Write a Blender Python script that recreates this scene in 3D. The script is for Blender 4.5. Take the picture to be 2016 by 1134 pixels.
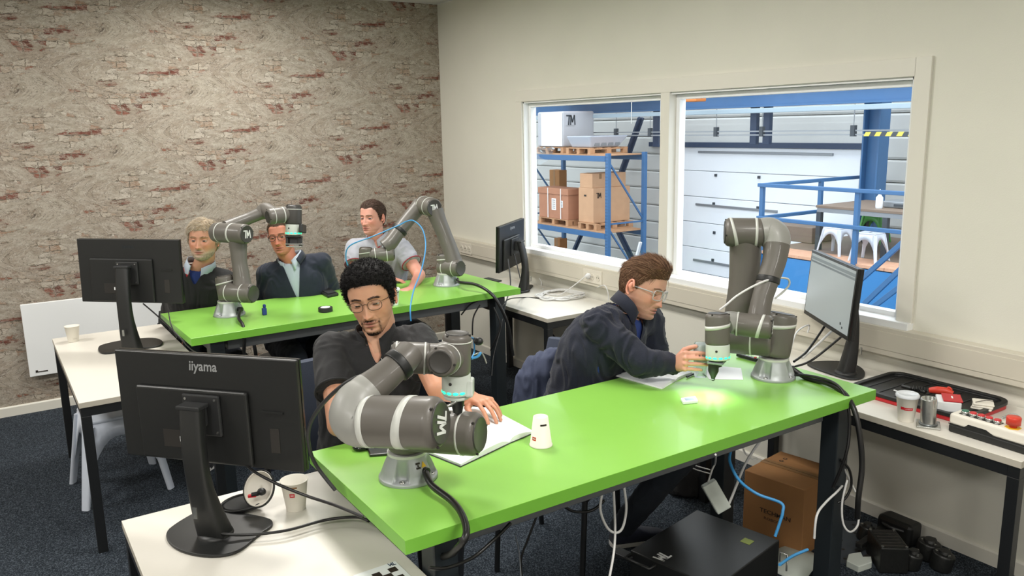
import bpy, math, random
import numpy as np
from mathutils import Vector, Matrix, noise
for o in list(bpy.data.objects): bpy.data.objects.remove(o, do_unlink=True)
SC = bpy.context.scene; COL = SC.collection
random.seed(7)
V = Vector
# ---------------------------------------------------------------- camera
F = 1592.69; YAW, PIT, ROL = 0.579165, 0.196216, -0.019436
CAM = V((0, 0, 1.92))
FW = V((math.sin(YAW)*math.cos(PIT), math.cos(YAW)*math.cos(PIT), -math.sin(PIT)))
_r0 = V((math.cos(YAW), -math.sin(YAW), 0)); _u0 = _r0.cross(FW)
RT = _r0*math.cos(ROL) + _u0*math.sin(ROL); UP = _u0*math.cos(ROL) - _r0*math.sin(ROL)
cd = bpy.data.cameras.new('camera'); cam = bpy.data.objects.new('camera', cd); COL.objects.link(cam)
cd.sensor_width = 36; cd.lens = F/2016*36; cd.clip_start = .05; cd.clip_end = 200
M3 = Matrix((RT, UP, -FW)).transposed()
cam.matrix_world = Matrix.Translation(CAM) @ M3.to_4x4()
SC.camera = cam
# ---------------------------------------------------------------- exposure, world, lights
SC.view_settings.view_transform = 'Standard'; SC.view_settings.look = 'None'
SC.view_settings.exposure = 0.1; SC.view_settings.gamma = 1; SC.view_settings.use_curve_mapping = False
w = bpy.data.worlds.new('world'); SC.world = w; w.use_nodes = True
bg = w.node_tree.nodes['Background']; bg.inputs[0].default_value = (.90, .95, 1, 1); bg.inputs[1].default_value = 2.6
WALLX, WALLY, CEIL = 3.51, 6.46, 2.97
def area(name, loc, rot, sx, sy, power, col=(1, .972, .925)):
    l = bpy.data.lights.new(name, 'AREA'); l.shape = 'RECTANGLE'; l.size = sx; l.size_y = sy; l.energy = power; l.color = col
    o = bpy.data.objects.new(name, l); COL.objects.link(o); o.location = loc; o.rotation_euler = rot; return o
LAMPS = [(-1.2, .6), (1.6, .6), (-1.2, 3.2), (1.6, 3.2), (-1.2, 5.3), (1.6, 5.3), (-1.2, -1.8), (1.6, -1.8)]
for i, (x, y) in enumerate(LAMPS):
    area('panel_light', (x, y, CEIL-.06), (0, 0, 0), .6, .6, 38)
area('hall_light', (8.5, 6, 5.8), (0, 0, 0), 8, 12, 420, (.93, .96, 1))
# ---------------------------------------------------------------- pixel -> point helpers (photo is 2016 x 1134)
def ray(px, py): return FW + RT*((px-1008)/F) - UP*((py-567)/F)
def W(px, py, d): return CAM + ray(px, py)*d
def onz(px, py, z): d = ray(px, py); return CAM + d*((z-CAM.z)/d.z)
def onx(px, py, x): d = ray(px, py); return CAM + d*(x/d.x)
def ony(px, py, y): d = ray(px, py); return CAM + d*(y/d.y)
def depth(p): return (V(p)-CAM).dot(FW)
# ---------------------------------------------------------------- materials
def lin(c):
    if isinstance(c, str): c = [int(c[i:i+2], 16)/255 for i in (0, 2, 4)]
    return tuple((x/12.92 if x <= .04045 else ((x+.055)/1.055)**2.4) for x in c) + (1,)
MATS = {}
def M(name, col, rough=.5, metal=0, var=0, vs=8, bump=0, bs=60, coat=0, em=None, es=0, trans=0, ior=1.45, sheen=0, attr=None, alpha=1, stretch=None, spec=None):
    m = bpy.data.materials.new(name); m.use_nodes = True; nt = m.node_tree; b = nt.nodes['Principled BSDF']; N = nt.nodes.new; L = nt.links.new
    c = lin(col); b.inputs['Base Color'].default_value = c; b.inputs['Roughness'].default_value = rough; b.inputs['Metallic'].default_value = metal
    if coat: b.inputs['Coat Weight'].default_value = coat
    if name == 'skin': b.inputs['Subsurface Weight'].default_value = .12; b.inputs['Subsurface Radius'].default_value = (.012, .005, .003); b.inputs['Subsurface Scale'].default_value = 1.0
    if sheen: b.inputs['Sheen Weight'].default_value = sheen
    if spec is not None: b.inputs['Specular IOR Level'].default_value = spec
    if trans: b.inputs['Transmission Weight'].default_value = trans; b.inputs['IOR'].default_value = ior
    if em: b.inputs['Emission Color'].default_value = lin(em); b.inputs['Emission Strength'].default_value = es
    if alpha < 1: b.inputs['Alpha'].default_value = alpha
    tc = N('ShaderNodeTexCoord'); src = tc.outputs['Object']
    if stretch:
        mp = N('ShaderNodeMapping'); mp.inputs['Scale'].default_value = stretch; L(src, mp.inputs[0]); src = mp.outputs[0]
    base = None
    if attr:
        a = N('ShaderNodeAttribute'); a.attribute_name = attr; base = a.outputs['Color']; L(base, b.inputs['Base Color'])
    if var:
        n = N('ShaderNodeTexNoise'); n.inputs['Scale'].default_value = vs; n.inputs['Detail'].default_value = 5; L(src, n.inputs['Vector'])
        mr = N('ShaderNodeMapRange'); mr.inputs[1].default_value = .3; mr.inputs[2].default_value = .7; mr.inputs[3].default_value = 1-var; mr.inputs[4].default_value = 1+var*.6
        L(n.outputs[0], mr.inputs[0])
        mx = N('ShaderNodeMix'); mx.data_type = 'RGBA'; mx.blend_type = 'MULTIPLY'; mx.inputs[0].default_value = 1; mx.inputs[6].default_value = c
        if base: L(base, mx.inputs[6])
        L(mr.outputs[0], mx.inputs[7]); L(mx.outputs[2], b.inputs['Base Color'])
    if bump:
        n2 = N('ShaderNodeTexNoise'); n2.inputs['Scale'].default_value = bs; n2.inputs['Detail'].default_value = 4; L(src, n2.inputs['Vector'])
        bp = N('ShaderNodeBump'); bp.inputs['Strength'].default_value = bump; bp.inputs['Distance'].default_value = .004
        L(n2.outputs[0], bp.inputs['Height']); L(bp.outputs[0], b.inputs['Normal'])
    MATS[name] = m; return m
M('wall_paint', 'dcdace', .7, var=.02, vs=3, bump=.12, bs=160)
M('wall_white', 'd8d5cc', .7)
M('ceiling', 'd6d3d0', .8, bump=.1, bs=80)
M('white_trim', 'dcd9ce', .45)
M('frame_white', 'eef0f0', .4)
M('trunking', 'cfc9ba', .42)
M('socket', 'd8d2c4', .4)
M('hole', '2a2724', .7)
M('green_top', '88c252', .33, var=.025, vs=5, bump=.03, bs=300, coat=.1)
M('green_edge_shaded', '6fae3a', .4, var=.03, vs=9)  # darker than the top: shading of the table edge is put into this green
M('white_top', 'dedad0', .35, var=.015, vs=6)
M('white_edge', 'b9b3a5', .5, var=.05, vs=20)
M('black_steel', '17191b', .42, bump=.03)
M('dark_steel', '22282c', .4)
M('grey_rail', '6d7072', .4, .3)
M('plastic_black', '1d1e1e', .42, bump=.06, bs=700)
M('plastic_black_gloss', '141516', .18)
M('plastic_dark', '28292a', .5, bump=.05, bs=400)
M('robot_grey', '625e58', .47, var=.02, vs=12, coat=.12)
M('robot_light', '959590', .44, coat=.05)
M('robot_cap', '3d3b38', .42)
M('ring_white', 'cccec8', .35)
M('alu', 'a6abac', .42, .35, var=.06, vs=25)
M('alu_dark', '84898a', .3, .8)
M('silver', 'bcbdb9', .25, .9, var=.05, vs=40, bump=.05)
M('led_green', '3fe0ae', .3, em='22dfa0', es=1.7)
M('flange_white', 'c9d0c8', .35)
M('logo_white', 'e6e7e5', .4)
M('logo_grey', '9b9d9e', .4)
M('cable_black', '151515', .38)
M('cable_blue', '3d8cc4', .4)
M('cable_white', 'd8d8d6', .4)
M('paper', 'eceff0', .6)
M('paper_cup', 'e7e2d6', .55)
M('red', 'c4262e', .4)
M('orange_red', 'd2402e', .4)
M('yellow', 'e3b51e', .5)
M('button_green', '2c6b57', .35)
M('cardboard', '9c6f43', .75, var=.07, vs=7, bump=.1, bs=60)
M('cardboard_pale', 'c49b78', .75, var=.06, vs=5)
M('cardboard_red', 'b07c60', .75, var=.08, vs=5)
M('tape', '8d6a45', .3)
M('pallet', 'b98f6b', .8, var=.15, vs=9)
M('ink', '2a2019', .7)
M('blue_steel', '3a6693', .45, var=.04, vs=5)
M('blue_dark', '2b3d58', .5)
M('blue_fascia', '367cb8', .5, var=.03, vs=4)
M('blue_light', '97a9b4', .5)
M('cladding', 'cbcdca', .45, var=.03, vs=2)
M('door_panel', 'eef3f8', .4, var=.01, vs=2)
M('grey_metal', '8a8f94', .4, .4)
M('anthracite', '3a4148', .5)
M('orange', 'c9793a', .6)
M('deck_wood', 'c99c80', .7, var=.12, vs=6, stretch=(1, 8, 1))
M('hall_floor', '77797a', .6, var=.1, vs=2)
M('bench_brown', '7a6a5c', .6, var=.08, vs=5)
M('stool_white', 'c9d0dc', .3, .1)
M('stool_green', '4f9a4a', .4)
M('plastic_wrap', 'c3cad6', .15, trans=.25, bump=1.0, bs=9)
M('wrap_white', 'dde1e6', .35, bump=.6, bs=7)
M('wrap_grey', 'b4b6bb', .35, bump=.6, bs=7)
M('clear', 'ffffff', .02, trans=1, ior=1.1)
M('screen', '6f7a80', .25)
M('chair_fabric', '3b4252', .85, bump=.2, bs=500)
M('skin', 'c08a6a', .5, attr='Col', bump=.08, bs=350)
M('hair', '3a2a20', .72, attr='Col', spec=.3)
M('eye', 'e6dfd6', .15, attr='Col', coat=.6)
M('cloth_black', '1b1b1d', .85, bump=.35, bs=420, sheen=.1)
M('cloth_charcoal', '1b1c20', .9, bump=.35, bs=420, sheen=.1)
M('cloth_navy', '1a2233', .85, bump=.35, bs=420, sheen=.15)
M('cloth_navy_dark', '161b2c', .9, bump=.4, bs=300, sheen=.12)
M('cloth_blue', '24365c', .85, bump=.3, bs=300)
M('cloth_grey', 'a3a5ae', .85, bump=.35, bs=300, sheen=.1)
M('cloth_red', '9c2f3f', .85)
M('shirt_light', 'b9c6d4', .8, bump=.3, bs=300)
M('denim', '20262f', .9, bump=.3, bs=500)
M('sole', 'd9d6d2', .6)
M('frame_gold', '6a5444', .3, .6)
M('frame_black', '15120f', .3)
M('frame_clear', 'd7dadc', .15, trans=.4)
M('lens', 'ffffff', .02, trans=1, ior=1.05)
M('sticker_green', '7e8b3a', .5)
M('light_panel', 'ffffff', .5, em='fff6e8', es=4)
M('clear_plastic', 'e6eef2', .1, trans=.85, ior=1.2, bump=.2, bs=30)
M('hazard', 'c9bd52', .5)
def glass_mat():
    m = bpy.data.materials.new('window_glass'); m.use_nodes = True; nt = m.node_tree; nt.nodes.clear(); N = nt.nodes.new; L = nt.links.new
    o = N('ShaderNodeOutputMaterial'); mx = N('ShaderNodeMixShader'); t = N('ShaderNodeBsdfTransparent'); g = N('ShaderNodeBsdfGlossy'); g.inputs['Roughness'].default_value = .02
    t.inputs[0].default_value = (.97, .985, .99, 1)
    f = N('ShaderNodeLayerWeight'); pw = N('ShaderNodeMath'); pw.operation = 'POWER'; pw.inputs[1].default_value = 4; ma = N('ShaderNodeMath'); ma.operation = 'MULTIPLY_ADD'; ma.inputs[1].default_value = .35; ma.inputs[2].default_value = .015
    L(f.outputs['Facing'], pw.inputs[0]); L(pw.outputs[0], ma.inputs[0]); L(ma.outputs[0], mx.inputs[0]); L(t.outputs[0], mx.inputs[1]); L(g.outputs[0], mx.inputs[2]); L(mx.outputs[0], o.inputs[0]); MATS['glass'] = m
    m2 = m.copy(); m2.name = 'lens_glass'; MATS['lens'] = m2
glass_mat()
def carpet_mat():
    m = M('carpet', '2a3038', .95); nt = m.node_tree; N = nt.nodes.new; L = nt.links.new; b = nt.nodes['Principled BSDF']; b.inputs['Specular IOR Level'].default_value = .15
    tc = N('ShaderNodeTexCoord'); n = N('ShaderNodeTexNoise'); n.inputs['Scale'].default_value = 170; n.inputs['Detail'].default_value = 3; n.inputs['Roughness'].default_value = .7
    L(tc.outputs['Object'], n.inputs['Vector']); cr = N('ShaderNodeValToRGB'); e = cr.color_ramp
    e.elements[0].position = .36; e.elements[0].color = lin('14191f'); e.elements[1].position = .72; e.elements[1].color = lin('6d7680')
    k = e.elements.new(.5); k.color = lin('2c333b'); L(n.outputs[0], cr.inputs[0])
    n2 = N('ShaderNodeTexNoise'); n2.inputs['Scale'].default_value = 2.5; L(tc.outputs['Object'], n2.inputs['Vector'])
    mx = N('ShaderNodeMix'); mx.data_type = 'RGBA'; mx.blend_type = 'MULTIPLY'; mx.inputs[0].default_value = .35; L(cr.outputs[0], mx.inputs[6]); L(n2.outputs[0], mx.inputs[7]); L(mx.outputs[2], b.inputs['Base Color'])
    bp = N('ShaderNodeBump'); bp.inputs['Strength'].default_value = .7; bp.inputs['Distance'].default_value = .004; L(n.outputs[0], bp.inputs['Height']); L(bp.outputs[0], b.inputs['Normal'])
carpet_mat()
def wallpaper_mat():
    # half-drop repeat 1.113 m x 0.836 m: every texture is sampled on a torus so that the print repeats like the real roll
    m = bpy.data.materials.new('wallpaper_brick'); m.use_nodes = True; MATS['wallpaper'] = m; nt = m.node_tree; N = nt.nodes.new; L = nt.links.new; b = nt.nodes['Principled BSDF']
    b.inputs['Roughness'].default_value = .8; b.inputs['Specular IOR Level'].default_value = .25
    tc = N('ShaderNodeTexCoord'); sp = N('ShaderNodeSeparateXYZ'); L(tc.outputs['Object'], sp.inputs[0])
    def mth(op, a, b_=None, c=None, clamp=False):
        n = N('ShaderNodeMath'); n.operation = op; n.use_clamp = clamp
        for i, v in enumerate((a, b_, c)):
            if v is None: continue
            if isinstance(v, (int, float)): n.inputs[i].default_value = v
            else: L(v, n.inputs[i])
        return n.outputs[0]
    X, Z = sp.outputs[0], sp.outputs[2]; tau = 2*math.pi
    ax = mth('MULTIPLY', X, tau/1.113); az = mth('MULTIPLY', Z, tau/.836)
    t1 = mth('ADD', ax, az); t2 = mth('SUBTRACT', ax, az)
    def torus(rad):
        s = []
        for t in (t1, t2):
            s += [mth('MULTIPLY', mth('COSINE', t), rad), mth('MULTIPLY', mth('SINE', t), rad)]
        a2 = mth('MULTIPLY', az, 2)
        s[0] = mth('ADD', s[0], mth('MULTIPLY', mth('COSINE', a2), .5)); s[3] = mth('ADD', s[3], mth('MULTIPLY', mth('SINE', a2), .5))
        cb = N('ShaderNodeCombineXYZ'); L(s[0], cb.inputs[0]); L(s[1], cb.inputs[1]); L(s[2], cb.inputs[2]); return cb.outputs[0], s[3]
    vec, ww = torus(.55)
    def noi(scale, detail=4, rough=.6, off=0):
        n = N('ShaderNodeTexNoise'); n.noise_dimensions = '4D'; n.inputs['Scale'].default_value = scale; n.inputs['Detail'].default_value = detail; n.inputs['Roughness'].default_value = rough
        if off:
            va = N('ShaderNodeVectorMath'); va.operation = 'ADD'; va.inputs[1].default_value = (off, off*.7, off*1.3); L(vec, va.inputs[0]); L(va.outputs[0], n.inputs['Vector'])
        else: L(vec, n.inputs['Vector'])
        L(ww, n.inputs['W']); return n
    def vor(scale, feat, warp=None, off=0):
        v = N('ShaderNodeTexVoronoi'); v.voronoi_dimensions = '4D'; v.feature = feat; v.inputs['Scale'].default_value = scale
        va = N('ShaderNodeVectorMath'); va.operation = 'ADD'; L(vec, va.inputs[0])
        if warp: L(warp, va.inputs[1])
        L(va.outputs[0], v.inputs['Vector']); L(ww, v.inputs['W']); return v
    def ramp(v, pts):
        r = N('ShaderNodeValToRGB'); e = r.color_ramp; e.elements[0].position = pts[0][0]; e.elements[0].color = lin(pts[0][1]); e.elements[1].position = pts[-1][0]; e.elements[1].color = lin(pts[-1][1])
        for p, c in pts[1:-1]: k = e.elements.new(p); k.color = lin(c)
        L(v, r.inputs[0]); return r.outputs[0]
    def mr(v, a, b_, c=0, d=1):
        n = N('ShaderNodeMapRange'); n.interpolation_type = 'SMOOTHSTEP'
        for i, q in enumerate((a, b_, c, d)): n.inputs[i+1].default_value = q
        L(v, n.inputs[0]); return n.outputs[0]
    def mix(f, a, b_, mode='MIX'):
        n = N('ShaderNodeMix'); n.data_type = 'RGBA'; n.blend_type = mode
        if isinstance(f, (int, float)): n.inputs[0].default_value = f
        else: L(f, n.inputs[0])
        for i, v in ((6, a), (7, b_)):
            if isinstance(v, str): n.inputs[i].default_value = lin(v)
            else: L(v, n.inputs[i])
        return n.outputs[2]
    big = noi(.8, 5, .62); med = noi(3.0, 5, .7, 3.1); warp = noi(4, 3, .6, 1.7)
    fmap = N('ShaderNodeMapping'); fmap.inputs['Scale'].default_value = (9, 9, 26); L(tc.outputs['Object'], fmap.inputs[0]); fine = N('ShaderNodeTexNoise'); fine.inputs['Scale'].default_value = 1.4; fine.inputs['Detail'].default_value = 7; fine.inputs['Roughness'].default_value = .72; L(fmap.outputs[0], fine.inputs['Vector'])
    plaster = ramp(med.outputs[0], [(.30, '9c9484'), (.42, 'b9b09f'), (.56, 'c9c1b1'), (.70, 'd8d1c3')])
    plaster = mix(mr(big.outputs[0], .44, .60), plaster, mix(.45, plaster, 'a89482'))
    plaster = mix(.30, plaster, ramp(fine.outputs[0], [(.3, '6f675a'), (.5, 'b8af9f'), (.7, 'e8e3d8')]))
    sub = N('ShaderNodeVectorMath'); sub.operation = 'SUBTRACT'; sub.inputs[1].default_value = (.5, .5, .5); L(warp.outputs[1], sub.inputs[0])
    wv = N('ShaderNodeVectorMath'); wv.operation = 'SCALE'; wv.inputs['Scale'].default_value = .045; L(sub.outputs[0], wv.inputs[0])
    cb = N('ShaderNodeCombineXYZ'); L(X, cb.inputs[0]); L(Z, cb.inputs[1]); ad = N('ShaderNodeVectorMath'); ad.operation = 'ADD'; L(cb.outputs[0], ad.inputs[0]); L(wv.outputs[0], ad.inputs[1])
    br = N('ShaderNodeTexBrick'); br.inputs['Scale'].default_value = 1; br.inputs['Brick Width'].default_value = 1.113/8; br.inputs['Row Height'].default_value = .836/20
    br.inputs['Mortar Size'].default_value = .004; br.inputs['Mortar Smooth'].default_value = .5; br.offset = .5; L(ad.outputs[0], br.inputs['Vector'])
    brf = br.outputs['Fac']
    # colour held constant over each brick: sample the torus noise at the brick's own cell
    def cell(v, size, off=None):
        q = mth('DIVIDE', v, size)
        if off is not None: q = mth('ADD', q, off)
        return mth('FLOOR', q)
    sa = N('ShaderNodeSeparateXYZ'); L(ad.outputs[0], sa.inputs[0]); row = cell(sa.outputs[1], .836/20); odd = mth('MULTIPLY', mth('MODULO', mth('ABSOLUTE', row), 2), .5); colm = mth('FLOOR', mth('SUBTRACT', mth('DIVIDE', sa.outputs[0], 1.113/8), odd))
    # wrap rows/columns to the half-drop lattice: 8 columns, 20 rows, (4 columns, 10 rows) identical
    half = mth('FLOOR', mth('DIVIDE', row, 10)); r10 = mth('SUBTRACT', row, mth('MULTIPLY', half, 10)); c8 = mth('MODULO', mth('ADD', mth('ADD', colm, mth('MULTIPLY', half, 4)), 800), 8)
    wn = N('ShaderNodeTexWhiteNoise'); wn.noise_dimensions = '2D'; cw = N('ShaderNodeCombineXYZ'); L(c8, cw.inputs[0]); L(r10, cw.inputs[1]); L(cw.outputs[0], wn.inputs['Vector'])
    rv = wn.outputs['Value']
    bcol = ramp(rv, [(.0, 'd8d0c1'), (.40, 'c9bdab'), (.58, 'b39a83'), (.74, 'a67e66'), (.88, '96594a'), (1.0, '84493c')])
    bcol = mix(mr(fine.outputs[0], .42, .60, 0, .55), bcol, 'cfc5b5')
    bcol = mix(mr(med.outputs[0], .52, .62, 0, .5), bcol, 'b5aa99')
    bcol = mix(mr(brf, .3, .8), bcol, '8f8676')
    patch = noi(1.15, 7, .66, 9.3); pm = mr(patch.outputs[0], .512, .528); col = mix(pm, plaster, bcol)
    # lone red bricks
    dr = mth('MULTIPLY', mr(rv, .90, .92), mth('MULTIPLY', mth('SUBTRACT', 1, mr(brf, .1, .5)), mr(patch.outputs[0], .47, .50)))
    col = mix(mth('MULTIPLY', dr, .9), col, ramp(fine.outputs[0], [(.34, '5c2f26'), (.5, '855042'), (.66, 'b08f7f')]))
    # flaking edges: a dark line with a light lip above it
    fl0 = noi(2.6, 6, .7, 30); e0 = mth('SUBTRACT', fl0.outputs[0], .5); lineA = mth('SUBTRACT', 1, mr(mth('ABSOLUTE', e0), 0, .010)); lip = mr(e0, .0, .02); lip = mth('MULTIPLY', lip, mth('SUBTRACT', 1, mr(e0, .02, .06)))
    maskA = mr(noi(1.6, 4, .6, 33).outputs[0], .36, .46)
    fl1 = noi(7.5, 4, .7, 50); lineB = mth('SUBTRACT', 1, mr(mth('ABSOLUTE', mth('SUBTRACT', fl1.outputs[0], .5)), 0, .012)); maskB = mr(noi(2.2, 4, .65, 55).outputs[0], .38, .46)
    edge = mth('SUBTRACT', 1, mr(mth('ABSOLUTE', mth('SUBTRACT', patch.outputs[0], .515)), 0, .009))
    brl = mth('MULTIPLY', mth('MULTIPLY', mr(brf, .3, .9), pm), mr(fine.outputs[0], .46, .54))
    dark = mth('MAXIMUM', mth('MULTIPLY', edge, .8), mth('MAXIMUM', mth('MULTIPLY', mth('MULTIPLY', lineA, maskA), .9), mth('MAXIMUM', mth('MULTIPLY', mth('MULTIPLY', lineB, maskB), .95), mth('MULTIPLY', brl, .6))))
    col = mix(mth('MULTIPLY', mth('MULTIPLY', lip, maskA), .45), col, 'e6dfd1')
    col = mix(mth('MULTIPLY', dark, .8), col, '3b3228')
    spots = mr(noi(9, 3, .6, 40).outputs[0], .665, .70); col = mix(mth('MULTIPLY', spots, .65), col, '463b30')
    col = mix(1.0, col, 'd8d6d6', 'MULTIPLY')
    L(col, b.inputs['Base Color'])
wallpaper_mat()
# ---------------------------------------------------------------- mesh builder
class MB:
    def __init__(s): s.v = []; s.f = []; s.m = []; s.s = []
    def add(s, vs, fs, mi=0, smooth=False):
        o = len(s.v); s.v += [V(p) for p in vs]; s.f += [tuple(i+o for i in f) for f in fs]; s.m += [mi]*len(fs); s.s += [smooth]*len(fs); return s
    def box(s, c, size, R=None, mi=0):
        c = V(c); x, y, z = [q/2 for q in size]
        p = [V((a*x, b*y, d*z)) for a in (-1, 1) for b in (-1, 1) for d in (-1, 1)]
        if R is not None: p = [R @ q for q in p]
        return s.add([c+q for q in p], [(0, 1, 3, 2), (4, 6, 7, 5), (0, 4, 5, 1), (2, 3, 7, 6), (0, 2, 6, 4), (1, 5, 7, 3)], mi)
    def box2(s, a, b, mi=0):
        a = V(a); b = V(b); return s.box((a+b)/2, [abs(q) for q in (b-a)], mi=mi)
    def hexa(s, b4, t4, mi=0):   # bottom quad, top quad
        return s.add(list(b4)+list(t4), [(3, 2, 1, 0), (4, 5, 6, 7), (0, 1, 5, 4), (1, 2, 6, 5), (2, 3, 7, 6), (3, 0, 4, 7)], mi)
    def bar(s, p0, p1, w, h, mi=0, up=(0, 0, 1)):
        p0 = V(p0); p1 = V(p1); d = (p1-p0).normalized(); u = V(up)
        if abs(d.dot(u)) > .98: u = V((0, 1, 0))
        r = d.cross(u).normalized(); u = r.cross(d)
        q = [r*(a*w/2)+u*(b*h/2) for a, b in ((-1, -1), (1, -1), (1, 1), (-1, 1))]
        return s.hexa([p0+k for k in q], [p1+k for k in q], mi)
    def lathe(s, p0, axis, prof, n=24, mi=0, smooth=True, ref=None):
        p0 = V(p0); d = V(axis).normalized(); r = (V(ref) if ref else (V((0, 0, 1)) if abs(d.z) < .9 else V((1, 0, 0)))); r = (r-d*r.dot(d)).normalized(); t = d.cross(r)
        vs = []; fs = []
        for (h, rad) in prof:
            for i in range(n): a = 2*math.pi*i/n; vs.append(p0+d*h+(r*math.cos(a)+t*math.sin(a))*rad)
        for j in range(len(prof)-1):
            for i in range(n): k = (i+1) % n; fs.append((j*n+i, j*n+k, (j+1)*n+k, (j+1)*n+i))
        s.add(vs, fs, mi, smooth)
        o = len(prof)-1
        s.add(vs[:n], [tuple(range(n-1, -1, -1))], mi); s.add(vs[o*n:], [tuple(range(n))], mi); return s
    def cyl(s, p0, p1, r, n=16, mi=0, r1=None):
        p0 = V(p0); p1 = V(p1); l = (p1-p0).length; return s.lathe(p0, p1-p0, [(0, r), (l, r if r1 is None else r1)], n, mi)
    def rcyl(s, p0, p1, r, b=.01, n=28, mi=0, ref=None):  # rounded rims
        p0 = V(p0); p1 = V(p1); l = (p1-p0).length; b = min(b, r*.6, l*.45); pr = []
        for i in range(5): a = math.pi/2*i/4; pr.append((b-b*math.cos(a), r-b+b*math.sin(a)))
        pr += [(l-h, q) for h, q in reversed(pr)]
        return s.lathe(p0, p1-p0, pr, n, mi, ref=ref)
    def tube(s, pts, rad, n=8, mi=0, sub=0):
        pts = [V(p) for p in pts]; rr = rad if isinstance(rad, (list, tuple)) else [rad]*len(pts)
        if sub: pts, rr = spline(pts, rr, sub)
        vs = []; fs = []; u = None
        for i, p in enumerate(pts):
            d = (pts[min(i+1, len(pts)-1)]-pts[max(i-1, 0)])
            d = d.normalized() if d.length > 1e-9 else V((0, 0, 1))
            if u is None: u = d.orthogonal().normalized()
            else:
                u = u-d*u.dot(d); u = u.normalized() if u.length > 1e-6 else d.orthogonal().normalized()
            t = d.cross(u)
            for k in range(n): a = 2*math.pi*k/n; vs.append(p+(u*math.cos(a)+t*math.sin(a))*rr[i])
        for j in range(len(pts)-1):
            for i in range(n): k = (i+1) % n; fs.append((j*n+i, j*n+k, (j+1)*n+k, (j+1)*n+i))
        s.add(vs, fs, mi, True); L = len(pts)-1
        s.add(vs[:n], [tuple(range(n-1, -1, -1))], mi); s.add(vs[L*n:], [tuple(range(n))], mi); return s
    def ell(s, c, rad, R=None, nu=20, nv=12, mi=0):
        c = V(c); vs = []; fs = []
        for j in range(nv+1):
            b = -math.pi/2+math.pi*j/nv
            for i in range(nu):
                a = 2*math.pi*i/nu; p = V((rad[0]*math.cos(b)*math.cos(a), rad[1]*math.cos(b)*math.sin(a), rad[2]*math.sin(b)))
                vs.append(c+(R @ p if R is not None else p))
        for j in range(nv):
            for i in range(nu): k = (i+1) % nu; fs.append((j*nu+i, j*nu+k, (j+1)*nu+k, (j+1)*nu+i))
        return s.add(vs, fs, mi, True)
    def capsule(s, p0, p1, r0, r1, n=14, mi=0):
        p0 = V(p0); p1 = V(p1); l = (p1-p0).length; pr = []
        for i in range(6): a = math.pi/2*i/5; pr.append((-r0*math.cos(a), max(r0*math.sin(a), 1e-4)))
        for i in range(6): a = math.pi/2*i/5; pr.append((l+r1*math.sin(a), max(r1*math.cos(a), 1e-4)))
        return s.lathe(p0, p1-p0 if l > 1e-6 else V((0, 0, 1)), pr, n, mi)
    def loft(s, secs, n=28, mi=0, cap=True):   # secs: (center, right, fwd, halfw, halfd [,exp])
        vs = []; fs = []
        for sec in secs:
            c, r, f, a, b = sec[:5]; e = sec[5] if len(sec) > 5 else 2.3
            for i in range(n):
                t = 2*math.pi*i/n; x = math.copysign(abs(math.sin(t))**(2/e), math.sin(t)); y = math.copysign(abs(math.cos(t))**(2/e), math.cos(t))
                vs.append(V(c)+V(r)*(x*a)+V(f)*(y*b))
        for j in range(len(secs)-1):
            for i in range(n): k = (i+1) % n; fs.append((j*n+i, j*n+k, (j+1)*n+k, (j+1)*n+i))
        s.add(vs, fs, mi, True)
        if cap: o = (len(secs)-1)*n; s.add(vs[:n], [tuple(range(n-1, -1, -1))], mi); s.add(vs[o:], [tuple(range(n))], mi)
        return s
    def prism(s, poly, o, ex, ey, ez, mi=0):  # poly (x,y) in frame o,ex,ey extruded by vector ez
        o = V(o); ex = V(ex); ey = V(ey); ez = V(ez); n = len(poly); a = [o+ex*x+ey*y for x, y in poly]
        s.add(a+[p+ez for p in a], [tuple(range(n-1, -1, -1)), tuple(range(n, 2*n))]+[(i, (i+1) % n, (i+1) % n+n, i+n) for i in range(n)], mi); return s
    def merge(s, o):
        k = len(s.v); s.v += o.v; s.f += [tuple(i+k for i in f) for f in o.f]; s.m += o.m; s.s += o.s; return s
    def mesh(s, name, inv=None):
        me = bpy.data.meshes.new(name); vs = [inv @ p for p in s.v] if inv is not None else s.v
        me.from_pydata([tuple(p) for p in vs], [], s.f); me.polygons.foreach_set('material_index', s.m); me.polygons.foreach_set('use_smooth', s.s); me.update(); return me
def spline(pts, rr, sub):
    out = []; ro = []; n = len(pts)
    for i in range(n-1):
        p0 = pts[max(i-1, 0)]; p1 = pts[i]; p2 = pts[i+1]; p3 = pts[min(i+2, n-1)]
        for k in range(sub):
            t = k/sub; t2 = t*t; t3 = t2*t
            out.append(.5*((2*p1)+(p2-p0)*t+(2*p0-5*p1+4*p2-p3)*t2+(3*p1-p0-3*p2+p3)*t3)); ro.append(rr[i]*(1-t)+rr[i+1]*t)
    out.append(pts[-1]); ro.append(rr[-1]); return out, ro
def tag(o, label=None, cat=None, group=None, kind=None):
    if label: o['label'] = label
    if cat: o['category'] = cat
    if group: o['group'] = group
    if kind: o['kind'] = kind
    return o
def WM(o):
    m = o.matrix_basis.copy()
    return (WM(o.parent) @ o.matrix_parent_inverse @ m) if o.parent else m
def thing(name, label, cat, loc=(0, 0, 0), rz=0, group=None, kind=None):
    o = bpy.data.objects.new(name, None); COL.objects.link(o); o.location = loc; o.rotation_euler = (0, 0, rz); o.empty_display_size = .05
    return tag(o, label, cat, group, kind)
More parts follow.
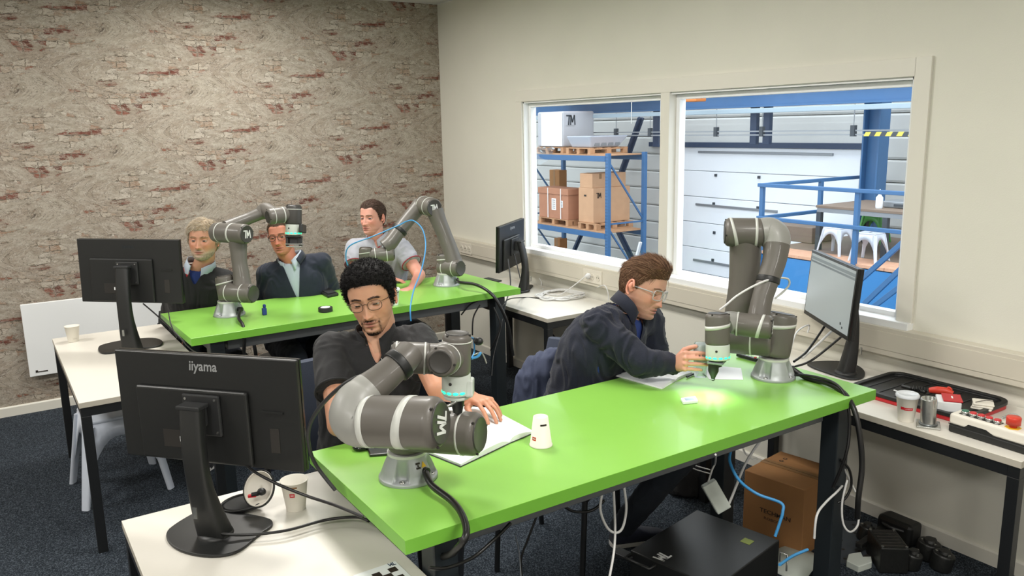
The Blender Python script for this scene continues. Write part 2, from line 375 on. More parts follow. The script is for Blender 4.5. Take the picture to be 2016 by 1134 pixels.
def obj(name, mb, mat, parent=None, local=False, bevel=0, seg=2, label=None, sub=0):
    mats = mat if isinstance(mat, (list, tuple)) else [mat]
    if isinstance(mb, bpy.types.Mesh): me = mb
    elif parent is not None: me = mb.mesh(name, None if local else WM(parent).inverted())
    else:
        lo = V([min(p[i] for p in mb.v) for i in range(3)]); hi = V([max(p[i] for p in mb.v) for i in range(3)]); c = V(((lo.x+hi.x)/2, (lo.y+hi.y)/2, lo.z))
        me = mb.mesh(name, Matrix.Translation(-c))
    for m in mats: me.materials.append(MATS[m])
    o = bpy.data.objects.new(name, me); COL.objects.link(o)
    if parent is not None: o.parent = parent
    elif not isinstance(mb, bpy.types.Mesh): o.location = c
    if bevel:
        b = o.modifiers.new('bevel', 'BEVEL'); b.width = bevel; b.segments = seg; b.limit_method = 'ANGLE'; b.angle_limit = .7
    if sub:
        b = o.modifiers.new('sub', 'SUBSURF'); b.levels = sub; b.render_levels = sub
    if label: o['label'] = label
    return o
def copy_tree(o, loc=None, rz=None, parent=None, label=None, group=None):
    c = o.copy(); COL.objects.link(c)
    if parent is not None: c.parent = parent
    if loc is not None: c.location = loc
    if rz is not None: c.rotation_euler = (0, 0, rz)
    if label: c['label'] = label
    if group: c['group'] = group
    for ch in [q for q in o.children]: copy_tree(ch, parent=c)
    return c
def ribbon(pts, w):
    out = MB(); polys = []
    for i in range(len(pts)-1):
        a = V(pts[i]+(0,)); b = V(pts[i+1]+(0,)); d = (b-a).normalized(); n = V((-d.y, d.x, 0))*(w/2); e = d*(w*.35)
        polys.append([tuple((a-n-e).xy), tuple((b-n+e).xy), tuple((b+n+e).xy), tuple((a+n-e).xy)])
    return polys
TM = ribbon([(0, .9), (.36, .9)], .14)+ribbon([(.30, .82), (.22, .08)], .14)+ribbon([(.46, .08), (.50, .9), (.68, .32), (.90, .9), (.98, .08)], .13)
def logo(mb, o, ex, ey, size, th=.0012, mi=0, polys=TM):
    ex = V(ex).normalized(); ey = V(ey); ey = (ey-ex*ey.dot(ex)).normalized(); n = ex.cross(ey)
    for p in polys: mb.prism([(x*size, y*size) for x, y in [(q[0]-.5, q[1]-.5) for q in p]], V(o), ex, ey, n*th, mi)
    return mb
def text_mb(txt, o, ex, ey, h, th=.0008, mi=0, bold=0, shear=0, cw=1.0, mb=None):
    """flat raised lettering; h = capital height"""
    cu = bpy.data.curves.new('t', 'FONT'); cu.body = txt; cu.size = 1; cu.align_x = 'CENTER'; cu.shear = shear; cu.offset = bold; cu.resolution_u = 2
    ob = bpy.data.objects.new('t', cu); COL.objects.link(ob); dg = bpy.context.evaluated_depsgraph_get(); me = bpy.data.meshes.new_from_object(ob.evaluated_get(dg))
    ex = V(ex).normalized(); ey = V(ey); ey = (ey-ex*ey.dot(ex)).normalized(); n = ex.cross(ey); k = h/.7
    mb = mb or MB(); mb.add([V(o)+ex*(v.co.x*k*cw)+ey*(v.co.y*k)+n*th for v in me.vertices], [tuple(p.vertices) for p in me.polygons], mi)
    bpy.data.objects.remove(ob); bpy.data.curves.remove(cu); bpy.data.meshes.remove(me); return mb
def rotz(a): return Matrix.Rotation(a, 3, 'Z')
def cable(name, pts, r, mat, label, sub=8, cat='cable', group=None, n=8):
    return tag(obj(name, MB().tube(pts, r, n, sub=sub), mat), label, cat, group)
# ================================================================ ROOM SHELL
X0, Y0 = -3.0, -3.2
def struct(name, mb, mat, **k):
    o = obj(name, mb, mat, **k); 
    if o.parent is None: o['kind'] = 'structure'
    return o
struct('floor', MB().box2((X0-.15, Y0-.15, -.12), (WALLX+.10, WALLY+.15, 0)), 'carpet')
wb = struct('wall_back', MB().box2((X0-.15, WALLY, 0), (WALLX+.10, WALLY+.15, CEIL)), 'wallpaper')
struct('wall_left', MB().box2((X0-.15, Y0, 0), (X0, WALLY, CEIL)), 'wall_white')
struct('wall_rear', MB().box2((X0-.15, Y0-.15, 0), (WALLX+.10, Y0, CEIL)), 'wall_white')
# window wall with its opening
OY0, OY1, OZ0, OZ1 = 2.085, 5.168, 1.0, 2.105
WT = .10
mb = MB()
mb.box2((WALLX, Y0, 0), (WALLX+WT, WALLY, OZ0)); mb.box2((WALLX, Y0, OZ1), (WALLX+WT, WALLY, CEIL))
mb.box2((WALLX, Y0, OZ0), (WALLX+WT, OY0, OZ1)); mb.box2((WALLX, OY1, OZ0), (WALLX+WT, WALLY, OZ1))
struct('wall_right', mb, 'wall_paint')
# ceiling with recessed lay-in tiles
ce = struct('ceiling', MB().box2((X0-.15, Y0-.15, CEIL+.02), (WALLX+.10, WALLY+.15, CEIL+.15)), 'ceiling')
mb = MB(); tile = None
nx = int((WALLX-X0)/.6)+1; ny = int((WALLY-Y0)/.6)+1
for i in range(nx):
    for j in range(ny):
        x1 = WALLX-i*.6; y1 = WALLY-j*.6; x0 = max(x1-.6, X0); y0 = max(y1-.6, Y0)
        lit = any(abs((x0+x1)/2-a) < .3 and abs((y0+y1)/2-b) < .3 for a, b in LAMPS)
        if lit or x1-x0 < .1 or y1-y0 < .1: continue
        t = MB().box2((x0+.004, y0+.004, CEIL), (x1-.004, y1-.004, CEIL+.02)); obj('ceiling_tile', t, 'ceiling', ce)
for i, (x, y) in enumerate(LAMPS):
    ix = int((WALLX-x)/.6); iy = int((WALLY-y)/.6); cx = WALLX-ix*.6-.3; cy = WALLY-iy*.6-.3
    t = thing('ceiling_light', 'square flat lighting panel set in the ceiling grid', 'light', (cx, cy, CEIL-.03), group='ceiling lighting panels')
    obj('frame', MB().box2((cx-.297, cy-.297, CEIL-.012), (cx+.297, cy+.297, CEIL+.02)), 'frame_white', t)
    obj('diffuser', MB().box2((cx-.28, cy-.28, CEIL-.018), (cx+.28, cy+.28, CEIL-.012)), 'light_panel', t)
# baseboards
def skirt(a, b, nrm):
    a = V(a); b = V(b); n = V(nrm); pr = [(0, 0), (.014, 0), (.014, .062), (.008, .07), (0, .07)]
    m = MB(); m.prism([(q[0], q[1]) for q in pr], a, n, (0, 0, 1), b-a); return m
struct('baseboard_back', skirt((X0, WALLY, 0), (WALLX, WALLY, 0), (0, -1, 0)), 'white_trim')
struct('baseboard_right', skirt((WALLX, Y0, 0), (WALLX, WALLY-.014, 0), (-1, 0, 0)), 'white_trim')
# window: casing, jambs, mullion, glass
win = thing('window_1', None, None, (WALLX, (OY0+OY1)/2, OZ0)); win['kind'] = 'structure'
FO = [2.01, 5.246, .985, 2.187]; x0, x1 = WALLX-.016, WALLX
GX = WALLX+.062
casing = [((x0, OY0-.005, OZ1), (x1, FO[1], FO[3])), ((x0, FO[0], FO[2]), (x1, OY0, FO[3])), ((x0, OY1, FO[2]), (x1, FO[1], OZ1))]
for a, b in casing: obj('casing', MB().box2(a, b), 'white_trim', win, bevel=.002)
MY0, MY1 = 3.597, 3.672
obj('mullion', MB().box2((x0, MY0, OZ0), (WALLX+.095, MY1, OZ1)), 'white_trim', win, bevel=.002)
obj('sill', MB().box2((WALLX-.045, FO[0], OZ0-.03), (WALLX+.098, FO[1], OZ0+.005)), 'frame_white', win, bevel=.003)
for y in (OY0+.001, OY1-.013): obj('jamb', MB().box2((WALLX, y, OZ0), (WALLX+.098, y+.012, OZ1-.001)), 'frame_white', win)
obj('head_jamb', MB().box2((WALLX, OY0, OZ1-.012), (WALLX+.098, OY1, OZ1)), 'frame_white', win)
for (a, b) in ((OY0+.013, MY0), (MY1, OY1-.013)):
    w_ = .028; fr = MB()
    for q in (((GX-.02, a, OZ0), (GX+.03, a+w_, OZ1-.013)), ((GX-.02, b-w_, OZ0), (GX+.03, b, OZ1-.013)), ((GX-.02, a+w_, OZ0), (GX+.03, b-w_, OZ0+w_)), ((GX-.02, a+w_, OZ1-.013-w_), (GX+.03, b-w_, OZ1-.013))): fr.box2(*q)
    sf = obj('sash', fr, 'frame_white', win, bevel=.002)
    obj('pane', MB().box2((GX, a+w_-.003, OZ0+w_-.003), (GX+.006, b-w_+.003, OZ1-.013-w_+.003)), 'glass', sf)
# cable trunking on the window wall
TZ0, TZ1, TX = .838, .972, WALLX-.058
tr = thing('cable_trunking', 'long cream cable trunking with sockets running under the window', 'trunking', (WALLX, 2, TZ0))
obj('body', MB().box2((TX, Y0+.3, TZ0), (WALLX-.001, WALLY-.02, TZ1)), 'trunking', tr, bevel=.003)
obj('cover_lid', MB().box2((TX-.003, Y0+.3, TZ0+.027), (TX+.001, WALLY-.02, TZ1-.022)), 'trunking', tr, bevel=.001)
def socket_block(yc, n):
    pl = obj('socket_plate', MB().box2((TX-.009, yc-.033*n, TZ0+.022), (TX-.002, yc+.033*n, TZ1-.02)), 'socket', tr, bevel=.002)
    for i in range(n):
        y = yc+(i-(n-1)/2)*.062; z = (TZ0+TZ1)/2
        m = MB().lathe((TX-.012, y, z), (1, 0, 0), [(0, .021), (.0, .0235), (.006, .0245)], 20); m.lathe((TX-.0125, y, z), (1, 0, 0), [(0, .019), (.002, .019)], 20, 1)
        m.cyl((TX-.014, y-.0095, z), (TX-.011, y-.0095, z), .003, 8, 2); m.cyl((TX-.014, y+.0095, z), (TX-.011, y+.0095, z), .003, 8, 2)
        obj('socket', m, ['socket', 'trunking', 'hole'], pl)
s1 = onx(918, 487, TX); s2 = onx(1168, 545, TX)
socket_block(s1.y, 3); socket_block(s2.y, 3)
# panel heater on the brick wall
a = ony(39.2, 600.3, WALLY-.05); b = ony(59.5, 742.6, WALLY-.05)
ht = thing('panel_heater', 'flat white panel heater hung low on the brick wallpaper', 'heater', (a.x+.5, WALLY, b.z))
obj('panel', MB().box2((a.x, WALLY-.055, b.z), (a.x+1.25, WALLY-.035, a.z)), 'frame_white', ht, bevel=.004)
obj('wall_bracket', MB().box2((a.x+.1, WALLY-.035, b.z+.06), (a.x+1.15, WALLY-.001, a.z-.06)), 'grey_metal', ht)
obj('badge', MB().box((a.x+.075, WALLY-.056, b.z+.03), (.075, .002, .007)).merge(MB().box((a.x+.045, WALLY-.056, b.z+.036), (.014, .002, .014))), 'ink', ht)
# ================================================================ WORKSHOP HALL BEHIND THE GLASS
HX = 14.1; HZ = -3.0
struct('floor_hall', MB().box2((WALLX+WT, -4, HZ-.1), (HX+.3, 22, HZ)), 'hall_floor')
DY0, DY1 = HX*.662, HX*1.05; DZ1 = 1.385
wh = struct('wall_hall', MB().box2((HX+.1, -4, HZ), (HX+.3, 22, 6)), 'cladding')
z = HZ
while z < 6:
    h = .42
    for (ya, yb) in (((-4, DY0), (DY1, 22)) if z+h/2 < DZ1 else ((-4, 22),)):
        m = MB(); pr = [(.1, .004), (.018, .012), (0, .05), (0, h-.04), (.018, h-.008), (.1, h-.004)]
        m.prism([(q[0], q[1]) for q in pr], (HX, ya, z), (1, 0, 0), (0, 0, 1), (0, yb-ya, 0)); obj('cladding_panel', m, 'cladding', wh)
    z += h
struct('wall_hall_end', MB().box2((WALLX+WT, 21.9, HZ), (HX+.3, 22.1, 6)), 'cladding')
struct('wall_hall_facade', MB().box2((WALLX+.02, Y0-1, HZ), (WALLX+WT, 22, -.13)), 'cladding')
dr = thing('door_1', None, None, (HX, (DY0+DY1)/2, HZ)); dr['kind'] = 'structure'
zz = [DZ1-.0, .84, .24, -.36, -.96, -1.56, -2.16, -2.9]
for i in range(len(zz)-1):
    obj('door_panel', MB().box2((HX-.02, DY0+.02, zz[i+1]+.006), (HX+.06, DY1-.02, zz[i]-.006)), 'door_panel', dr, bevel=.01)
for px, py0 in ((1409, 345), (1406, 458), (1494, 349), (1492, 409), (1405, 401), (1490, 465), (1403, 512), (1491, 519)):
    p = onx(px, py0, HX-.035); obj('hinge', MB().box(p, (.03, .06, .06)), 'anthracite', dr)
for (p0, p1) in (((1370, 402), (1530, 415)), ((1365, 511), (1500, 525)), ((1375, 299), (1640, 305))):
    a = onx(*p0, HX-.04); b = onx(*p1, HX-.04); b.z = a.z; obj('stiffener', MB().bar(a, b, .04, .05), 'grey_metal', dr, bevel=.005)
obj('lintel', MB().box2((HX-.1, DY0-.1, DZ1), (HX+.05, DY1+.3, DZ1+.11)), 'blue_dark', dr)
obj('head_panel', MB().box2((HX-.012, DY0-.1, DZ1+.09), (HX+.09, DY1+.3, DZ1+.5)), 'cladding', dr)
obj('backing', MB().box2((HX+.061, DY0, HZ), (HX+.09, DY1, DZ1)), 'door_panel', dr)
def hall(name, mb, mat, label, cat, group=None, **k): return tag(obj(name, mb, mat, **k), label, cat, group)
def ibeam(p0, p1, w, h, t=.03, mi=0, side=(0, 0, 1)):
    p0 = V(p0); p1 = V(p1); m = MB(); u = V(side); m.bar(p0, p1, t, h-.02, mi, side); m.bar(p0+u*(h/2), p1+u*(h/2), w, t, mi, side); m.bar(p0-u*(h/2), p1-u*(h/2), w, t, mi, side); return m
BX = 12.9
a = onx(1340, 200, BX); hall('crane_beam', ibeam((BX, 5, a.z), (BX, 20, a.z),   .28, .33), 'blue_steel', 'long blue steel crane beam crossing the hall above the door', 'beam')
a = onx(1340, 223, BX-.35); lb = hall('cable_duct', MB().box2((BX-.35, 5.5, a.z-.045), (BX-.27, 18, a.z+.045)), 'blue_light', 'pale blue flat rail just under the blue crane beam', 'rail', bevel=.01)
a = onx(1400, 266, BX-.1); cr = thing('conductor_rail', 'thin grey double rail with hanging clamps below the crane beam', 'rail', (BX-.1, 9, a.z))
for dz in (0, .07): obj('rail', MB().bar((BX-.1, 6.2, a.z+dz), (BX-.1, 18, a.z+dz), .03, .025), 'grey_metal', cr)
for px in (1213, 1280, 1410, 1500, 1680): q = onx(px, 262, BX-.1); obj('clamp', MB().box2((BX-.14, q.y-.04, a.z-.03), (BX-.06, q.y+.04, a.z+.16)), 'anthracite', cr); obj('hanger_rod', MB().cyl((BX-.1, q.y, a.z+.16), (BX-.1, q.y, 2.2), .008, 8), 'grey_metal', cr)
for i, (px, w_) in enumerate(((1489, .16), (1515, .16))):
    a = onx(px, 165, BX+.15); b = onx(px, 285, BX+.15)
    hall('steel_post', MB().box2((BX+.1, a.y-w_/2, b.z), (BX+.2, a.y+w_/2, a.z+.9)), 'blue_dark', ('left', 'right')[i]+' of the two short dark blue posts over the hall door', 'post', bevel=.01)
a = onx(1295, 205, BX+.15); hall('steel_post', MB().box2((BX+.1, a.y-.1, a.z-.95), (BX+.2, a.y+.1, a.z+.9)), 'blue_dark', 'dark blue post hanging just left of the window mullion', 'post', bevel=.01)
a = onx(1722, 300, 13.4); hall('steel_column', ibeam((13.4, a.y, HZ), (13.4, a.y, 5.5), .30, .30, .03, side=(0, 1, 0)), 'blue_steel', 'tall blue steel column at the right of the hall door', 'column')
# hazard strip
p0 = onx(1700, 264, 12.6); p1 = onx(1797, 266, 12.6); hz = thing('hazard_rail', 'black and yellow striped rail crossing the blue column', 'rail', p0[:]); n = 14
for i in range(n):
    y = p0.y+(p1.y-.5-p0.y)*i/n; dy = (p1.y-.5-p0.y)/n; m = MB(); m.prism([(0, -.035), (dy, -.035), (dy+.04*(-1 if dy < 0 else 1), .035), (.04*(-1 if dy < 0 else 1), .035)], (12.6, y, p0.z), (0, 1, 0), (0, 0, 1), (.05, 0, 0))
    obj('stripe', m, 'anthracite' if i % 2 else 'hazard', hz)
obj('bracket', MB().box2((12.65, p0.y-.5, p0.z-.02), (13.35, p0.y-.44, p0.z+.02)), 'anthracite', hz)
# orange crane and bracing
def lineX(X, a, b): p = onx(*a, X); q = onx(*b, X); return p, q
a, b = onx(1110, 196, 12.4), onx(1298, 186, 12.4)
cg = thing('crane_girder', 'orange crane girder seen at the top of the left pane', 'crane', (12.4, b.y, b.z))
obj('girder', MB().box2((12.2, 12.95, b.z-.03), (12.6, 17, b.z+.4)), 'orange', cg, bevel=.02); obj('hoist', MB().box2((12.1, 14.4, b.z-.1), (12.7, 15.0, b.z+.1)), 'anthracite', cg, bevel=.02)
obj('hook_cable', MB().tube([(12.0, 12.6, b.z), (12.0, 12.6, b.z-.75)], .012), 'silver', cg); obj('hook_cable', MB().tube([(12.0, 13.5, b.z), (12.0, 13.5, b.z-.6)], .012), 'silver', cg)
p = onx(1365, 188, 12.0); hall('crane_trolley', MB().box2((11.9, p.y-.16, p.z-.12), (12.2, p.y+.16, p.z+.25)), 'orange', 'small orange crane trolley at the top left of the right pane', 'trolley', bevel=.02)
for k, (p0, p1, w_, lab) in enumerate((((1262, 232), (1222, 345), .17, 'dark diagonal wall brace rising behind the top of the shelving'), ((1160, 352), (1196, 470), .14, 'dark diagonal brace behind the pale cartons'),
        ((1154, 440), (1122, 512), .12, 'dark diagonal brace left below the middle shelf'), ((1212, 444), (1262, 545), .15, 'dark diagonal brace right below the middle shelf'), ((1040, 205), (1115, 186), .3, 'dark roof truss bar in the upper left of the pane'))):
    a, b = lineX(13.7, p0, p1); hall('wall_brace', MB().bar(a, b, .06, w_, up=(1, 0, 0)).merge(MB().bar(a, b, w_, .02, up=(1, 0, 0))), 'blue_dark', lab, 'brace')
# pallet rack
RX0, RX1 = 11.45, 12.5
pf = onx(1197, 400, RX0); RY = pf.y; RYL = RY+3.0
tZ = onx(1197, 313, RX0).z; mZ = onx(1197, 466, RX0).z
rk = thing('pallet_rack', 'blue pallet rack with two loaded shelves behind the left pane', 'rack', (RX0, RY+1.3, HZ))
for (x, y) in ((RX0, RY), (RX1, RY), (RX0, RYL), (RX1, RYL)):
    m = MB().box2((x-.045, y-.05, HZ), (x+.045, y+.05, tZ+.12)); 
    o = obj('upright', m, 'blue_steel', rk, bevel=.008)
    if x == RX0 and y == RY:
        h = MB(); zq = mZ-1.5
        while zq < tZ+.05: h.box((x-.046, y-.02, zq), (.004, .012, .022)); h.box((x-.046, y+.02, zq), (.004, .012, .022)); zq += .07
        oo = obj('punched_holes', h, 'blue_dark', o); oo['kind'] = 'stuff'
for z in (tZ, mZ):
    for x in (RX0-.03, RX1+.03): obj('beam', MB().box2((x-.025, RY+.05, z-.06), (x+.025, RYL-.05, z+.06)), 'blue_steel', rk, bevel=.006)
    obj('shelf_board', MB().box2((RX0-.02, RY+.05, z+.062), (RX1+.02, RYL-.05, z+.085)), 'pallet', rk)
zt = tZ
for y in (RY, RYL):
    zb = tZ-.05
    for k in range(3):
        z2 = zb-1.35; obj('frame_brace', MB().bar((RX0, y, zb-(.0)), (RX1, y, z2), .035, .035), 'blue_steel', rk); obj('frame_tie', MB().bar((RX0, y, z2-.02), (RX1, y, z2-.02), .035, .035), 'blue_steel', rk); zb = z2-.1
def pallet(loc, sx, sy, label, rz=0):
    t = thing('pallet', label, 'pallet', loc, rz, 'wooden pallets on the blue rack')
    for i in range(5): x = -sx/2+.05+i*(sx-.1)/4; obj('top_board', MB().box((x, 0, .131), (.1, sy, .02)), 'pallet', t, local=True)
    for j in range(3):
        y = -sy/2+.05+j*(sy-.1)/2; obj('bearer', MB().box((0, y, .11), (sx, .1, .02)), 'pallet', t, local=True); obj('bottom_board', MB().box((0, y, .011), (sx, .1, .02)), 'pallet', t, local=True)
        for i in range(3): obj('block', MB().box((-sx/2+.07+i*(sx-.14)/2, y, .0605), (.13, .1, .078)), 'pallet', t, local=True)
    return t
S1 = tZ+.086; S0 = mZ+.086
def ycen(px, X, py=430): return onx(px, py, X).y
def onshelf(px, py, z): return onz(px, py, z)
def yat(px, x): return onx(px, 380, x).y
# middle shelf: wooden crate + pale cartons (the near corner, left and right pixel edges fix each box)
def kk(px, py=400): d = ray(px, py); return d.y/d.x
def cornerbox(pc, pl, pr, xf, maxd=1.1, py=400):
    y0 = kk(pc, py)*xf; y1 = kk(pl, py)*xf; xb = min(y0/kk(pr, py), xf+maxd); return xf, xb, y0, y1
xf, xb, y0, y1 = cornerbox(1118, 1060, 1150, RX0+.06, .9); y1 = min(y1, RYL-.08)
pallet(((xf+xb)/2, (y0+y1)/2, S0), xb-xf, y1-y0, 'pallet carrying the strapped reddish crate on the middle shelf')
ch = onx(1100, 373, xf).z-(S0+.14); c1 = thing('crate', 'reddish strapped plywood crate with white labels on the middle shelf', 'crate', ((xf+xb)/2, (y0+y1)/2, S0+.142))
obj('box', MB().box2((xf+.02, y0+.02, S0+.143), (xb, y1, S0+.143+ch)), 'cardboard_red', c1, bevel=.01); obj('lid', MB().box2((xf, y0, S0+.143+ch-.13), (xb+.02, y1+.02, S0+.16+ch)), 'cardboard_red', c1, bevel=.01)
for px in (1079, 1104): y = kk(px)*xf; obj('strap', MB().box2((xf-.008, y-.012, S0+.15), (xf-.002, y+.012, S0+.16+ch)), 'paper', c1)
for (px, py, w_, h) in ((1090, 402, .17, .28), (1105, 402, .1, .16)):
    p = onx(px, py, xf+.01); lb = obj('paper_label', MB().box2((xf+.012, p.y-w_/2, p.z-h/2), (xf+.0195, p.y+w_/2, p.z+h/2)), 'paper', c1); m = MB()
    for r_ in range(5): m.box((xf+.0115, p.y, p.z+h*.35-r_*h*.17), (.002, w_*.7, h*.05))
    obj('print', m, 'ink', lb)
xf, xb, y0, y1 = cornerbox(1174, 1138, 1255, RX0+.04, 1.1); pallet(((xf+xb)/2, (y0+y1)/2, S0), xb-xf, y1-y0, 'pallet under the big pale carton on the middle shelf')
xf, xb, y0, y1 = cornerbox(1168, 1138, 1240, RX0+.10, 1.1); y1 -= .02
bt = onx(1168, 371, xf).z; cb_ = thing('carton', 'big pale brown carton on a pallet on the middle shelf', 'carton', ((xf+xb)/2, (y0+y1)/2, S0+.142))
obj('box', MB().box2((xf, y0, S0+.143), (xb, y1, bt)), 'cardboard_pale', cb_, bevel=.008)
p = ony(1179, 385, y0-.004); obj('logo', logo(MB(), p, (1, 0, 0), (0, 0, 1), .13, .004), 'ink', cb_); p = onx(1152, 385, xf-.003); obj('handle_hole', MB().box(p, (.006, .08, .04)), 'hole', cb_)
yy0 = y0+.04; xq0 = yy0/kk(1166, 350); xq1 = yy0/kk(1232, 350); ct = ony(1190, 341, yy0).z; cc = thing('carton', 'smaller pale carton stacked on the big carton on the middle shelf', 'carton', ((xq0+xq1)/2, yy0+.25, bt)); xq1 = min(xq1, xb)
obj('box', MB().box2((xq0, yy0, bt+.001), (xq1, yy0+.45, ct)), 'cardboard_pale', cc, bevel=.008); obj('tape', MB().box2((xq0+.2, yy0-.003, ct-.12), (xq0+.27, yy0+.45, ct+.003)), 'tape', cc)
# two brown cartons at the left end of the rack, one on the middle and one on the low shelf
LZ = onx(1070, 497, RX1-.25).z
for x in (RX0-.03, RX1+.03): obj('beam', MB().box2((x-.025, RY+.05, LZ-.145), (x+.025, RYL-.05, LZ-.026)), 'blue_steel', rk, bevel=.006)
obj('shelf_board', MB().box2((RX0-.02, RY+.05, LZ-.024), (RX1+.02, RYL-.05, LZ-.001)), 'pallet', rk)
for (px0, px1, pyt, zb, lab) in ((1054, 1082, 334, S0, 'brown carton at the left edge just under the top shelf'), (1054, 1090, 468, LZ, 'brown carton at the left edge below the middle shelf')):
    X = RX1-.18; ya = yat(px0, X); yb = yat(px1, X); ya = min(ya, RYL-.06); zt_ = onx(px1, pyt, X).z; c = thing('carton', lab, 'carton', (X+.1, (ya+yb)/2, zb)); obj('box', MB().box2((X, yb, zb+.001), (X+.24, ya, zt_)), 'cardboard', c, bevel=.01); obj('tape', MB().box2((X-.003, (ya+yb)/2-.04, zb+.001), (X, (ya+yb)/2+.04, zt_)), 'tape', c)
# top shelf: white wrapped machine, wrapped tray on pallets
xf, xb, y0, y1 = cornerbox(1108, 1058, 1170, RX0+.20, 1.05, 260); y1 = min(y1, RYL-.02); wt = onx(1108, 219, xf).z
pallet(((xf+xb)/2, (y0+y1)/2, S1), xb-xf, y1-y0, 'pallet under the tall white wrapped load on the top shelf')
wm = thing('wrapped_load', 'tall white foil-wrapped machine on the top shelf', 'package', ((xf+xb)/2, (y0+y1)/2, S1+.142))
obj('grey_side', MB().box2((xf, y0, S1+.143), (xb, y1, wt)), 'wrap_grey', wm, bevel=.04, seg=3, label='grey wrapped side')
obj('white_sheet', MB().box2((xf-.02, y0+.01, S1+.16), (xf-.001, y1-.18, wt-.03)), 'wrap_white', wm, bevel=.008, label='bright white front sheet')
p = ony(1124, 236, y0-.006); obj('logo', logo(MB(), p, (1, 0, 0), (0, 0, 1), .25, .004), 'anthracite', wm); p = ony(1123, 249, y0-.004); obj('lettering', text_mb('ROBOTICS', p, (1, 0, 0), (0, 0, 1), .035, bold=.01), 'logo_grey', wm)
m = MB(); n = 14; vs = []
for j in range(6):
    for i in range(n+1):
        t = i/n; y = y0+(y1-y0)*t; sag = .40*4*t*(1-t); z = S1+.14-(sag*j/5)+.02*math.sin(t*25+j); vs.append((RX0-.07-.04*math.sin(j*.9+t*6), y, z))
m.add(vs, [(j*(n+1)+i, j*(n+1)+i+1, (j+1)*(n+1)+i+1, (j+1)*(n+1)+i) for j in range(5) for i in range(n)], 0, True)
obj('hanging_foil', m, 'clear_plastic', wm, label='clear foil sagging over the shelf edge')
xf, xb, y0, y1 = cornerbox(1162, 1114, 1238, RX0+.02, 1.1, 290); y1 = min(y1, y1)
pallet(((xf+xb)/2, (y0+y1)/2, S1), xb-xf, y1-y0, 'pallet under the foil-wrapped tray on the top shelf')
wt2 = onx(1165, 268, xf).z; wr = thing('wrapped_tray', 'flared silver foil-wrapped tray on the top shelf', 'package', ((xf+xb)/2, (y0+y1)/2, S1+.142)); z0 = S1+.143
m = MB(); b4 = [(xf+.1, y0+.1, z0), (xb-.2, y0+.1, z0), (xb-.2, y1-.1, z0), (xf+.1, y1-.1, z0)]; t4 = [(xf, y0, wt2), (xb+.03, y0, wt2), (xb+.03, y1, wt2), (xf, y1, wt2)]
m.hexa([V(p) for p in b4], [V(p) for p in t4]); obj('foil', m, 'plastic_wrap', wr, bevel=.03, seg=3)
m = MB()
for k in range(4): xx = xf+.25+k*(xb-xf-.5)/3; m.box2((xx-.07, y0+.06, z0+.04), (xx+.07, y1-.12, wt2-.05))
obj('contents', m, 'grey_metal', wr)
# pole leaning
a, b = lineX(RX0-.2, (1261, 477), (1243, 545)); hall('leaning_pole', MB().bar(a, b+(b-a)*1.2, .06, .04), 'wrap_white', 'white pole leaning against the blue rack post', 'pole')
# ---------------------------------------------------------------- platform with bench and stools
PX = 10.9; PZ = onx(1688, 520, PX).z; pe = onx(1490, 500, PX); PY1 = pe.y+.08; PY0 = 3.5; PXE = HX-.15
pt = thing('platform', 'raised blue platform with a pale wooden deck and railing', 'platform', (PX+1.4, (PY0+PY1)/2, HZ))
yb0 = PY1; i = 0
while yb0 > PY0+.1:
    obj('deck_board', MB().box2((PX-.0, max(yb0-1.2, PY0)+.004, PZ-.05), (PX+.55, yb0-.004, PZ)), 'deck_wood', pt, bevel=.003); yb0 -= 1.2
obj('deck', MB().box2((PX+.56, PY0, PZ-.05), (PXE, PY1, PZ-.003)), 'bench_brown', pt)
zf = PZ-.06; k = 0
while zf > HZ+.3:
    obj('side_panel', MB().box2((PX+.01, PY0+.03, zf-.62), (PX+.06, PY1-.02, zf-.006)), 'blue_fascia', pt, bevel=.004); zf -= .63
obj('frame', MB().box2((PX+.07, PY0+.05, HZ), (PXE-.05, PY1-.05, PZ-.052)), 'blue_dark', pt)
RZ1 = onx(1500, 364, PX).z; RZ2 = onx(1688, 462, PX).z-.02; yp1 = onx(1500, 400, PX).y; yp2 = onx(1688, 400, PX).y
def rail(a, b): obj('handrail', MB().bar(a, b, .06, .06), 'blue_steel', pt, bevel=.008)
ptz = PZ+1.02
for z in (RZ1, PZ+.55): rail((PX-.03, PY0, z), (PX-.03, yp1+.06, z)); rail((PX, yp1, z), (PXE, yp1, z))
for y in (yp1, yp2, yp2-1.9): obj('rail_post', MB().box2((PX-.03, y-.035, PZ-.35), (PX+.04, y+.035, RZ1)), 'blue_steel', pt, bevel=.006)
for x in (PX+1.55, PXE-.05): obj('rail_post', MB().box2((x-.035, yp1-.035, PZ), (x+.035, yp1+.035, RZ1)), 'blue_steel', pt, bevel=.006)
# stair rails in front of the fascia
for (p0, p1) in (((1780, 475), (1690, 555)), ((1775, 528), (1708, 592)), ((1775, 562), (1712, 610))):
    a, b = lineX(PX-.5, p0, p1); obj('stair_rail', MB().bar(a, b+(b-a)*.1, .05, .07), 'blue_steel', pt, bevel=.006)
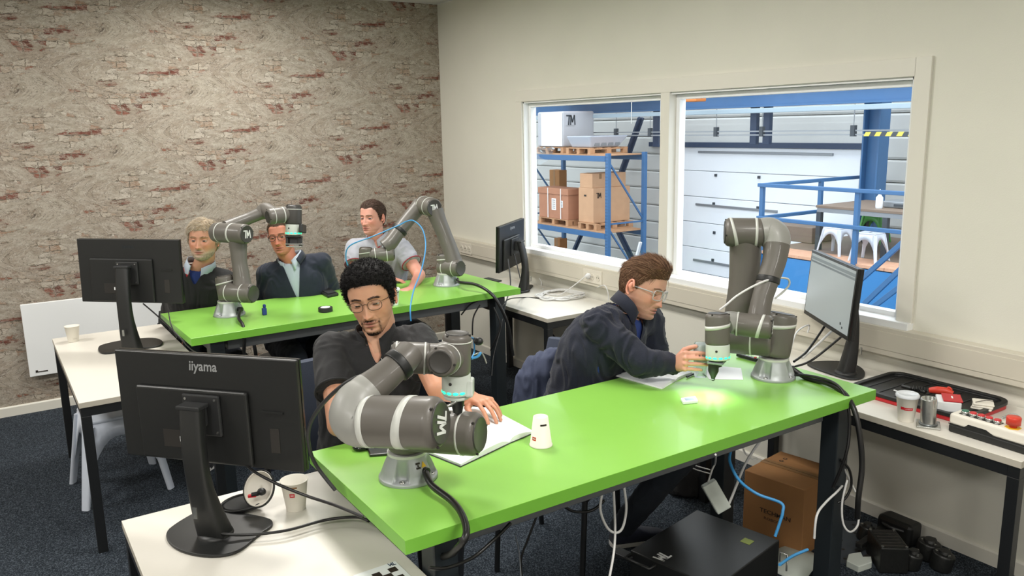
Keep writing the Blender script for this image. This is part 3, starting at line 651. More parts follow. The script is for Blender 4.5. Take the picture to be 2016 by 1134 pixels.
# work bench on the platform
def bench():
    X1 = PX+.75; zt = onx(1606, 405, X1).z; y1 = onx(1606, 405, X1).y; X2 = X1+1.4
    t = thing('workbench', 'brown-topped steel workbench standing on the blue platform', 'workbench', (X1+.7, y1-1.2, PZ))
    obj('top', MB().box2((X1, y1-2.6, zt-.03), (X2, y1, zt+.01)), 'bench_brown', t, bevel=.004); obj('frame', MB().box2((X1+.01, y1-2.58, zt-.1), (X2-.01, y1-.02, zt-.031)), 'grey_metal', t)
    for x in (X1+.04, X2-.06):
        for y in (y1-.06, y1-1.25): obj('leg', MB().box2((x-.04, y-.04, PZ), (x+.04, y+.04, zt-.1)), 'anthracite', t)
    return X1, y1, zt
bx, by, bz = bench()
p = onx(1730, 414, bx+.25); bo = thing('bottle', 'white squeeze bottle standing on the far workbench', 'bottle', (bx+.25, p.y, bz+.01)); bt_ = bz+.011
obj('body', MB().lathe((bx+.25, p.y, bt_), (0, 0, 1), [(0, .05), (.02, .055), (.17, .055), (.2, .03), (.22, .02)], 16), 'wrap_white', bo); obj('nozzle', MB().lathe((bx+.25, p.y, bt_+.22), (0, 0, 1), [(0, .022), (.05, .012), (.08, .006)], 12), 'paper', bo)
p = onx(1758, 398, bx+.6); cs = thing('tool_case', 'flat grey case lying at the right end of the workbench', 'case', (bx+.6, p.y-.3, bz+.01)); obj('body', MB().box2((bx+.4, p.y-.6, bz+.011), (bx+.8, p.y+.05, bz+.12)), 'grey_metal', cs, bevel=.02); obj('handle', MB().box2((bx+.38, p.y-.35, bz+.04), (bx+.4, p.y-.15, bz+.08)), 'anthracite', cs)
a = onx(1568, 465, bx+.6); hall('floor_box', MB().box2((bx+.5, a.y-.4, PZ+.001), (bx+1.2, a.y+.5, PZ+.28)), 'bench_brown', 'low brown box on the platform deck left of the bench', 'box', bevel=.01)
# ---------------------------------------------------------------- metal stools
def stool(loc, rz, mat, label, group, s=1.0, hgt=.45):
    t = thing('metal_stool', label, 'stool', loc, rz, group); H = hgt*s; a = .155*s; bq = .21*s
    m = MB(); m.box((0, 0, H-.012), (2*a, 2*a, .022)); obj('seat', m, mat, t, local=True, bevel=.03*s, seg=4)
    m = MB(); m.box((0, 0, H-.0005), (.07*s, .028*s, .002)); obj('grip_hole', m, 'hole', t, local=True, bevel=.004)
    # apron with arched cut-outs
    for k in range(4):
        R = rotz(k*math.pi/2); m = MB(); n = 12; vs = []; fs = []
        for i in range(n+1):
            u = -1+2*i/n; e = abs(u)
            zb = H-.10*s-(.24*s)*max(0, (e**2.6)); lo = (H-zb)/H
            off = a+(bq-a)*lo; x = u*(a*.96+(bq-a)*lo)
            vs += [R @ V((u*a*.96, -a, H-.02)), R @ V((x, -off, zb))]
        fs = [(2*i, 2*i+1, 2*i+3, 2*i+2) for i in range(n)]; m.add(vs, fs, 0, True); o = obj('apron', m, mat, t, local=True); md = o.modifiers.new('s', 'SOLIDIFY'); md.thickness = .004
    for k in range(4):
        R = rotz(math.pi/4+k*math.pi/2); r0 = a*1.33; r1 = bq*1.33+.02
        secs = []
        for j in range(6):
            q = j/5; z = H-.03-(H-.03)*q; rr = r0+(r1-r0)*q; wd = (.034-.012*q)*s; secs.append((R @ V((0, -rr, z)), R @ V((1, 0, 0)), R @ V((0, 1, 0)), wd, .013*s, 3))
        m = MB().loft(secs, 16); obj('leg', m, mat, t, local=True)
    return t
st = stool((.47, 4.74, 0), .05, 'stool_white', 'white metal stool with arched sides under the far left desk', None, 1.0)
for k, (px, py, mat, lab, xx) in enumerate(((1648, 455, 'stool_white', 'white stool left of the others under the far workbench', .35), (1713, 474, 'stool_white', 'white stool in front at the right of the far workbench', .15), (1722, 432, 'stool_green', 'green metal stool behind the far workbench', 1.95))):
    X = PX+xx+.25; p = onx(px, py, X); stool((X, p.y, PZ+.001), .1*k, mat, lab, None, 1.0, max(.44, p.z-PZ) if k < 2 else .5)
# ================================================================ DESKS
def slab(a, b, thick, name, parent, mt, me, bevel=.002):
    a = V(a); b = V(b); m = MB(); m.box2((a.x, a.y, a.z-thick), (b.x, b.y, a.z)); m.m = [1]*6
    m.m[[i for i, f in enumerate(m.f) if all(m.v[k].z > a.z-1e-4 for k in f)][0]] = 0
    return m
def white_desk(x0, x1, y0, y1, label, H=.74, brace=False):
    t = thing('white_desk', label, 'desk', ((x0+x1)/2, (y0+y1)/2, 0))
    obj('desktop', slab((x0, y0, H), (x1, y1, H), .026, '', t, 0, 0), ['white_top', 'white_edge'], t, bevel=.0015)
    w = .042; z1 = H-.0265
    for x in (x0+.004, x1-w-.004):
        for y in (y0+.004, y1-w-.004): obj('leg', MB().box2((x, y, 0), (x+w, y+w, z1-w)), 'black_steel', t, bevel=.002)
    fr = MB()
    for y in (y0+.004, y1-w-.004): fr.box2((x0+.004, y, z1-w-.0005), (x1-.004, y+w, z1))
    for x in (x0+.004, x1-w-.004): fr.box2((x, y0+.004+w, z1-w-.0005), (x+w, y1-w-.004, z1))
    obj('frame', fr, 'black_steel', t, bevel=.0015)
    if brace: obj('brace', MB().bar((x1-.03, y1-.05, z1-.1), (x1-.03, y0+.05, .12), .012, .02), 'black_steel', t)
    return t
white_desk(.262, .868, 3.975, 5.40, 'white desk at the far left by the brick wall with a paper cup')
white_desk(.248, .883, 1.15, 2.63, 'white desk in the near left corner under the big monitor')
white_desk(2.875, 3.48, 4.0, 5.36, 'white desk in the back right corner with the coiled white cable', brace=True)
white_desk(2.925, 3.50, 1.245, 2.75, 'white desk on the right under the window with the black tray')
def green_table(name_l, c, L, D, rz, z=.9):
    t = thing('green_table', name_l, 'table', (c[0], c[1], 0), rz); th = .04; m = MB(); m.box((0, 0, z-th/2), (L, D, th))
    m.m = [1]*6; m.m[[i for i, f in enumerate(m.f) if all(m.v[k].z > z-1e-4 for k in f)][0]] = 0
    obj('tabletop', m, ['green_top', 'green_edge_shaded'], t, local=True, bevel=.0012); zt = z-th-.0005; w = .075
    for sx in (-1, 1):
        for sy in (-1, 1): obj('leg', MB().box((sx*(L/2-.135), sy*(D/2-.075), (zt-.001)/2), (w, w, zt-.001)), 'dark_steel', t, local=True, bevel=.004)
        obj('cross_beam', MB().box((sx*(L/2-.135), 0, zt-.036), (.05, D-.15-w, .06)), 'dark_steel', t, local=True, bevel=.003)
    obj('cable_tray', MB().box((0, -D/2+.115, zt-.045), (L-.4, .06, .05)), 'grey_rail', t, local=True, bevel=.003); obj('long_beam', MB().box((0, D/2-.075, zt-.036), (L-.27-w-.002, .04, .06)), 'dark_steel', t, local=True, bevel=.003)
    return t
GF = green_table('bright green workbench in front with two robot arms and the open notebooks', (1.797, 2.081), 2.008, .704, 0)
GB = green_table('bright green workbench at the back by the three seated men', (1.823, 4.60), 2.04, .725, .019)
TZ = .9
# ================================================================ MONITORS
def poly_slab(pts, z, th): m = MB(); m.prism([(p.x, p.y) for p in pts], (0, 0, z), (1, 0, 0), (0, 1, 0), (0, 0, th)); return m
def ccw(pts):
    a = sum(pts[i].x*pts[(i+1) % len(pts)].y-pts[(i+1) % len(pts)].x*pts[i].y for i in range(len(pts))); return pts if a > 0 else pts[::-1]
def monitor(label, TL, TR, BL, h, basepts, deskz, colw=.055, front=False, logo_txt='iiyama', logosz=.022, bits=1, colpx=None, lmat='logo_grey'):
    TL = W(*TL); TR = W(*TR); BL = W(*BL); ex = (TR-TL).normalized(); ez = TL-BL; ez = (ez-ex*ez.dot(ex)).normalized(); w = (TR-TL).length; nb = ex.cross(ez); c = TL+ex*(w/2)-ez*(h/2)
    if front: ex = -ex; nb = ex.cross(ez)
    bp = ccw([onz(*p, deskz) for p in basepts])
    for _ in range(2): bp = [q for i in range(len(bp)) for q in (bp[i].lerp(bp[(i+1) % len(bp)], .25), bp[i].lerp(bp[(i+1) % len(bp)], .75))]; bc = sum(bp, V((0, 0, 0)))/len(bp)
    t = thing('monitor', label, 'monitor', (bc.x, bc.y, deskz)); R = Matrix((ex, nb, ez)).transposed()
    def B(u, v, s0, s1, du, dv): m = MB(); m.box(c+ex*u+ez*v+nb*((s0+s1)/2), (du, abs(s1-s0), dv), R); return m
    obj('rear_shell', B(0, 0, 0, .018, w, h), 'plastic_black', t, bevel=.004, seg=3)
    obj('bezel', B(0, 0, -.012, -.0005, w, h), 'plastic_black_gloss', t, bevel=.002)
    sc = obj('screen', B(0, .004, -.0135, -.0122, w-.024, h-.034), 'screen', t)
    obj('rear_bulge', B(-w*.07, -h*.14, .0185, .034, w*.62, h*.68), 'plastic_black', t, bevel=.01, seg=3)
    obj('mount_plate', B(0, -h*.02, .0345, .046, .125, .125), 'plastic_dark', t, bevel=.004)
    if bits:
        obj('joystick_recess', B(w*.36, -h*.23, .0182, .0192, .03, .075), 'hole', t, bevel=.002); obj('rib', B(w*.36, h*.03, .0182, .023, .07, .006), 'plastic_black', t)
        obj('port_recess', B(-w*.17, -h*.27, .0342, .0352, .09, .055), 'hole', t, bevel=.002); obj('rating_label', B(-w*.13, -h*.27, .0353, .036, .022, .016), 'paper', t)
        for k in range(4): obj('screw', MB().cyl(c+ex*(.05*(1 if k % 2 else -1))+ez*(-h*.02+.05*(1 if k < 2 else -1))+nb*.0461, c+ex*(.05*(1 if k % 2 else -1))+ez*(-h*.02+.05*(1 if k < 2 else -1))+nb*.048, .004, 10), 'silver', t)
    if logo_txt: obj('logo', text_mb(logo_txt, c+ez*(h*.36)+nb*.0182-ex*w*.0, ex, ez, logosz, bold=.018, shear=.12, cw=.9), lmat, t)
    # stand: foot, slanted column
    obj('foot', poly_slab(bp, deskz+.0005, .009), 'plastic_black', t, bevel=.003)
    nh = V((nb.x, nb.y, 0)).normalized(); exh = V((ex.x, ex.y, 0)).normalized(); top = c+nb*.082+ez*.03
    if colpx is None: bot = V((bc.x, bc.y, deskz+.01))
    else: q = onz(*colpx, deskz+.01); bot = V((q.x, q.y, deskz+.01))
    secs = []
    for k in range(9):
        q = k/8; p = bot.lerp(top, q); bow = math.sin(q*math.pi)*.028; secs.append((p+nh*bow, exh, nh, colw/2*(1.35-.35*min(1, q*2.5)), .021*(1.8-.8*min(1, q*2.2)), 4))
    obj('column', MB().loft(secs, 24), 'plastic_black', t)
    obj('collar', MB().lathe(bot-V((0, 0, .0005)), (0, 0, 1), [(0, .052), (.006, .05), (.01, .04)], 24), 'plastic_black', t)
    obj('head_block', MB().box(c+nb*.064+ez*.0, (.05, .034, .07), R), 'plastic_dark', t, bevel=.006); obj('head_cap', MB().box(top+ez*.004+nb*.0, (colw*1.12, .046, .012), R), 'plastic_dark', t, bevel=.003)
    obj('cable_slot', MB().box(bot.lerp(top, .25)+nh*.068, (.012, .004, .035), R), 'silver', t)
    return c, ex, ez, nb, t, w
mc1 = monitor('big black monitor seen from behind on the near left desk', (232.7, 685.7, 2.47), (587.6, 707.5, 2.30), (269.7, 902, 2.535), .338,
    [(326, 1052), (330, 1072), (352, 1088), (385, 1097), (420, 1100), (455, 1096), (480, 1084), (512, 1055), (534, 1042), (539, 1034), (533, 1025), (490, 1016), (430, 1008), (400, 1006), (375, 1018), (345, 1036)], .74, colw=.07, colpx=(425, 1050), logosz=.030)
mc2 = monitor('black monitor seen from behind on the far left desk', (154.2, 469.3, 4.50), (354, 471.7, 4.44), (176.4, 594.5, 4.56), .355,
    [(193, 686), (200, 681), (240, 672), (275, 669), (300, 667), (319, 671), (322, 679), (310, 685), (270, 689), (235, 695), (205, 699), (194, 695)], .74, colw=.075, colpx=(262, 690), lmat='dark_steel')
mc3 = monitor('black monitor seen from behind on the back right corner desk', (979, 447, 5.70), (1028, 429, 6.08), (975, 541, 5.76), .335,
    [(1012, 571), (1035, 563), (1052, 562), (1044, 571), (1030, 579), (1012, 579)], .74, bits=0, logosz=.024, colpx=(1030, 572))
mc4 = monitor('monitor with a lit screen on the right desk by the window', (1603.4, 491.7, 4.02), (1695, 530, 3.50), (1589, 624, 4.07), .325,
    [(1583, 716), (1625, 713), (1660, 714), (1690, 722), (1703, 733), (1703, 744), (1690, 750), (1665, 749), (1630, 737), (1600, 727)], .74, front=True, bits=0, colpx=(1665, 733))
# what the lit screen shows
c, ex, ez, nb, mt, w = mc4
sc = [o for o in mt.children if o.name.startswith('screen')][0]
R = Matrix((ex, nb, ez)).transposed()
def SB(u, v, du, dv): m = MB(); m.box(c+ex*u+ez*v-nb*.0142, (du, .0006, dv), R); return m
M('screen_lit', '8f9798', .22, em='98a0a3', es=.32); M('screen_bar', '70797d', .25, em='70797d', es=.25); M('screen_dot', '3d4648', .3)
sc.data.materials[0] = MATS['screen_lit']
obj('title_bar', SB(0, .13, w-.026, .014), 'screen_bar', sc); obj('tool_bar', SB(.0, .113, w-.026, .010), 'screen_bar', sc)
m = MB()
for k in range(14): m.merge(SB(w*.44-.028*k, .113, .014, .004))
m.merge(SB(-w*.32, -.105, .012, .012)); m.merge(SB(-w*.36, -.12, .01, .01)); obj('icons', m, 'screen_dot', sc)
# ================================================================ ROBOT ARMS
def band(p0, p1, r, t, w, tilt=0, phi=None, cres=0):
    """light ring laid round a housing; tilt slants it, cres widens one side"""
    p0 = V(p0); p1 = V(p1); d = (p1-p0); l = d.length; d.normalize(); f = V(phi) if phi is not None else V((0, 0, 1)); f = (f-d*f.dot(d)).normalized(); g = d.cross(f); n = 40; vs = []; fs = []
    for rr, s in ((r-.003, -1), (r+.0012, -1), (r+.0012, 1), (r-.003, 1)):
        for i in range(n):
            a = 2*math.pi*i/n; h = l*t+tilt*math.cos(a)+s*w/2*(1+cres*(.5+.5*math.cos(a+math.pi))); vs.append(p0+d*h+(f*math.cos(a)+g*math.sin(a))*rr)
    for j in range(3):
        for i in range(n): k = (i+1) % n; fs.append((j*n+i, j*n+k, (j+1)*n+k, (j+1)*n+i))
    m = MB(); m.add(vs, fs, 0, True); return m
def housing(root, p0, p1, r, rings=(), cap1=True, cap0=False, lg=None, mat='robot_grey', name='joint_housing', b=.014, capr=.8):
    p0 = V(p0); p1 = V(p1); d = (p1-p0).normalized(); h = obj(name, MB().rcyl(p0, p1, r, b, 40), mat, root)
    for q in rings: obj('ring', band(p0, p1, r, *q), 'ring_white', h)
    for on, p, n in ((cap1, p1, d), (cap0, p0, -d)):
        if on:
            c = obj('end_cap', MB().lathe(p-n*.003, n, [(0, r*capr), (.0045, r*capr), (.0055, r*capr-.002), (.0042, r*capr-.0045), (.0042, .001)], 36), 'robot_cap', h)
            for k in range(3):
                a = 2*math.pi*k/3+.5; u = n.orthogonal().normalized(); v = n.cross(u); q = p+(u*math.cos(a)+v*math.sin(a))*(r*.9)-n*.006; obj('screw_hole', MB().cyl(q, q+n*.0055, .0035, 8), 'hole', h)
            if lg is not None and p is p1:
                ex, ey, sz = lg; ex = V(ex); ex = (ex-n*ex.dot(n)).normalized(); ey = n.cross(ex); obj('logo', logo(MB(), p+n*.0014+n*.0006, ex, ey, sz, .001), 'logo_white', h)
    return h
def link(root, pts, rad, mat='robot_grey', name='arm_link', sub=6, n=32): return obj(name, MB().tube(pts, rad, n, sub=sub), mat, root)
def robot_base(root, c, rz, rtop=.058, zt=.078, cabdir=None):
    c = V(c); n = 144; prof = [(0, .0875), (.007, .088), (.0105, .086), (.012, .084), (.03, .078), (.05, .070), (.066, .0625), (.074, .0590), (zt, rtop)]
    vs = []; fs = []
    for (h, r) in prof:
        for i in range(n):
            a = 2*math.pi*i/n; rr = r; q = ((a-rz+math.pi/4) % (math.pi/2))-math.pi/4; k = max(0, 1-(abs(q)/.30)**6)
            if .012 < h < .068: rr = r-(r-.0575)*k*(1 if h > .012 else 0)
            elif h == .012: rr = r-(r-.0575)*k
            vs.append(c+V((rr*math.cos(a), rr*math.sin(a), h)))
    for j in range(len(prof)-1):
        for i in range(n): k = (i+1) % n; fs.append((j*n+i, j*n+k, (j+1)*n+k, (j+1)*n+i))
    m = MB(); m.add(vs, fs, 0, True); m.add(vs[:n], [tuple(range(n-1, -1, -1))]); m.add(vs[-n:], [tuple(range(n))])
    b = obj('base', m, 'alu', root)
    for k in range(4):
        a = rz+k*math.pi/2; p = c+V((math.cos(a)*.0725, math.sin(a)*.0725, .011)); obj('bolt', MB().lathe(p, (0, 0, 1), [(0, .0085), (.003, .0085), (.0035, .004), (.0015, .0038)], 14), 'silver', b)
    obj('ring', MB().lathe(c+V((0, 0, zt-.001)), (0, 0, 1), [(0, rtop+.0015), (.008, rtop+.0015)], 36), 'ring_white', b)
    if cabdir is not None:
        d = V(cabdir).normalized(); p = c+d*.066+V((0, 0, .035)); obj('cable_gland', MB().cyl(p-d*.01, p+d*.016, .013, 16), 'plastic_black', b)
    return b
def flange(root, p0, p1, r, tool=True, cam_dir=None, lr=None):
    """white camera flange with its ring of green lights"""
    p0 = V(p0); p1 = V(p1); d = (p1-p0).normalized(); l = (p1-p0).length
    f = obj('tool_flange', MB().rcyl(p0, p1, r, .005, 36), 'flange_white', root)
    cd_ = V(cam_dir) if cam_dir is not None else -FW; cd_ = (cd_-d*cd_.dot(d)).normalized(); sd = d.cross(cd_)
    for k in range(-3, 4):
        a = k*.48; n = cd_*math.cos(a)+sd*math.sin(a); q = p0+d*(l*.82)+n*(r-.001); R = Matrix((n.cross(d), n, d)).transposed(); obj('status_light', MB().ell(q, (.0085, .003, .0045), R, 12, 8), 'led_green', f)
    q = p0+d*(l*.38)+cd_*(r-.002)+sd*.35*r; obj('screw_hole', MB().cyl(q-cd_*.004, q+cd_*.001, .0045, 12), 'hole', f)
    return f
def gripper_cone(root, p0, p1, r0, r1, mat='plastic_black', name='gripper'): return obj(name, MB().lathe(p0, V(p1)-V(p0), [(0, r0), ((V(p1)-V(p0)).length*.55, r0*.8), ((V(p1)-V(p0)).length, r1)], 18), mat, root)
def robot(label, base, rz, cabdir): 
    t = thing('industrial_robot', label, 'robot', base[:]); robot_base(t, base, rz, cabdir=cabdir); return t
# ---- front left robot, seen very close
b = onz(804, 938, TZ); b.z = TZ+.0005; ra = robot('robot arm on the near left corner of the front green table', b, math.radians(-40), (.30, -.95, 0))
z0 = b+V((0, 0, .086)); top = b+V((0, 0, .20)); housing(ra, z0, top, .056, cap1=False)
s0 = W(790, 845, 2.36); s1 = W(945, 855, 2.27); housing(ra, s0, s1, .0615, rings=((.80, .006, .0, None, 0),), cap1=True, b=.02)
e0 = W(700, 829, 2.05); e1 = W(868, 833, 1.97)
link(ra, [W(800, 842, 2.30), W(800, 838, 2.2), W(800, 836, 2.08)], [.058, .055, .06], name='upper_arm')
housing(ra, W(716, 829, 2.045), e1, .0655, rings=((.10, .016, .0, None, 0), (.58, .018, .012, UP, .5)), cap1=True, b=.022, lg=(-UP-FW*.15, RT, .054))
obj('elbow_bend', MB().tube([W(724, 829, 2.045), W(706, 828, 2.048), W(697, 815, 2.052), W(702, 794, 2.06), W(717, 776, 2.075), W(730, 764, 2.085)], [.0655, .0655, .0635, .057, .049, .0455], 36, sub=6), 'robot_light', ra)
link(ra, [W(728, 766, 2.084), W(748, 750, 2.095), W(772, 729, 2.11), W(795, 709, 2.13), W(808, 694, 2.15)], [.046, .0415, .0385, .0385, .0385], name='forearm')
obj('strap', MB().rcyl(W(778, 724, 2.117), W(792, 712, 2.128), .0448, .004, 30), 'plastic_black', ra)
housing(ra, W(771, 703, 2.19), W(850, 706, 2.2), .043, rings=((.12, .005, 0, None, 0), (.83, .005, 0, None, 0)), cap1=False, cap0=True)
link(ra, [W(845, 706, 2.2), W(866, 706, 2.205), W(884, 700, 2.215)], [.0425, .0425, .043], name='wrist_link')
housing(ra, W(892, 700, 2.25), W(867, 713, 2.135), .0425, rings=((.62, .004, 0, None, 0), (.25, .003, 0, None, 0)), cap1=True, b=.012, capr=.74)
housing(ra, W(898, 738, 2.245), W(900, 656, 2.225), .040, rings=((.82, .0035, 0, None, 0),), cap1=True)
fl = flange(ra, W(898, 733, 2.25), W(899, 776, 2.26), .0405)
obj('camera_housing', MB().box(W(925, 762, 2.27), (.022, .05, .085), M3), 'flange_white', ra, bevel=.006, label='camera block')
obj('adapter_plate', MB().rcyl(W(899, 776, 2.26), W(899, 783, 2.262), .036, .003, 28), 'flange_white', ra)
gripper_cone(ra, W(901, 783, 2.262), W(901, 812, 2.268), .021, .013)
obj('connector', MB().tube([W(905, 786, 2.24), W(892, 794, 2.23), W(880, 800, 2.23)], .0042, 8, sub=3), 'silver', ra)
# warning labels on its base
def on_base(px, py): return W(px, py, depth(b)-.082)
m = MB(); p = onz(845, 917, TZ+.055); 
def sticker(root, base, ang, z, w, h, mat, name, extra=None):
    r = .0692-(z-.05)*.33; d = V((math.cos(ang), math.sin(ang), 0)); tg = V((-math.sin(ang), math.cos(ang), 0)); up = V((-d.x*.33, -d.y*.33, 1)).normalized(); nrm = tg.cross(up); o = V(base)+d*r+V((0, 0, z)); m = MB()
    if extra == 'tri': m.prism([(-w/2, -h/2), (w/2, -h/2), (0, h/2)], o, tg, up, nrm*.0022)
    elif extra == 'icons':
        for a in range(3):
            for c_ in range(3):
                if (a+c_) % 2 == 0 or a == 1: m.prism([(-w/2+a*w/3+.001, -h/2+c_*h/3+.001), (-w/2+(a+1)*w/3, -h/2+c_*h/3+.001), (-w/2+(a+1)*w/3, -h/2+(c_+1)*h/3), (-w/2+a*w/3+.001, -h/2+(c_+1)*h/3)], o, tg, up, nrm*.0022)
    else: m.prism([(-w/2, -h/2), (w/2, -h/2), (w/2, h/2), (-w/2, h/2)], o, tg, up, nrm*.0022)
    return obj(name, m, mat, root)
sticker(ra, b, math.radians(-90), .056, .014, .02, 'ink', 'info_label', 'icons'); sticker(ra, b, math.radians(-74), .057, .017, .017, 'yellow', 'warning_label', 'tri')
RA_BASE = b.copy()
# ---- front right robot
b = onz(1522, 742, TZ); b.z = TZ+.0005; rb_ = robot('tall robot arm at the window end of the front green table', b, math.radians(-75), (.75, -.6, 0)); RB_BASE = b.copy(); d0 = depth(b)
z0 = b+V((0, 0, .086)); top = W(1543, 634, d0-.02); housing(rb_, z0, V((top.x-.01, top.y, b.z+.26)), .060, rings=((.72, .012, .012, RT, .4),), cap1=True, b=.018)
housing(rb_, W(1520, 675, d0-.05), W(1432, 668, d0+.02), .056, rings=((.45, .007, 0, None, 0),), cap1=True, cap0=False)
link(rb_, [W(1452, 668, d0+.05), W(1457, 618, d0+.03), W(1464, 560, d0+.01), W(1467, 500, d0-.01), W(1466, 462, d0-.03)], [.060, .062, .060, .062, .060], name='upper_arm')
housing(rb_, W(1505, 458, d0-.06), W(1427, 457, d0-.03), .058, rings=((.22, .010, 0, None, 0), (.78, .010, .014, UP, .4)), cap1=True, b=.018)
obj('elbow_bend', MB().tube([W(1499, 458, d0-.06), W(1515, 457, d0-.065), W(1527, 466, d0-.08), W(1529, 486, d0-.09)], [.058, .059, .056, .051], 32, sub=6), 'robot_light', rb_)
link(rb_, [W(1529, 482, d0-.09), W(1524, 515, d0-.10), W(1511, 555, d0-.11), W(1500, 590, d0-.12), W(1493, 628, d0-.125)], [.052, .046, .042, .040, .044], name='forearm')
obj('strap', MB().rcyl(W(1513.5, 545, d0-.108), W(1511, 557, d0-.11), .046, .004, 30), 'plastic_black', rb_)
housing(rb_, W(1445, 637, d0-.14), W(1520, 645, d0-.19), .046, rings=((.10, .006, 0, None, 0), (.70, .010, .01, UP, .4)), cap1=True, lg=(-UP, RT, .045), b=.014)
link(rb_, [W(1450, 637, d0-.14), W(1436, 634, d0-.15), W(1425, 640, d0-.17)], [.045, .042, .04], name='wrist_link', mat='robot_light')
housing(rb_, W(1412, 680, d0-.19), W(1413, 617, d0-.20), .0465, rings=((.6, .012, .008, RT, .3),), cap1=True)
fl = flange(rb_, W(1413, 677, d0-.19), W(1413, 708, d0-.185), .0455)
obj('adapter_plate', MB().box(W(1412, 711, d0-.185), (.08, .06, .008), Matrix.Rotation(.5, 3, 'Z')), 'grey_metal', rb_, bevel=.002)
obj('gripper', MB().lathe(W(1405, 713, d0-.185), W(1404, 742, d0-.18)-W(1405, 713, d0-.185), [(0, .021), (.035, .020), (.05, .013), (.058, .009), (.072, .005)], 18), 'plastic_black', rb_); obj('gripper_side', MB().box(W(1416, 717, d0-.185), (.016, .014, .022)), 'plastic_dark', rb_, bevel=.002)
obj('suction_tip', MB().cyl(W(1404, 742, d0-.18), W(1403.5, 747, d0-.18), .006, 12), 'paper', rb_)
TIP = W(1403, 747, d0-.18)
l = bpy.data.lights.new('flange_lamp', 'SPOT'); l.energy = 2.4; l.color = (.82, .97, 1); l.spot_size = 2.0; l.spot_blend = .9; l.shadow_soft_size = .02; o = bpy.data.objects.new('flange_lamp', l); COL.objects.link(o); o.location = W(1396, 722, d0-.25)
# ---- back left robot
b = onz(452, 620, TZ); b.z = TZ+.0005; rc = robot('robot arm with a two-finger gripper at the left end of the back green table', b, math.radians(-60), (.6, -.6, 0)); RC_BASE = b.copy(); d0 = depth(b)
housing(rc, b+V((0, 0, .086)), W(441, 543, d0-.03), .052, rings=((.72, .007, .006, RT, .3),), cap1=True)
housing(rc, W(440, 575, d0-.02), W(499, 578, d0-.10), .054, rings=((.22, .006, 0, None, 0), (.70, .006, 0, None, 0)), cap1=True, b=.014, capr=.86)
link(rc, [W(478, 574, d0-.05), W(476, 548, d0-.05), W(472, 520, d0-.05), W(470, 498, d0-.05), W(468, 474, d0-.05)], [.058, .046, .042, .045, .052], name='upper_arm')
housing(rc, W(423, 457, d0-.0), W(486, 461, d0-.11), .056, rings=((.2, .006, 0, None, 0), (.58, .010, 0, None, .3)), cap1=True, b=.015, lg=(RT, UP, .048), capr=.86)
link(rc, [W(445, 448, d0-.02), W(465, 440, d0+.02), W(490, 430, d0+.06), W(512, 421, d0+.09), W(530, 417, d0+.1)], [.040, .038, .034, .036, .040], name='forearm')
link(rc, [W(512, 421, d0+.09), W(522, 413, d0+.1), W(535, 420, d0+.06), W(541, 424, d0+.03)], [.037, .042, .044, .046], name='wrist_link')
housing(rc, W(572, 421, d0+.03), W(527, 427, d0-.05), .0455, rings=((.35, .006, 0, None, 0), (.75, .004, 0, None, 0)), cap1=True, b=.012, capr=.78)
housing(rc, W(578, 444, d0+.03), W(578, 404, d0+.02), .046, rings=((.8, .004, 0, None, 0),), cap1=True, mat='robot_cap')
fl = flange(rc, W(578, 441, d0+.03), W(578, 463, d0+.035), .045)
obj('camera_housing', MB().box(W(596, 450, d0+.02), (.02, .05, .10), M3), 'plastic_black', rc, bevel=.006)
obj('gripper_plate', MB().box(W(579, 466, d0+.035), (.085, .012, .06), M3), 'plastic_black', rc, bevel=.002)
for s in (-1, 1): obj('gripper_finger', MB().box(W(579+s*13, 476, d0+.035), (.016, .048, .025), M3), 'plastic_black', rc, bevel=.003)
obj('gripper_body', MB().box(W(579, 474, d0+.05), (.05, .045, .03), M3), 'plastic_dark', rc, bevel=.003)
for dy, w_ in ((481, .095), (485.5, .085)): obj('clamp_plate', MB().box(W(580, dy, d0+.035), (w_, .006, .05), M3), 'silver', rc, bevel=.001)
# ---- back right robot
b = onz(879, 561, TZ); b.z = TZ+.0005; rd = robot('robot arm reaching left at the window end of the back green table', b, math.radians(-60), (.75, -.5, 0)); RD_BASE = b.copy(); d0 = depth(b)
housing(rd, b+V((0, 0, .086)), W(874, 500, d0-.03), .052, rings=((.72, .006, 0, None, 0),), cap1=True)
housing(rd, W(868, 526, d0+.0), W(907, 528, d0-.10), .056, rings=((.25, .006, 0, None, 0), (.75, .005, 0, None, 0)), cap1=True, b=.013, capr=.86)
link(rd, [W(895, 522, d0-.05), W(886, 492, d0-.05), W(876, 465, d0-.05), W(864, 436, d0-.05), W(856, 415, d0-.05)], [.060, .052, .049, .052, .058], name='upper_arm')
housing(rd, W(830, 403, d0+.03), W(855, 409, d0-.10), .0615, rings=((.2, .005, 0, None, 0), (.66, .006, 0, None, 0)), cap1=True, b=.014, lg=(RT+UP*.08, UP, .048), capr=.86)
link(rd, [W(828, 403, d0+.03), W(815, 418, d0-.0), W(800, 436, d0-.03), W(785, 455, d0-.06), W(768, 478, d0-.09), W(757, 487, d0-.1)], [.056, .050, .048, .047, .050, .050], name='forearm')
obj('strap', MB().rcyl(W(789, 450, d0-.055), W(784, 456, d0-.06), .055, .004, 26), 'plastic_black', rd)
housing(rd, W(724, 504, d0-.11), W(776, 499, d0-.08), .046, rings=((.28, .005, 0, None, 0), (.72, .006, 0, None, 0)), cap1=True)
housing(rd, W(720, 514, d0-.11), W(720, 487, d0-.12), .044, rings=((.6, .006, .008, RT, 0),), cap1=True, mat='robot_grey')
fl = flange(rd, W(720, 513, d0-.11), W(720, 528, d0-.11), .043)
gripper_cone(rd, W(720, 528, d0-.11), W(720, 548, d0-.11), .02, .008)
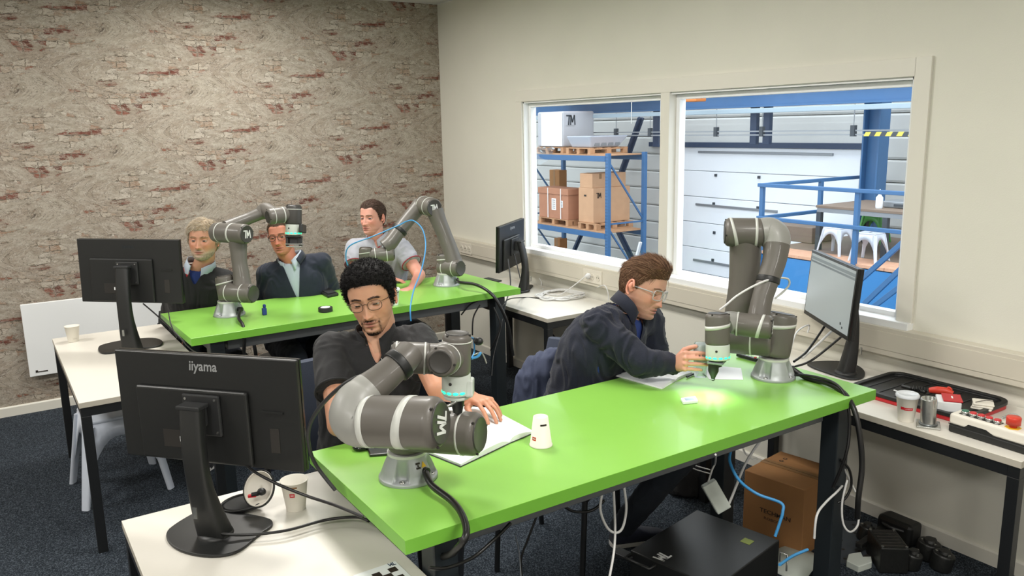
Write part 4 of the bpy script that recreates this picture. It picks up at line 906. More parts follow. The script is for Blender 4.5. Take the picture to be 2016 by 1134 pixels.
# ================================================================ PEOPLE
def interp(x, tab):
    for i in range(len(tab)-1):
        if x <= tab[i+1][0]:
            a, b = tab[i], tab[i+1]; t = 0 if b[0] == a[0] else max(0, (x-a[0])/(b[0]-a[0])); t = t*t*(3-2*t)*.5+t*.5; return a[1]+(b[1]-a[1])*t
    return tab[-1][1]
def g2(x, z, cx, cz, sx, sz): return math.exp(-((x-cx)/sx)**2-((z-cz)/sz)**2)
def head_surface(p):
    """loft of a human head in its own frame: x sideways, y forward, z up; eyes at z=0"""
    jw = p.get('jaw', 1.0); fat = p.get('fat', 1.0); ns = p.get('nose', 1.0)
    WT_ = [(-.120, .0), (-.118, .018), (-.110, .034*jw), (-.095, .046*jw), (-.07, .0585*jw), (-.04, .067*fat), (-.01, .0725*fat), (.03, .0755), (.06, .074), (.085, .066), (.105, .050), (.117, .030), (.122, .0)]
    FT = [(-.120, .045), (-.118, .062), (-.110, .078), (-.095, .0845), (-.07, .085), (-.04, .086), (0, .0865), (.03, .090), (.06, .086), (.085, .071), (.105, .049), (.117, .026), (.122, 0)]
    BT = [(-.120, -.02), (-.112, .0), (-.095, .035), (-.07, .062), (-.04, .082), (0, .097), (.04, .103), (.07, .096), (.095, .074), (.11, .050), (.118, .028), (.122, 0)]
    zs = []; z = -.12
    while z < .122: zs.append(z); z += .0018 if -.115 < z < .04 else .0035
    zs.append(.122); NS = 104; rows = []; sm = p.get('smile', 0)
    for z in zs:
        w, f, b = interp(z, WT_), interp(z, FT), interp(z, BT); row = []
        for i in range(NS):
            s = 2*math.pi*i/NS; th = s-.62*math.sin(s); c, sn = math.cos(th), math.sin(th); e = 2/2.35
            x = w*math.copysign(abs(sn)**e, sn); y = (f if c > 0 else b)*math.copysign(abs(c)**(e if c > 0 else 1), c)
            if c > 0:
                fr = min(1, c*2.2); ax = abs(x)
                d = 0
                # nose
                t = (z+.046)/(.012+.046)
                if -.2 < t < 1.3:
                    tt = min(max(t, 0), 1); amp = (.0205*(1-tt)**1.1+.004)*ns; 
                    if t > 1: amp *= max(0, 1-(t-1)/.3)
                    if t < 0: amp *= max(0, 1+t/.2)**.6
                    d += amp*math.exp(-(x/(.0082+.0045*(1-tt)))**2)
                d += .0075*ns*(g2(ax, z, .0125, -.0415, .0055, .0065))
                d -= .0045*g2(ax, z, .0065, -.0485, .004, .003)
                # eye sockets, brow, cheeks
                d -= .0125*g2(ax, z, .031, .0005, .0165, .0115); d += .0045*g2(ax, z, .030, .0195, .02, .0075); d += .005*g2(ax, z, .043, -.028, .018, .016)
                d -= .0025*g2(ax, z, .040, -.062, .014, .02)
                # nasolabial fold
                lx = .018+(-.042-z)*.55 if z < -.04 else .018
                if -.075 < z < -.04: d -= .0016*math.exp(-((ax-lx-.004)/.003)**2)
                # mouth
                mz = z-sm*ax*2
                d += .0058*g2(x, mz, 0, -.0665, .021, .0048)+.0060*g2(x, mz, 0, -.0785, .018, .0055)
                d -= .0055*math.exp(-((mz+.0722)/.0017)**2)*math.exp(-(ax/.024)**4)
                d -= .0016*g2(x, z, 0, -.058, .0035, .006)
                d -= .004*g2(x, z, 0, -.0885, .018, .0045); d += .0065*g2(x, z, 0, -.103, .018, .010)
                d -= .004*g2(ax, z, .062, .03, .014, .03)*p.get('temple', 1)
                y += d*fr
            row.append((x, y, z))
        rows.append(row)
    return rows, zs, NS
def build_person(name_label, pos, fwd, up, s, skin, P, group=None):
    """pos = point between the eyes (inside the head); fwd/up = where the head looks"""
    t = thing('person', name_label, 'person', P['seat'][:], group=group)
    f = V(fwd).normalized(); u = V(up); u = (u-f*u.dot(f)).normalized(); r = f.cross(u)   # r: towards viewer's right when facing away => person's right is +r
    R = Matrix((r, f, u)).transposed(); HM = lambda q: V(pos)+R @ (V(q)*s)
    sk = np.array(lin(skin)[:3])
    rows, zs, NS = head_surface(P); vs = []; cols = []; fs = []
    brow = np.array(lin(P.get('brow', '3a2a20'))[:3]); lipc = np.array(lin(P.get('lips', 'a8605a'))[:3]); beardc = np.array(lin(P.get('beardc', '2a211c'))[:3]); hairc = np.array(lin(P.get('hairc', '3a2a20'))[:3])
    bd = P.get('beard', 0); HL = P['hairline']
    def hz(x, y):
        th = abs(math.atan2(x, y)); return interp(math.degrees(th), HL)
    def color(x, y, z):
        c = sk.copy(); ax = abs(x)
        n = noise.noise(V((x*40, y*40, z*40+P.get('seed', 0))))
        c = c*(1+.06*n)*np.array([1, 1-.05*max(0, noise.noise(V((x*90, y*90, z*90)))), 1-.06*max(0, noise.noise(V((x*90, y*90, z*90))))])
        if y > 0:
            rd = np.array([1.10, .88, .84]); k = .8*(g2(ax, z, .045, -.03, .02, .02)+g2(x, z, 0, -.042, .014, .012))+.3*g2(ax, z, .031, -.012, .015, .008); k = min(k, 1)*P.get('ruddy', .6); c = c*(1-k)+c*rd*k
            k = min(1, 1.1*g2(x, z-.0, 0, -.0665, .024, .0045)*(1)+1.1*g2(x, z, 0, -.0785, .020, .005)); k = k**1.5; c = c*(1-k)+lipc*k
            c = c*(1-.7*math.exp(-((z-P.get('smile', 0)*ax*2+.0722)/.0014)**2)*math.exp(-(ax/.024)**6))
            arch = .0185+.004*math.sin(min(1, max(0, (ax-.012)/.036))*math.pi); k = math.exp(-((z-arch)/.0034)**4)*(1 if .011 < ax < .05 else 0)*P.get('browk', .85); c = c*(1-k)+brow*k
            c = c*(1-.5*g2(ax, z, .006, -.049, .003, .0022))
            if bd:
                m = 0
                if bd == 'goatee':
                    m = max(g2(x, z, 0, -.0585, .029, .0042), .6*math.exp(-((ax-.030)/.006)**2)*(1 if -.098 < z < -.057 else 0), g2(x, z, 0, -.108, .032, .012), .75*g2(x, z, 0, -.0895, .007, .006))
                elif bd == 'full':
                    lowf = -.05-.018*math.exp(-(ax/.03)**2)+.6*max(0, ax-.05)
                    m = max(1/(1+math.exp((z-lowf+.012)/.004))*(1-min(1, 1.3*g2(x, z, 0, -.0735, .022, .009))), g2(x, z, 0, -.059, .03, .006))
                elif bd == 'stubble':
                    lowf = -.052+.7*max(0, ax-.048); m = .35/(1+math.exp((z-lowf)/.006)); m = max(m, .45*g2(x, z, 0, -.0585, .028, .006))*(1-min(1, 1.4*g2(x, z, 0, -.0735, .02, .008)))
                m = min(1, m)*(.75+.35*noise.noise(V((x*500, y*500, z*500)))); m = max(0, min(1, m)); c = c*(1-m)+beardc*m
        k = 1/(1+math.exp(-(z-hz(x, y))/.0035)); k *= P.get('capk', .9)
        if k > .01: c = c*(1-k)+hairc*k
        return (float(c[0]), float(c[1]), float(c[2]), 1)
    for row in rows:
        for q in row: vs.append(HM(q)); cols.append(color(*q))
    NR = len(rows)
    for j in range(NR-1):
        for i in range(NS): k = (i+1) % NS; fs.append((j*NS+i, (j+1)*NS+i, (j+1)*NS+k, j*NS+k))
    head = MB(); head.add(vs, fs, 0, True)
    # eyelids
    lid = P.get('lid', .25); ed = (.0265, .0715)
    def shell(cx, rad, e0, e1, flip):
        m = MB(); q = []; c_ = []; nn = 14; mm = 8
        for j in range(mm+1):
            el = e0+(e1-e0)*j/mm
            for i in range(nn+1):
                az = -1.45+2.9*i/nn; p_ = (cx+rad*math.sin(az)*1.06, .0695+rad*math.cos(az)*math.cos(el*1.0), rad*math.sin(el)*math.cos(az*.35)); q.append(HM(p_)); c_.append(tuple(sk*(.93 if flip else .96))+(1,))
        return q, c_, [(j*(nn+1)+i, j*(nn+1)+i+1, (j+1)*(nn+1)+i+1, (j+1)*(nn+1)+i) for j in range(mm) for i in range(nn)]
    for sx in (-1, 1):
        for (e0, e1, fl_) in ((.40-lid*1.5, 1.3, 1), (-1.3, -.37, 0)):
            q, c_, ff = shell(sx*.031, .0142, e0, e1, fl_); head.add(q, ff, 0, True); cols += c_
        # ears
        E0 = V((sx*.0745, -.008, -.006)); cc = 0
        for k in range(2):
            pts = []
            if k == 0:
                for a in range(11): th = -2.2+4.6*a/10; pts.append(V((sx*(.0775+.009*max(0, math.cos(th-2.4))*1.0+.004), -.010-.0165*math.cos(th+.55-0.0)*1.0*(-1)*-1, .0+.030*math.sin(th+.55)-.004)))
                rr = [.0035]+[.0045]*9+[.004]
            else: pts = [V((sx*.074, -.006, .012)), V((sx*.080, -.012, .0)), V((sx*.076, -.004, -.02))]; rr = [.012, .011, .008]
            tb = MB().tube([HM(p_) for p_ in pts], [x_*s for x_ in rr], 10, sub=2); head.merge(tb); cols += [tuple(sk*np.array([1.08, .86, .82]))+(1,)]*len(tb.v)
    # neck
    nb_ = P['neck']; c0 = HM((0, -.018, -.05)); c1 = HM((0, -.02, -.115)); rr = .058*s
    nr = r*1.0; secs = []
    for k in range(8):
        q = k/7; p_ = c0.lerp(c1, min(1, q*2)) if q < .5 else c1.lerp(V(nb_)+(V(nb_)-c1).normalized()*.035, (q-.5)*2); secs.append((p_, r, f, rr*(1+.02*q), rr*(1.0-.04*q), 2.1))
    nm = MB().loft(secs[::-1], 28); head.merge(nm)
    for q in nm.v: n = noise.noise(q*30); cols.append(tuple(sk*(.97+.05*n))+(1,))
    # body under the clothes (remeshed union) joined into the same mesh
    bodyv, bodyf = remesh(P['body'](), P.get('voxel', .0036), P.get('vit', 3))
    o = len(head.v); head.v += [V(q) for q in bodyv]; head.f += [tuple(i+o for i in ff) for ff in bodyf]; head.m += [0]*len(bodyf); head.s += [True]*len(bodyf)
    for q in bodyv: n = noise.noise(V(q)*25); cols.append(tuple(sk*(1+.08*n)*np.array([1.04, .96, .95]))+(1,))
    me = head.mesh('body', WM(t).inverted()); at = me.color_attributes.new('Col', 'FLOAT_COLOR', 'POINT'); at.data.foreach_set('color', np.array(cols, dtype=np.float32).ravel())
    body = obj('body', me, 'skin', t)
    # eyes
    gz = P.get('gaze', (0, 1, 0)); gd = (R @ V(gz)).normalized()
    for sx in (-1, 1):
        c = HM((sx*.031, .0695, 0)); m = MB(); m.lathe(c-gd*.0128*s, gd, [(0, .0003)]+[(.0128*s*(1-math.cos(a*math.pi/20)), .0128*s*math.sin(a*math.pi/20)) for a in range(1, 20)]+[(.0256*s, .0003)], 20)
        me = m.mesh('eye', WM(t).inverted()); at = me.color_attributes.new('Col', 'FLOAT_COLOR', 'POINT'); cl = []
        for q in m.v:
            ca = ((q-c)/(.0128*s)).dot(gd); cl += (lin('0c0b0b') if ca > .955 else lin(P.get('iris', '3a2c22')) if ca > .80 else lin('c9beb6'))
        at.data.foreach_set('color', np.array(cl, dtype=np.float32)); obj('eye', me, 'eye', t)
    # hair
    hair_build(t, P, rows, NS, HM, R, s, hz, hairc)
    if bd in ('full', 'goatee') or P.get('browstr'): face_hair(t, P, rows, NS, HM, R, s, beardc, brow, bd)
    if P.get('glasses'): glasses(t, P, HM, R, s)
    for nm_, fn, vx, mat_, kw in P['clothes']:
        mb_ = fn()
        if vx: v_, f_ = remesh(mb_, vx, kw.get('it', 5), kw.get('cut'), kw.get('wr', .0035), kw.get('seed', 1)); mm = MB(); mm.v = [V(q) for q in v_]; mm.f = f_; mm.m = [0]*len(f_); mm.s = [True]*len(f_); mb_ = mm
        o = obj(nm_, mb_, mat_, t, label=kw.get('label'))
        if kw.get('solid'): md = o.modifiers.new('s', 'SOLIDIFY'); md.thickness = kw['solid']; md.offset = 1
    return t, HM, R
def remesh(mb, vox, it=5, cut=None, wr=0, seed=1):
    me = mb.mesh('tmp'); ob = bpy.data.objects.new('tmp', me); COL.objects.link(ob)
    md = ob.modifiers.new('r', 'REMESH'); md.mode = 'VOXEL'; md.voxel_size = vox; md.use_smooth_shade = True
    sm = ob.modifiers.new('s', 'SMOOTH'); sm.factor = .5; sm.iterations = it
    dg = bpy.context.evaluated_depsgraph_get(); e = ob.evaluated_get(dg); m2 = bpy.data.meshes.new_from_object(e)
    n = len(m2.vertices); co = np.empty(n*3, dtype=np.float64); m2.vertices.foreach_get('co', co); co = co.reshape(-1, 3); no = np.empty(n*3, dtype=np.float64); m2.vertices.foreach_get('normal', no); no = no.reshape(-1, 3)
    fs = [tuple(p.vertices) for p in m2.polygons]
    bpy.data.objects.remove(ob); bpy.data.meshes.remove(me); bpy.data.meshes.remove(m2)
    if wr:
        # soft folds: ridged noise running down the cloth
        for i in range(n):
            q = V(co[i]); w1 = noise.noise(V((q.x*9+seed, q.y*9, q.z*5))); a = noise.noise(V((q.x*16+w1*2.2+seed*3, q.y*16+w1*2, q.z*8+w1*3))); b_ = noise.noise(V((q.x*30+w1*3, q.y*30, q.z*14+seed)))
            co[i] += no[i]*wr*((1-abs(a)*2.6)*1.0+b_*.5-.3)
    vs = [tuple(q) for q in co]
    if cut:
        fs = [ff for ff in fs if not cut(V(np.mean([co[k] for k in ff], axis=0)))]; ec = {}
        for ff in fs:
            for a in range(len(ff)): e = (ff[a], ff[(a+1) % len(ff)]); e = (min(e), max(e)); ec[e] = ec.get(e, 0)+1
        nb = {}
        for (a, b), c in ec.items():
            if c == 1: nb.setdefault(a, []).append(b); nb.setdefault(b, []).append(a)
        for _ in range(25):
            new = {a: co[a]*.4+.6*np.mean([co[b] for b in l], axis=0) for a, l in nb.items()}
            for a, q in new.items(): co[a] = q
        vs = [tuple(q) for q in co]; used = sorted({k for ff in fs for k in ff}); mp = {k: i for i, k in enumerate(used)}; vs = [vs[k] for k in used]; fs = [tuple(mp[k] for k in ff) for ff in fs]
    return vs, fs
def surf_samples(rows, NS, n, ok, rnd):
    out = []; NR = len(rows); tries = 0; G = np.array(rows); A = G[:-1]; B_ = np.roll(G, -1, axis=1)[:-1]; C_ = G[1:]; AR = np.linalg.norm(np.cross(B_-A, C_-A), axis=2).ravel(); AR = np.cumsum(AR/AR.sum())
    while len(out) < n and tries < n*80:
        tries += 1; qi = int(np.searchsorted(AR, rnd.random())); qi = min(qi, len(AR)-1); j, i = divmod(qi, NS); k = (i+1) % NS
        a, b_, c_, d_ = V(rows[j][i]), V(rows[j][k]), V(rows[j+1][i]), V(rows[j+1][k])
        uu, vv = rnd.random(), rnd.random(); p = a*(1-uu)*(1-vv)+b_*uu*(1-vv)+c_*(1-uu)*vv+d_*uu*vv; nn = (b_-a).cross(c_-a)
        if nn.length < 1e-12: continue
        nn.normalize()
        if nn.dot(p-V((0, -.01, 0))) < 0: nn = -nn
        if ok(p): out.append((p, nn))
    return out
def strand_mesh(strands, w0, colf, HM, name, mat, t, R, rnd):
    m = MB(); cols = []
    for pts in strands:
        n = len(pts); c = colf(); o = []
        side = (pts[-1]-pts[0]).cross(V((rnd.uniform(-1, 1), rnd.uniform(-1, 1), rnd.uniform(-1, 1)))); side = side.normalized() if side.length > 1e-9 else V((1, 0, 0)); sd2 = (pts[-1]-pts[0]).normalized().cross(side) if (pts[-1]-pts[0]).length > 1e-9 else V((0, 1, 0))
        vs = []; fs = []
        for k, p in enumerate(pts):
            w = w0*(1-.75*k/(n-1))
            for a in range(3): th = a*2.094; vs.append(HM(p+side*(w*math.cos(th))+sd2*(w*math.sin(th))))
        for k in range(n-1):
            for a in range(3): b_ = (a+1) % 3; fs.append((k*3+a, k*3+b_, k*3+3+b_, k*3+3+a))
        m.add(vs, fs, 0, True); cols += [c]*len(vs)
    me = m.mesh(name, WM(t).inverted()); at = me.color_attributes.new('Col', 'FLOAT_COLOR', 'POINT'); at.data.foreach_set('color', np.array(cols, dtype=np.float32).ravel()); return obj(name, me, mat, t)
def hair_build(t, P, rows, NS, HM, R, s, hz, hairc):
    rnd = random.Random(P.get('seed', 1)); thick = P.get('hthick', .008); style = P.get('style', 'short'); NR = len(rows)
    strands = []; cols = []
    def th_at(p):
        k = (p.z-hz(p.x, p.y))/.03; k = max(0, min(1, k)); base = thick*(k**.6)
        if style == 'quiff': base = (.004+.031*max(0, min(1, (p.y+.03)/.09))*max(0, min(1, (p.z-.05)/.04)))*k**.5+.002
        if style == 'afro': base = thick*k**.45*(.55+.45*max(0, min(1, (p.z+.02)/.09)))
        return base
    # solid cap
    m = MB(); idx = {}; vs = []; fs = []; cl = []
    for j in range(NR):
        for i in range(NS):
            p = V(rows[j][i]); 
            if p.z > hz(p.x, p.y)-.003:
                n = V((p.x/.0055, p.y/.008, (p.z-.02)/.009)).normalized(); h = th_at(p)*.8; nz = noise.noise(p*(60 if style != 'afro' else 95)); nz2 = noise.noise(p*(180 if style != 'afro' else 210))
                h2 = h+(.0016 if style != 'afro' else .0065)*nz*min(1, h/.004)+(.0008 if style != 'afro' else .003)*nz2*min(1, h/.004); idx[(j, i)] = len(vs); vs.append(HM(p+n*h2)); k = .8+.3*nz; cl.append((hairc[0]*k, hairc[1]*k, hairc[2]*k, 1))
    for j in range(NR-1):
        for i in range(NS):
            k = (i+1) % NS; q = [(j, i), (j+1, i), (j+1, k), (j, k)]
            if all(x in idx for x in q): fs.append(tuple(idx[x] for x in q))
    m.add(vs, fs, 0, True); me = m.mesh('hair', WM(t).inverted()); at = me.color_attributes.new('Col', 'FLOAT_COLOR', 'POINT'); at.data.foreach_set('color', np.array(cl, dtype=np.float32).ravel()); hc = obj('hair', me, 'hair', t)
    ns = P.get('nstr', 1800); L = P.get('hlen', .02); comb = V(P.get('comb', (0, -.4, -1)))
    smp = surf_samples(rows, NS, ns, lambda p: p.z > hz(p.x, p.y)-.002+rnd.uniform(-.004, .006), rnd)
    for p, n in smp:
        h = th_at(p); n = V((p.x/.0055, p.y/.008, (p.z-.02)/.009)).normalized()
        if style == 'afro':
            c = p+n*(h*.75); rr = rnd.uniform(.003, .0055); a0 = rnd.uniform(0, 6.28); ax = V((rnd.gauss(0, 1), rnd.gauss(0, 1), rnd.gauss(0, 1))).normalized(); u_ = ax.orthogonal().normalized(); v_ = ax.cross(u_); strands.append([c+(u_*math.cos(a0+k*1.0)+v_*math.sin(a0+k*1.0))*rr+n*(k*.0012) for k in range(7)])
        else:
            cb = comb
            if style == 'quiff': cb = V((.15*(1 if p.x > 0 else -1)*0+.25, -.9, .1)) if p.z > .06 else V((0, -.5, -.9))
            if style == 'swept': cb = V((.8 if p.x > -.02 else -.8, .25, -.5)) if p.z > .06 else V((0, -.35, -1))
            tg = (cb-n*cb.dot(n)); tg = tg.normalized() if tg.length > 1e-6 else V((1, 0, 0)); tg += V((rnd.gauss(0, .13), rnd.gauss(0, .13), rnd.gauss(0, .13))); ll = L*rnd.uniform(.6, 1.15)*(1 if p.z > .05 else P.get('sidelen', .5)); q0 = p+n*(h*.85)
            lift = P.get('lift', .25); strands.append([q0+tg*(ll*k/3)+n*(lift*ll*(k/3)*(1-.45*k/3)+.001) for k in range(4)])
    hv = P.get('hvar', .35); alt = P.get('hair2'); alt = np.array(lin(alt)[:3]) if alt else None
    def cf():
        c = hairc if alt is None or rnd.random() < .5 else alt; k = 1+rnd.uniform(-hv, hv); return (float(c[0]*k), float(c[1]*k), float(c[2]*k), 1)
    if strands: o = strand_mesh(strands, P.get('sw', .0009), cf, HM, 'hair_strands', 'hair', hc, R, rnd); o['kind'] = 'stuff'
def face_hair(t, P, rows, NS, HM, R, s, beardc, brow, bd):
    rnd = random.Random(5+P.get('seed', 1))
    def okb(p):
        x, z = p.x, p.z; ax = abs(x)
        if p.y < 0: return False
        if bd == 'goatee': m = max(g2(x, z, 0, -.0585, .027, .0038), .55*math.exp(-((ax-.030)/.0045)**2)*(1 if -.098 < z < -.060 else 0), g2(x, z, 0, -.108, .030, .010), .6*g2(x, z, 0, -.0895, .006, .006))
        else:
            lowf = -.06-.014*math.exp(-(ax/.03)**2)+.6*max(0, ax-.05); m = max(1/(1+math.exp((z-lowf+.010)/.004))*(1-min(1, 1.3*g2(x, z, 0, -.0735, .022, .009))), g2(x, z, 0, -.059, .03, .0055))
        return m > rnd.uniform(.35, .9)
    st = []
    if bd in ('goatee', 'full'):
        for p, n in surf_samples(rows, NS, 1500 if bd == 'full' else 520, okb, rnd):
            tg = V((p.x*8, .3, -1)); tg = (tg-n*tg.dot(n)).normalized(); l = rnd.uniform(.004, .008); st.append([p, p+tg*l*.5+n*l*.4, p+tg*l+n*l*.45])
        strand_mesh(st, .00045, lambda: tuple(float(q) for q in beardc*rnd.uniform(.6, 1.5))+(1,), HM, 'beard', 'hair', t, R, rnd)['kind'] = 'stuff'
    st = []
    for p, n in surf_samples(rows, NS, 260, lambda p: p.y > .03 and .012 < abs(p.x) < .048 and abs(p.z-(.0185+.004*math.sin(min(1, (abs(p.x)-.012)/.036)*math.pi))) < .0034, rnd):
        tg = V((math.copysign(1, p.x), -.2, .25)); l = rnd.uniform(.005, .008); st.append([p, p+tg*l*.5+n*.0018, p+tg*l+n*.0012])
    if st: strand_mesh(st, .00045, lambda: tuple(float(q) for q in brow*rnd.uniform(.7, 1.3))+(1,), HM, 'eyebrows', 'hair', t, R, rnd)['kind'] = 'stuff'
def glasses(t, P, HM, R, s):
    g = P['glasses']; mat, rad, lw, lh, ex_ = g; fr = MB(); lens = MB(); yy = .097
    for sx in (-1, 1):
        pts = []; cx = sx*.0325
        for a in range(25):
            th = 2*math.pi*a/24; x = math.copysign(abs(math.cos(th))**(2/ex_), math.cos(th))*lw; z = math.copysign(abs(math.sin(th))**(2/ex_), math.sin(th))*lh-.003; pts.append(HM((cx+x, yy-abs(cx+x)**2*3.2, z)))
        fr.tube(pts, rad*s, 6)
        for (v_,) in [(0,)]: lens.add(pts[:24], [tuple(range(24))], 0, False)
        fr.tube([HM((sx*(.0325+lw), yy-.0135-.003, .006)), HM((sx*.071, .062, .006)), HM((sx*.079, .0, .004)), HM((sx*.080, -.012, -.004))], rad*s*1.1, 6)
    fr.tube([HM((-.0325+lw, yy-.0, .002)), HM((0, yy+.002, .006)), HM((.0325-lw, yy-.0, .002))], rad*s, 6)
    o = obj('glasses', fr, mat, t); l = obj('lens', lens, 'lens', o)
def hand(m, wrist, dirv, back, thumb, curl, s=1.0, spread=.08, tc=.5):
    """palm, four unequal bent fingers and a side thumb; back = back of the hand, thumb = side where the thumb leaves"""
    d = V(dirv).normalized(); b = V(back); b = (b-d*b.dot(d)).normalized(); th = V(thumb); th = (th-d*th.dot(d)-b*th.dot(b)).normalized(); w = V(wrist)
    for k, off in enumerate((.030, .010, -.010, -.028)):
        kn = w+d*(.098-.006*abs(k-1)-.004*(k == 3))*s+th*off*1.08*s+b*(.003-.002*abs(k-1.3))*s; m.capsule(w+th*off*.55*s+d*.012*s, kn, .0155*s, .0115*s, 10)
        L = [(.044, .026, .020), (.048, .030, .021), (.045, .028, .020), (.035, .021, .018)][k]; rr = [.0088, .0090, .0086, .0077][k]*s; a = 0; p = kn; dd = (d+th*(off*spread*20)).normalized(); c = curl[k] if isinstance(curl[0], (tuple, list)) else curl
        for q in range(3):
            a += c[q]; v = (dd*math.cos(a)-b*math.sin(a)).normalized(); p2 = p+v*L[q]*s; m.capsule(p, p2, rr*(1-.07*q), rr*(1-.07*(q+1)), 10); p = p2
    p0 = w+d*.020*s+th*.022*s-b*.006*s; v1 = (d*.62+th*.70-b*.30).normalized(); p1 = p0+v1*.042*s; v2 = (d*.85+th*.40*(1-tc)-b*(.1+.5*tc)).normalized(); p2 = p1+v2*.034*s; v3 = (v2-b*.2*tc-th*.25*tc).normalized(); p3 = p2+v3*.026*s
    m.capsule(p0, p1, .0165*s, .0125*s, 10); m.capsule(p1, p2, .0118*s, .0104*s, 10); m.capsule(p2, p3, .0106*s, .0088*s, 10)
    m.ell(w+d*.045*s, (.012*s, .012*s, .012*s)); m.loft([(w-d*.005*s, th, b, .027*s, .021*s), (w+d*.03*s, th, b, .036*s, .017*s), (w+d*.085*s, th, b, .041*s, .0135*s)], 20)
def torso(m, pel, chest, neck, rt, w=(.165, .165, .185, .17, .07), dp=(.115, .11, .125, .10, .065), e=2.5, infl=0):
    """ellipse loft hip -> waist -> chest -> shoulder line -> neck root"""
    pel, chest, neck = V(pel), V(chest), V(neck); rt = V(rt).normalized(); pts = [pel-(chest-pel).normalized()*.03, pel.lerp(chest, .45), chest, chest.lerp(neck, .62), neck]; secs = []
    pp, _ = spline(pts, [0]*5, 5); n = len(pp)
    for i, p in enumerate(pp):
        q = i/(n-1)*4; k = min(3, int(q)); fr = q-k; ww = w[k]*(1-fr)+w[k+1]*fr+infl; dd = dp[k]*(1-fr)+dp[k+1]*fr+infl; up_ = (pp[min(i+1, n-1)]-pp[max(i-1, 0)]).normalized(); f_ = up_.cross(rt).normalized(); r_ = f_.cross(up_).normalized(); secs.append((p, r_, f_, ww, dd, e))
    m.loft(secs, 32)
def CV(a, b, c): return (RT*a+UP*b-FW*c).normalized()
def person(label, eye, fwd, up, s, skin, P, J, cloth):
    """J: joints in world space. cloth: dict describing garments"""
    f = V(fwd).normalized(); pos = V(W(*eye))-f*.083*s; P['neck'] = J['neck']; P['seat'] = (J['pel'].x, J['pel'].y, 0)
    rt = J.get('rt') or (J['shB']-J['shA']).normalized()*J.get('side', -1); br = J.get('br', 1.0)
    tw = tuple(q*br for q in (.165, .155, .175, .150, .052)); td = tuple(q*br for q in (.12, .112, .118, .085, .050))
    def limbs(m, inf=0, arm_end=1.0, only=None):
        for k in 'AB':
            sh, el, wr = J['sh'+k], J['el'+k], J['wr'+k]; inn = J['chest'].lerp(J['neck'], .55)
            m.capsule(inn.lerp(sh, .35), sh, .060+inf, .054+inf, 16); m.capsule(J['neck'].lerp(J['chest'], .22), sh.lerp(J['neck'], .25), .040+inf, .044+inf, 16)
            if arm_end <= .5: q = sh.lerp(el, arm_end*2); m.capsule(sh, sh.lerp(el, .5*arm_end*2), .055+inf, .054+inf*1.15, 16); m.cyl(sh.lerp(el, .25), q, .052+inf*1.2, 20, r1=.051+inf*1.5)
            else: m.capsule(sh, el, .052+inf, .041+inf, 16); m.capsule(el, wr.lerp(el, .06 if inf else 0), .041+inf, (.027 if not inf else .033+inf*.5), 16)
        return m
    def legs(m, inf=0):
        for k in 'AB':
            hp, kn, an = J['hp'+k], J['kn'+k], J['an'+k]; m.capsule(hp, kn, .085+inf, .058+inf, 16); m.capsule(kn, an, .056+inf, .038+inf*1.3, 16)
        m.ell(J['pel'], (.17+inf, .13+inf, .10+inf)); return m
    def bodyfn():
        m = MB(); torso(m, J['pel'], J['chest'], J['neck'], rt, tw, td); limbs(m); legs(m)
        for hn in J.get('hands', []): hand(m, *hn[0], **hn[1])
        return m
    def top():
        m = MB(); torso(m, J['pel'], J['chest'], J['neck'].lerp(J['chest'], cloth.get('drop', .04)), rt, tw[:4]+(.058,), td[:4]+(.056,), infl=cloth.get('inf', .014)); limbs(m, cloth.get('inf', .014)*.9, cloth.get('sleeve', 1.0)); return m
    P['body'] = bodyfn; cl = [('top', top, cloth.get('vox', .0075), cloth['mat'], dict(wr=cloth.get('wr', .004), seed=P.get('seed', 1), cut=cloth.get('cut'), label=cloth.get('label')))]
    def trousers(): m = MB(); legs(m, .014); return m
    cl.append(('trousers', trousers, .012, cloth.get('legs', 'denim'), dict(wr=.004)))
    if cloth.get('inner'):
        def inner(): m = MB(); torso(m, J['pel'].lerp(J['chest'], .3), J['chest'], J['neck'], rt, tw[:4]+(.050,), td[:4]+(.048,), infl=cloth.get('inf', .014)-.012); return m
        cl.append(('inner_shirt', inner, .008, cloth['inner'], dict(wr=.0025, seed=9)))
    for k in 'AB':
        an = J['an'+k]; fd = V(J.get('foot', (0, -1, 0))).normalized(); sd = V((0, 0, 1)).cross(fd)
        def shoe(an=an, fd=fd, sd=sd):
            m = MB(); z = V((0, 0, 1)); b = V((an.x, an.y, 0)); m.loft([(b-fd*.055+z*.03, sd, z, .028, .026, 3), (b+z*.05-fd*.02, sd, z, .038, .045, 3), (b+fd*.06+z*.045, sd, z, .041, .040, 3), (b+fd*.13+z*.032, sd, z, .043, .027, 3), (b+fd*.19+z*.026, sd, z, .033, .020, 2.6), (b+fd*.215+z*.022, sd, z, .015, .012, 2.5)], 24); return m
        def sole(an=an, fd=fd, sd=sd):
            m = MB(); b = V((an.x, an.y, .0005)); pl = [(-.06, .0), (-.055, .028), (-.02, .038), (.06, .040), (.13, .044), (.19, .034), (.22, .0)]; pl = pl+[(x, -y) for x, y in pl[1:-1][::-1]]; m.prism(pl[::-1], b, fd, sd, (0, 0, .018)); return m
        cl.append(('shoe', shoe, 0, cloth.get('shoes', 'cloth_charcoal'), {})); cl.append(('shoe_sole', sole, 0, 'sole', {}))
    P['clothes'] = cl
    t, HM, R = build_person(label, pos, f, up, s, skin, P)
    # collar: folded strip round the neck
    n = J['neck']; c = V(n)+(V(n)-J['chest']).normalized()*cloth.get('colh', .0); ax = (pos-V(n)).normalized(); ff = f-ax*f.dot(ax)*1; bf = J.get('bf'); ff = V(bf) if bf else ff; ff = (ff-ax*ff.dot(ax)).normalized(); rr_ = ff.cross(ax).normalized()
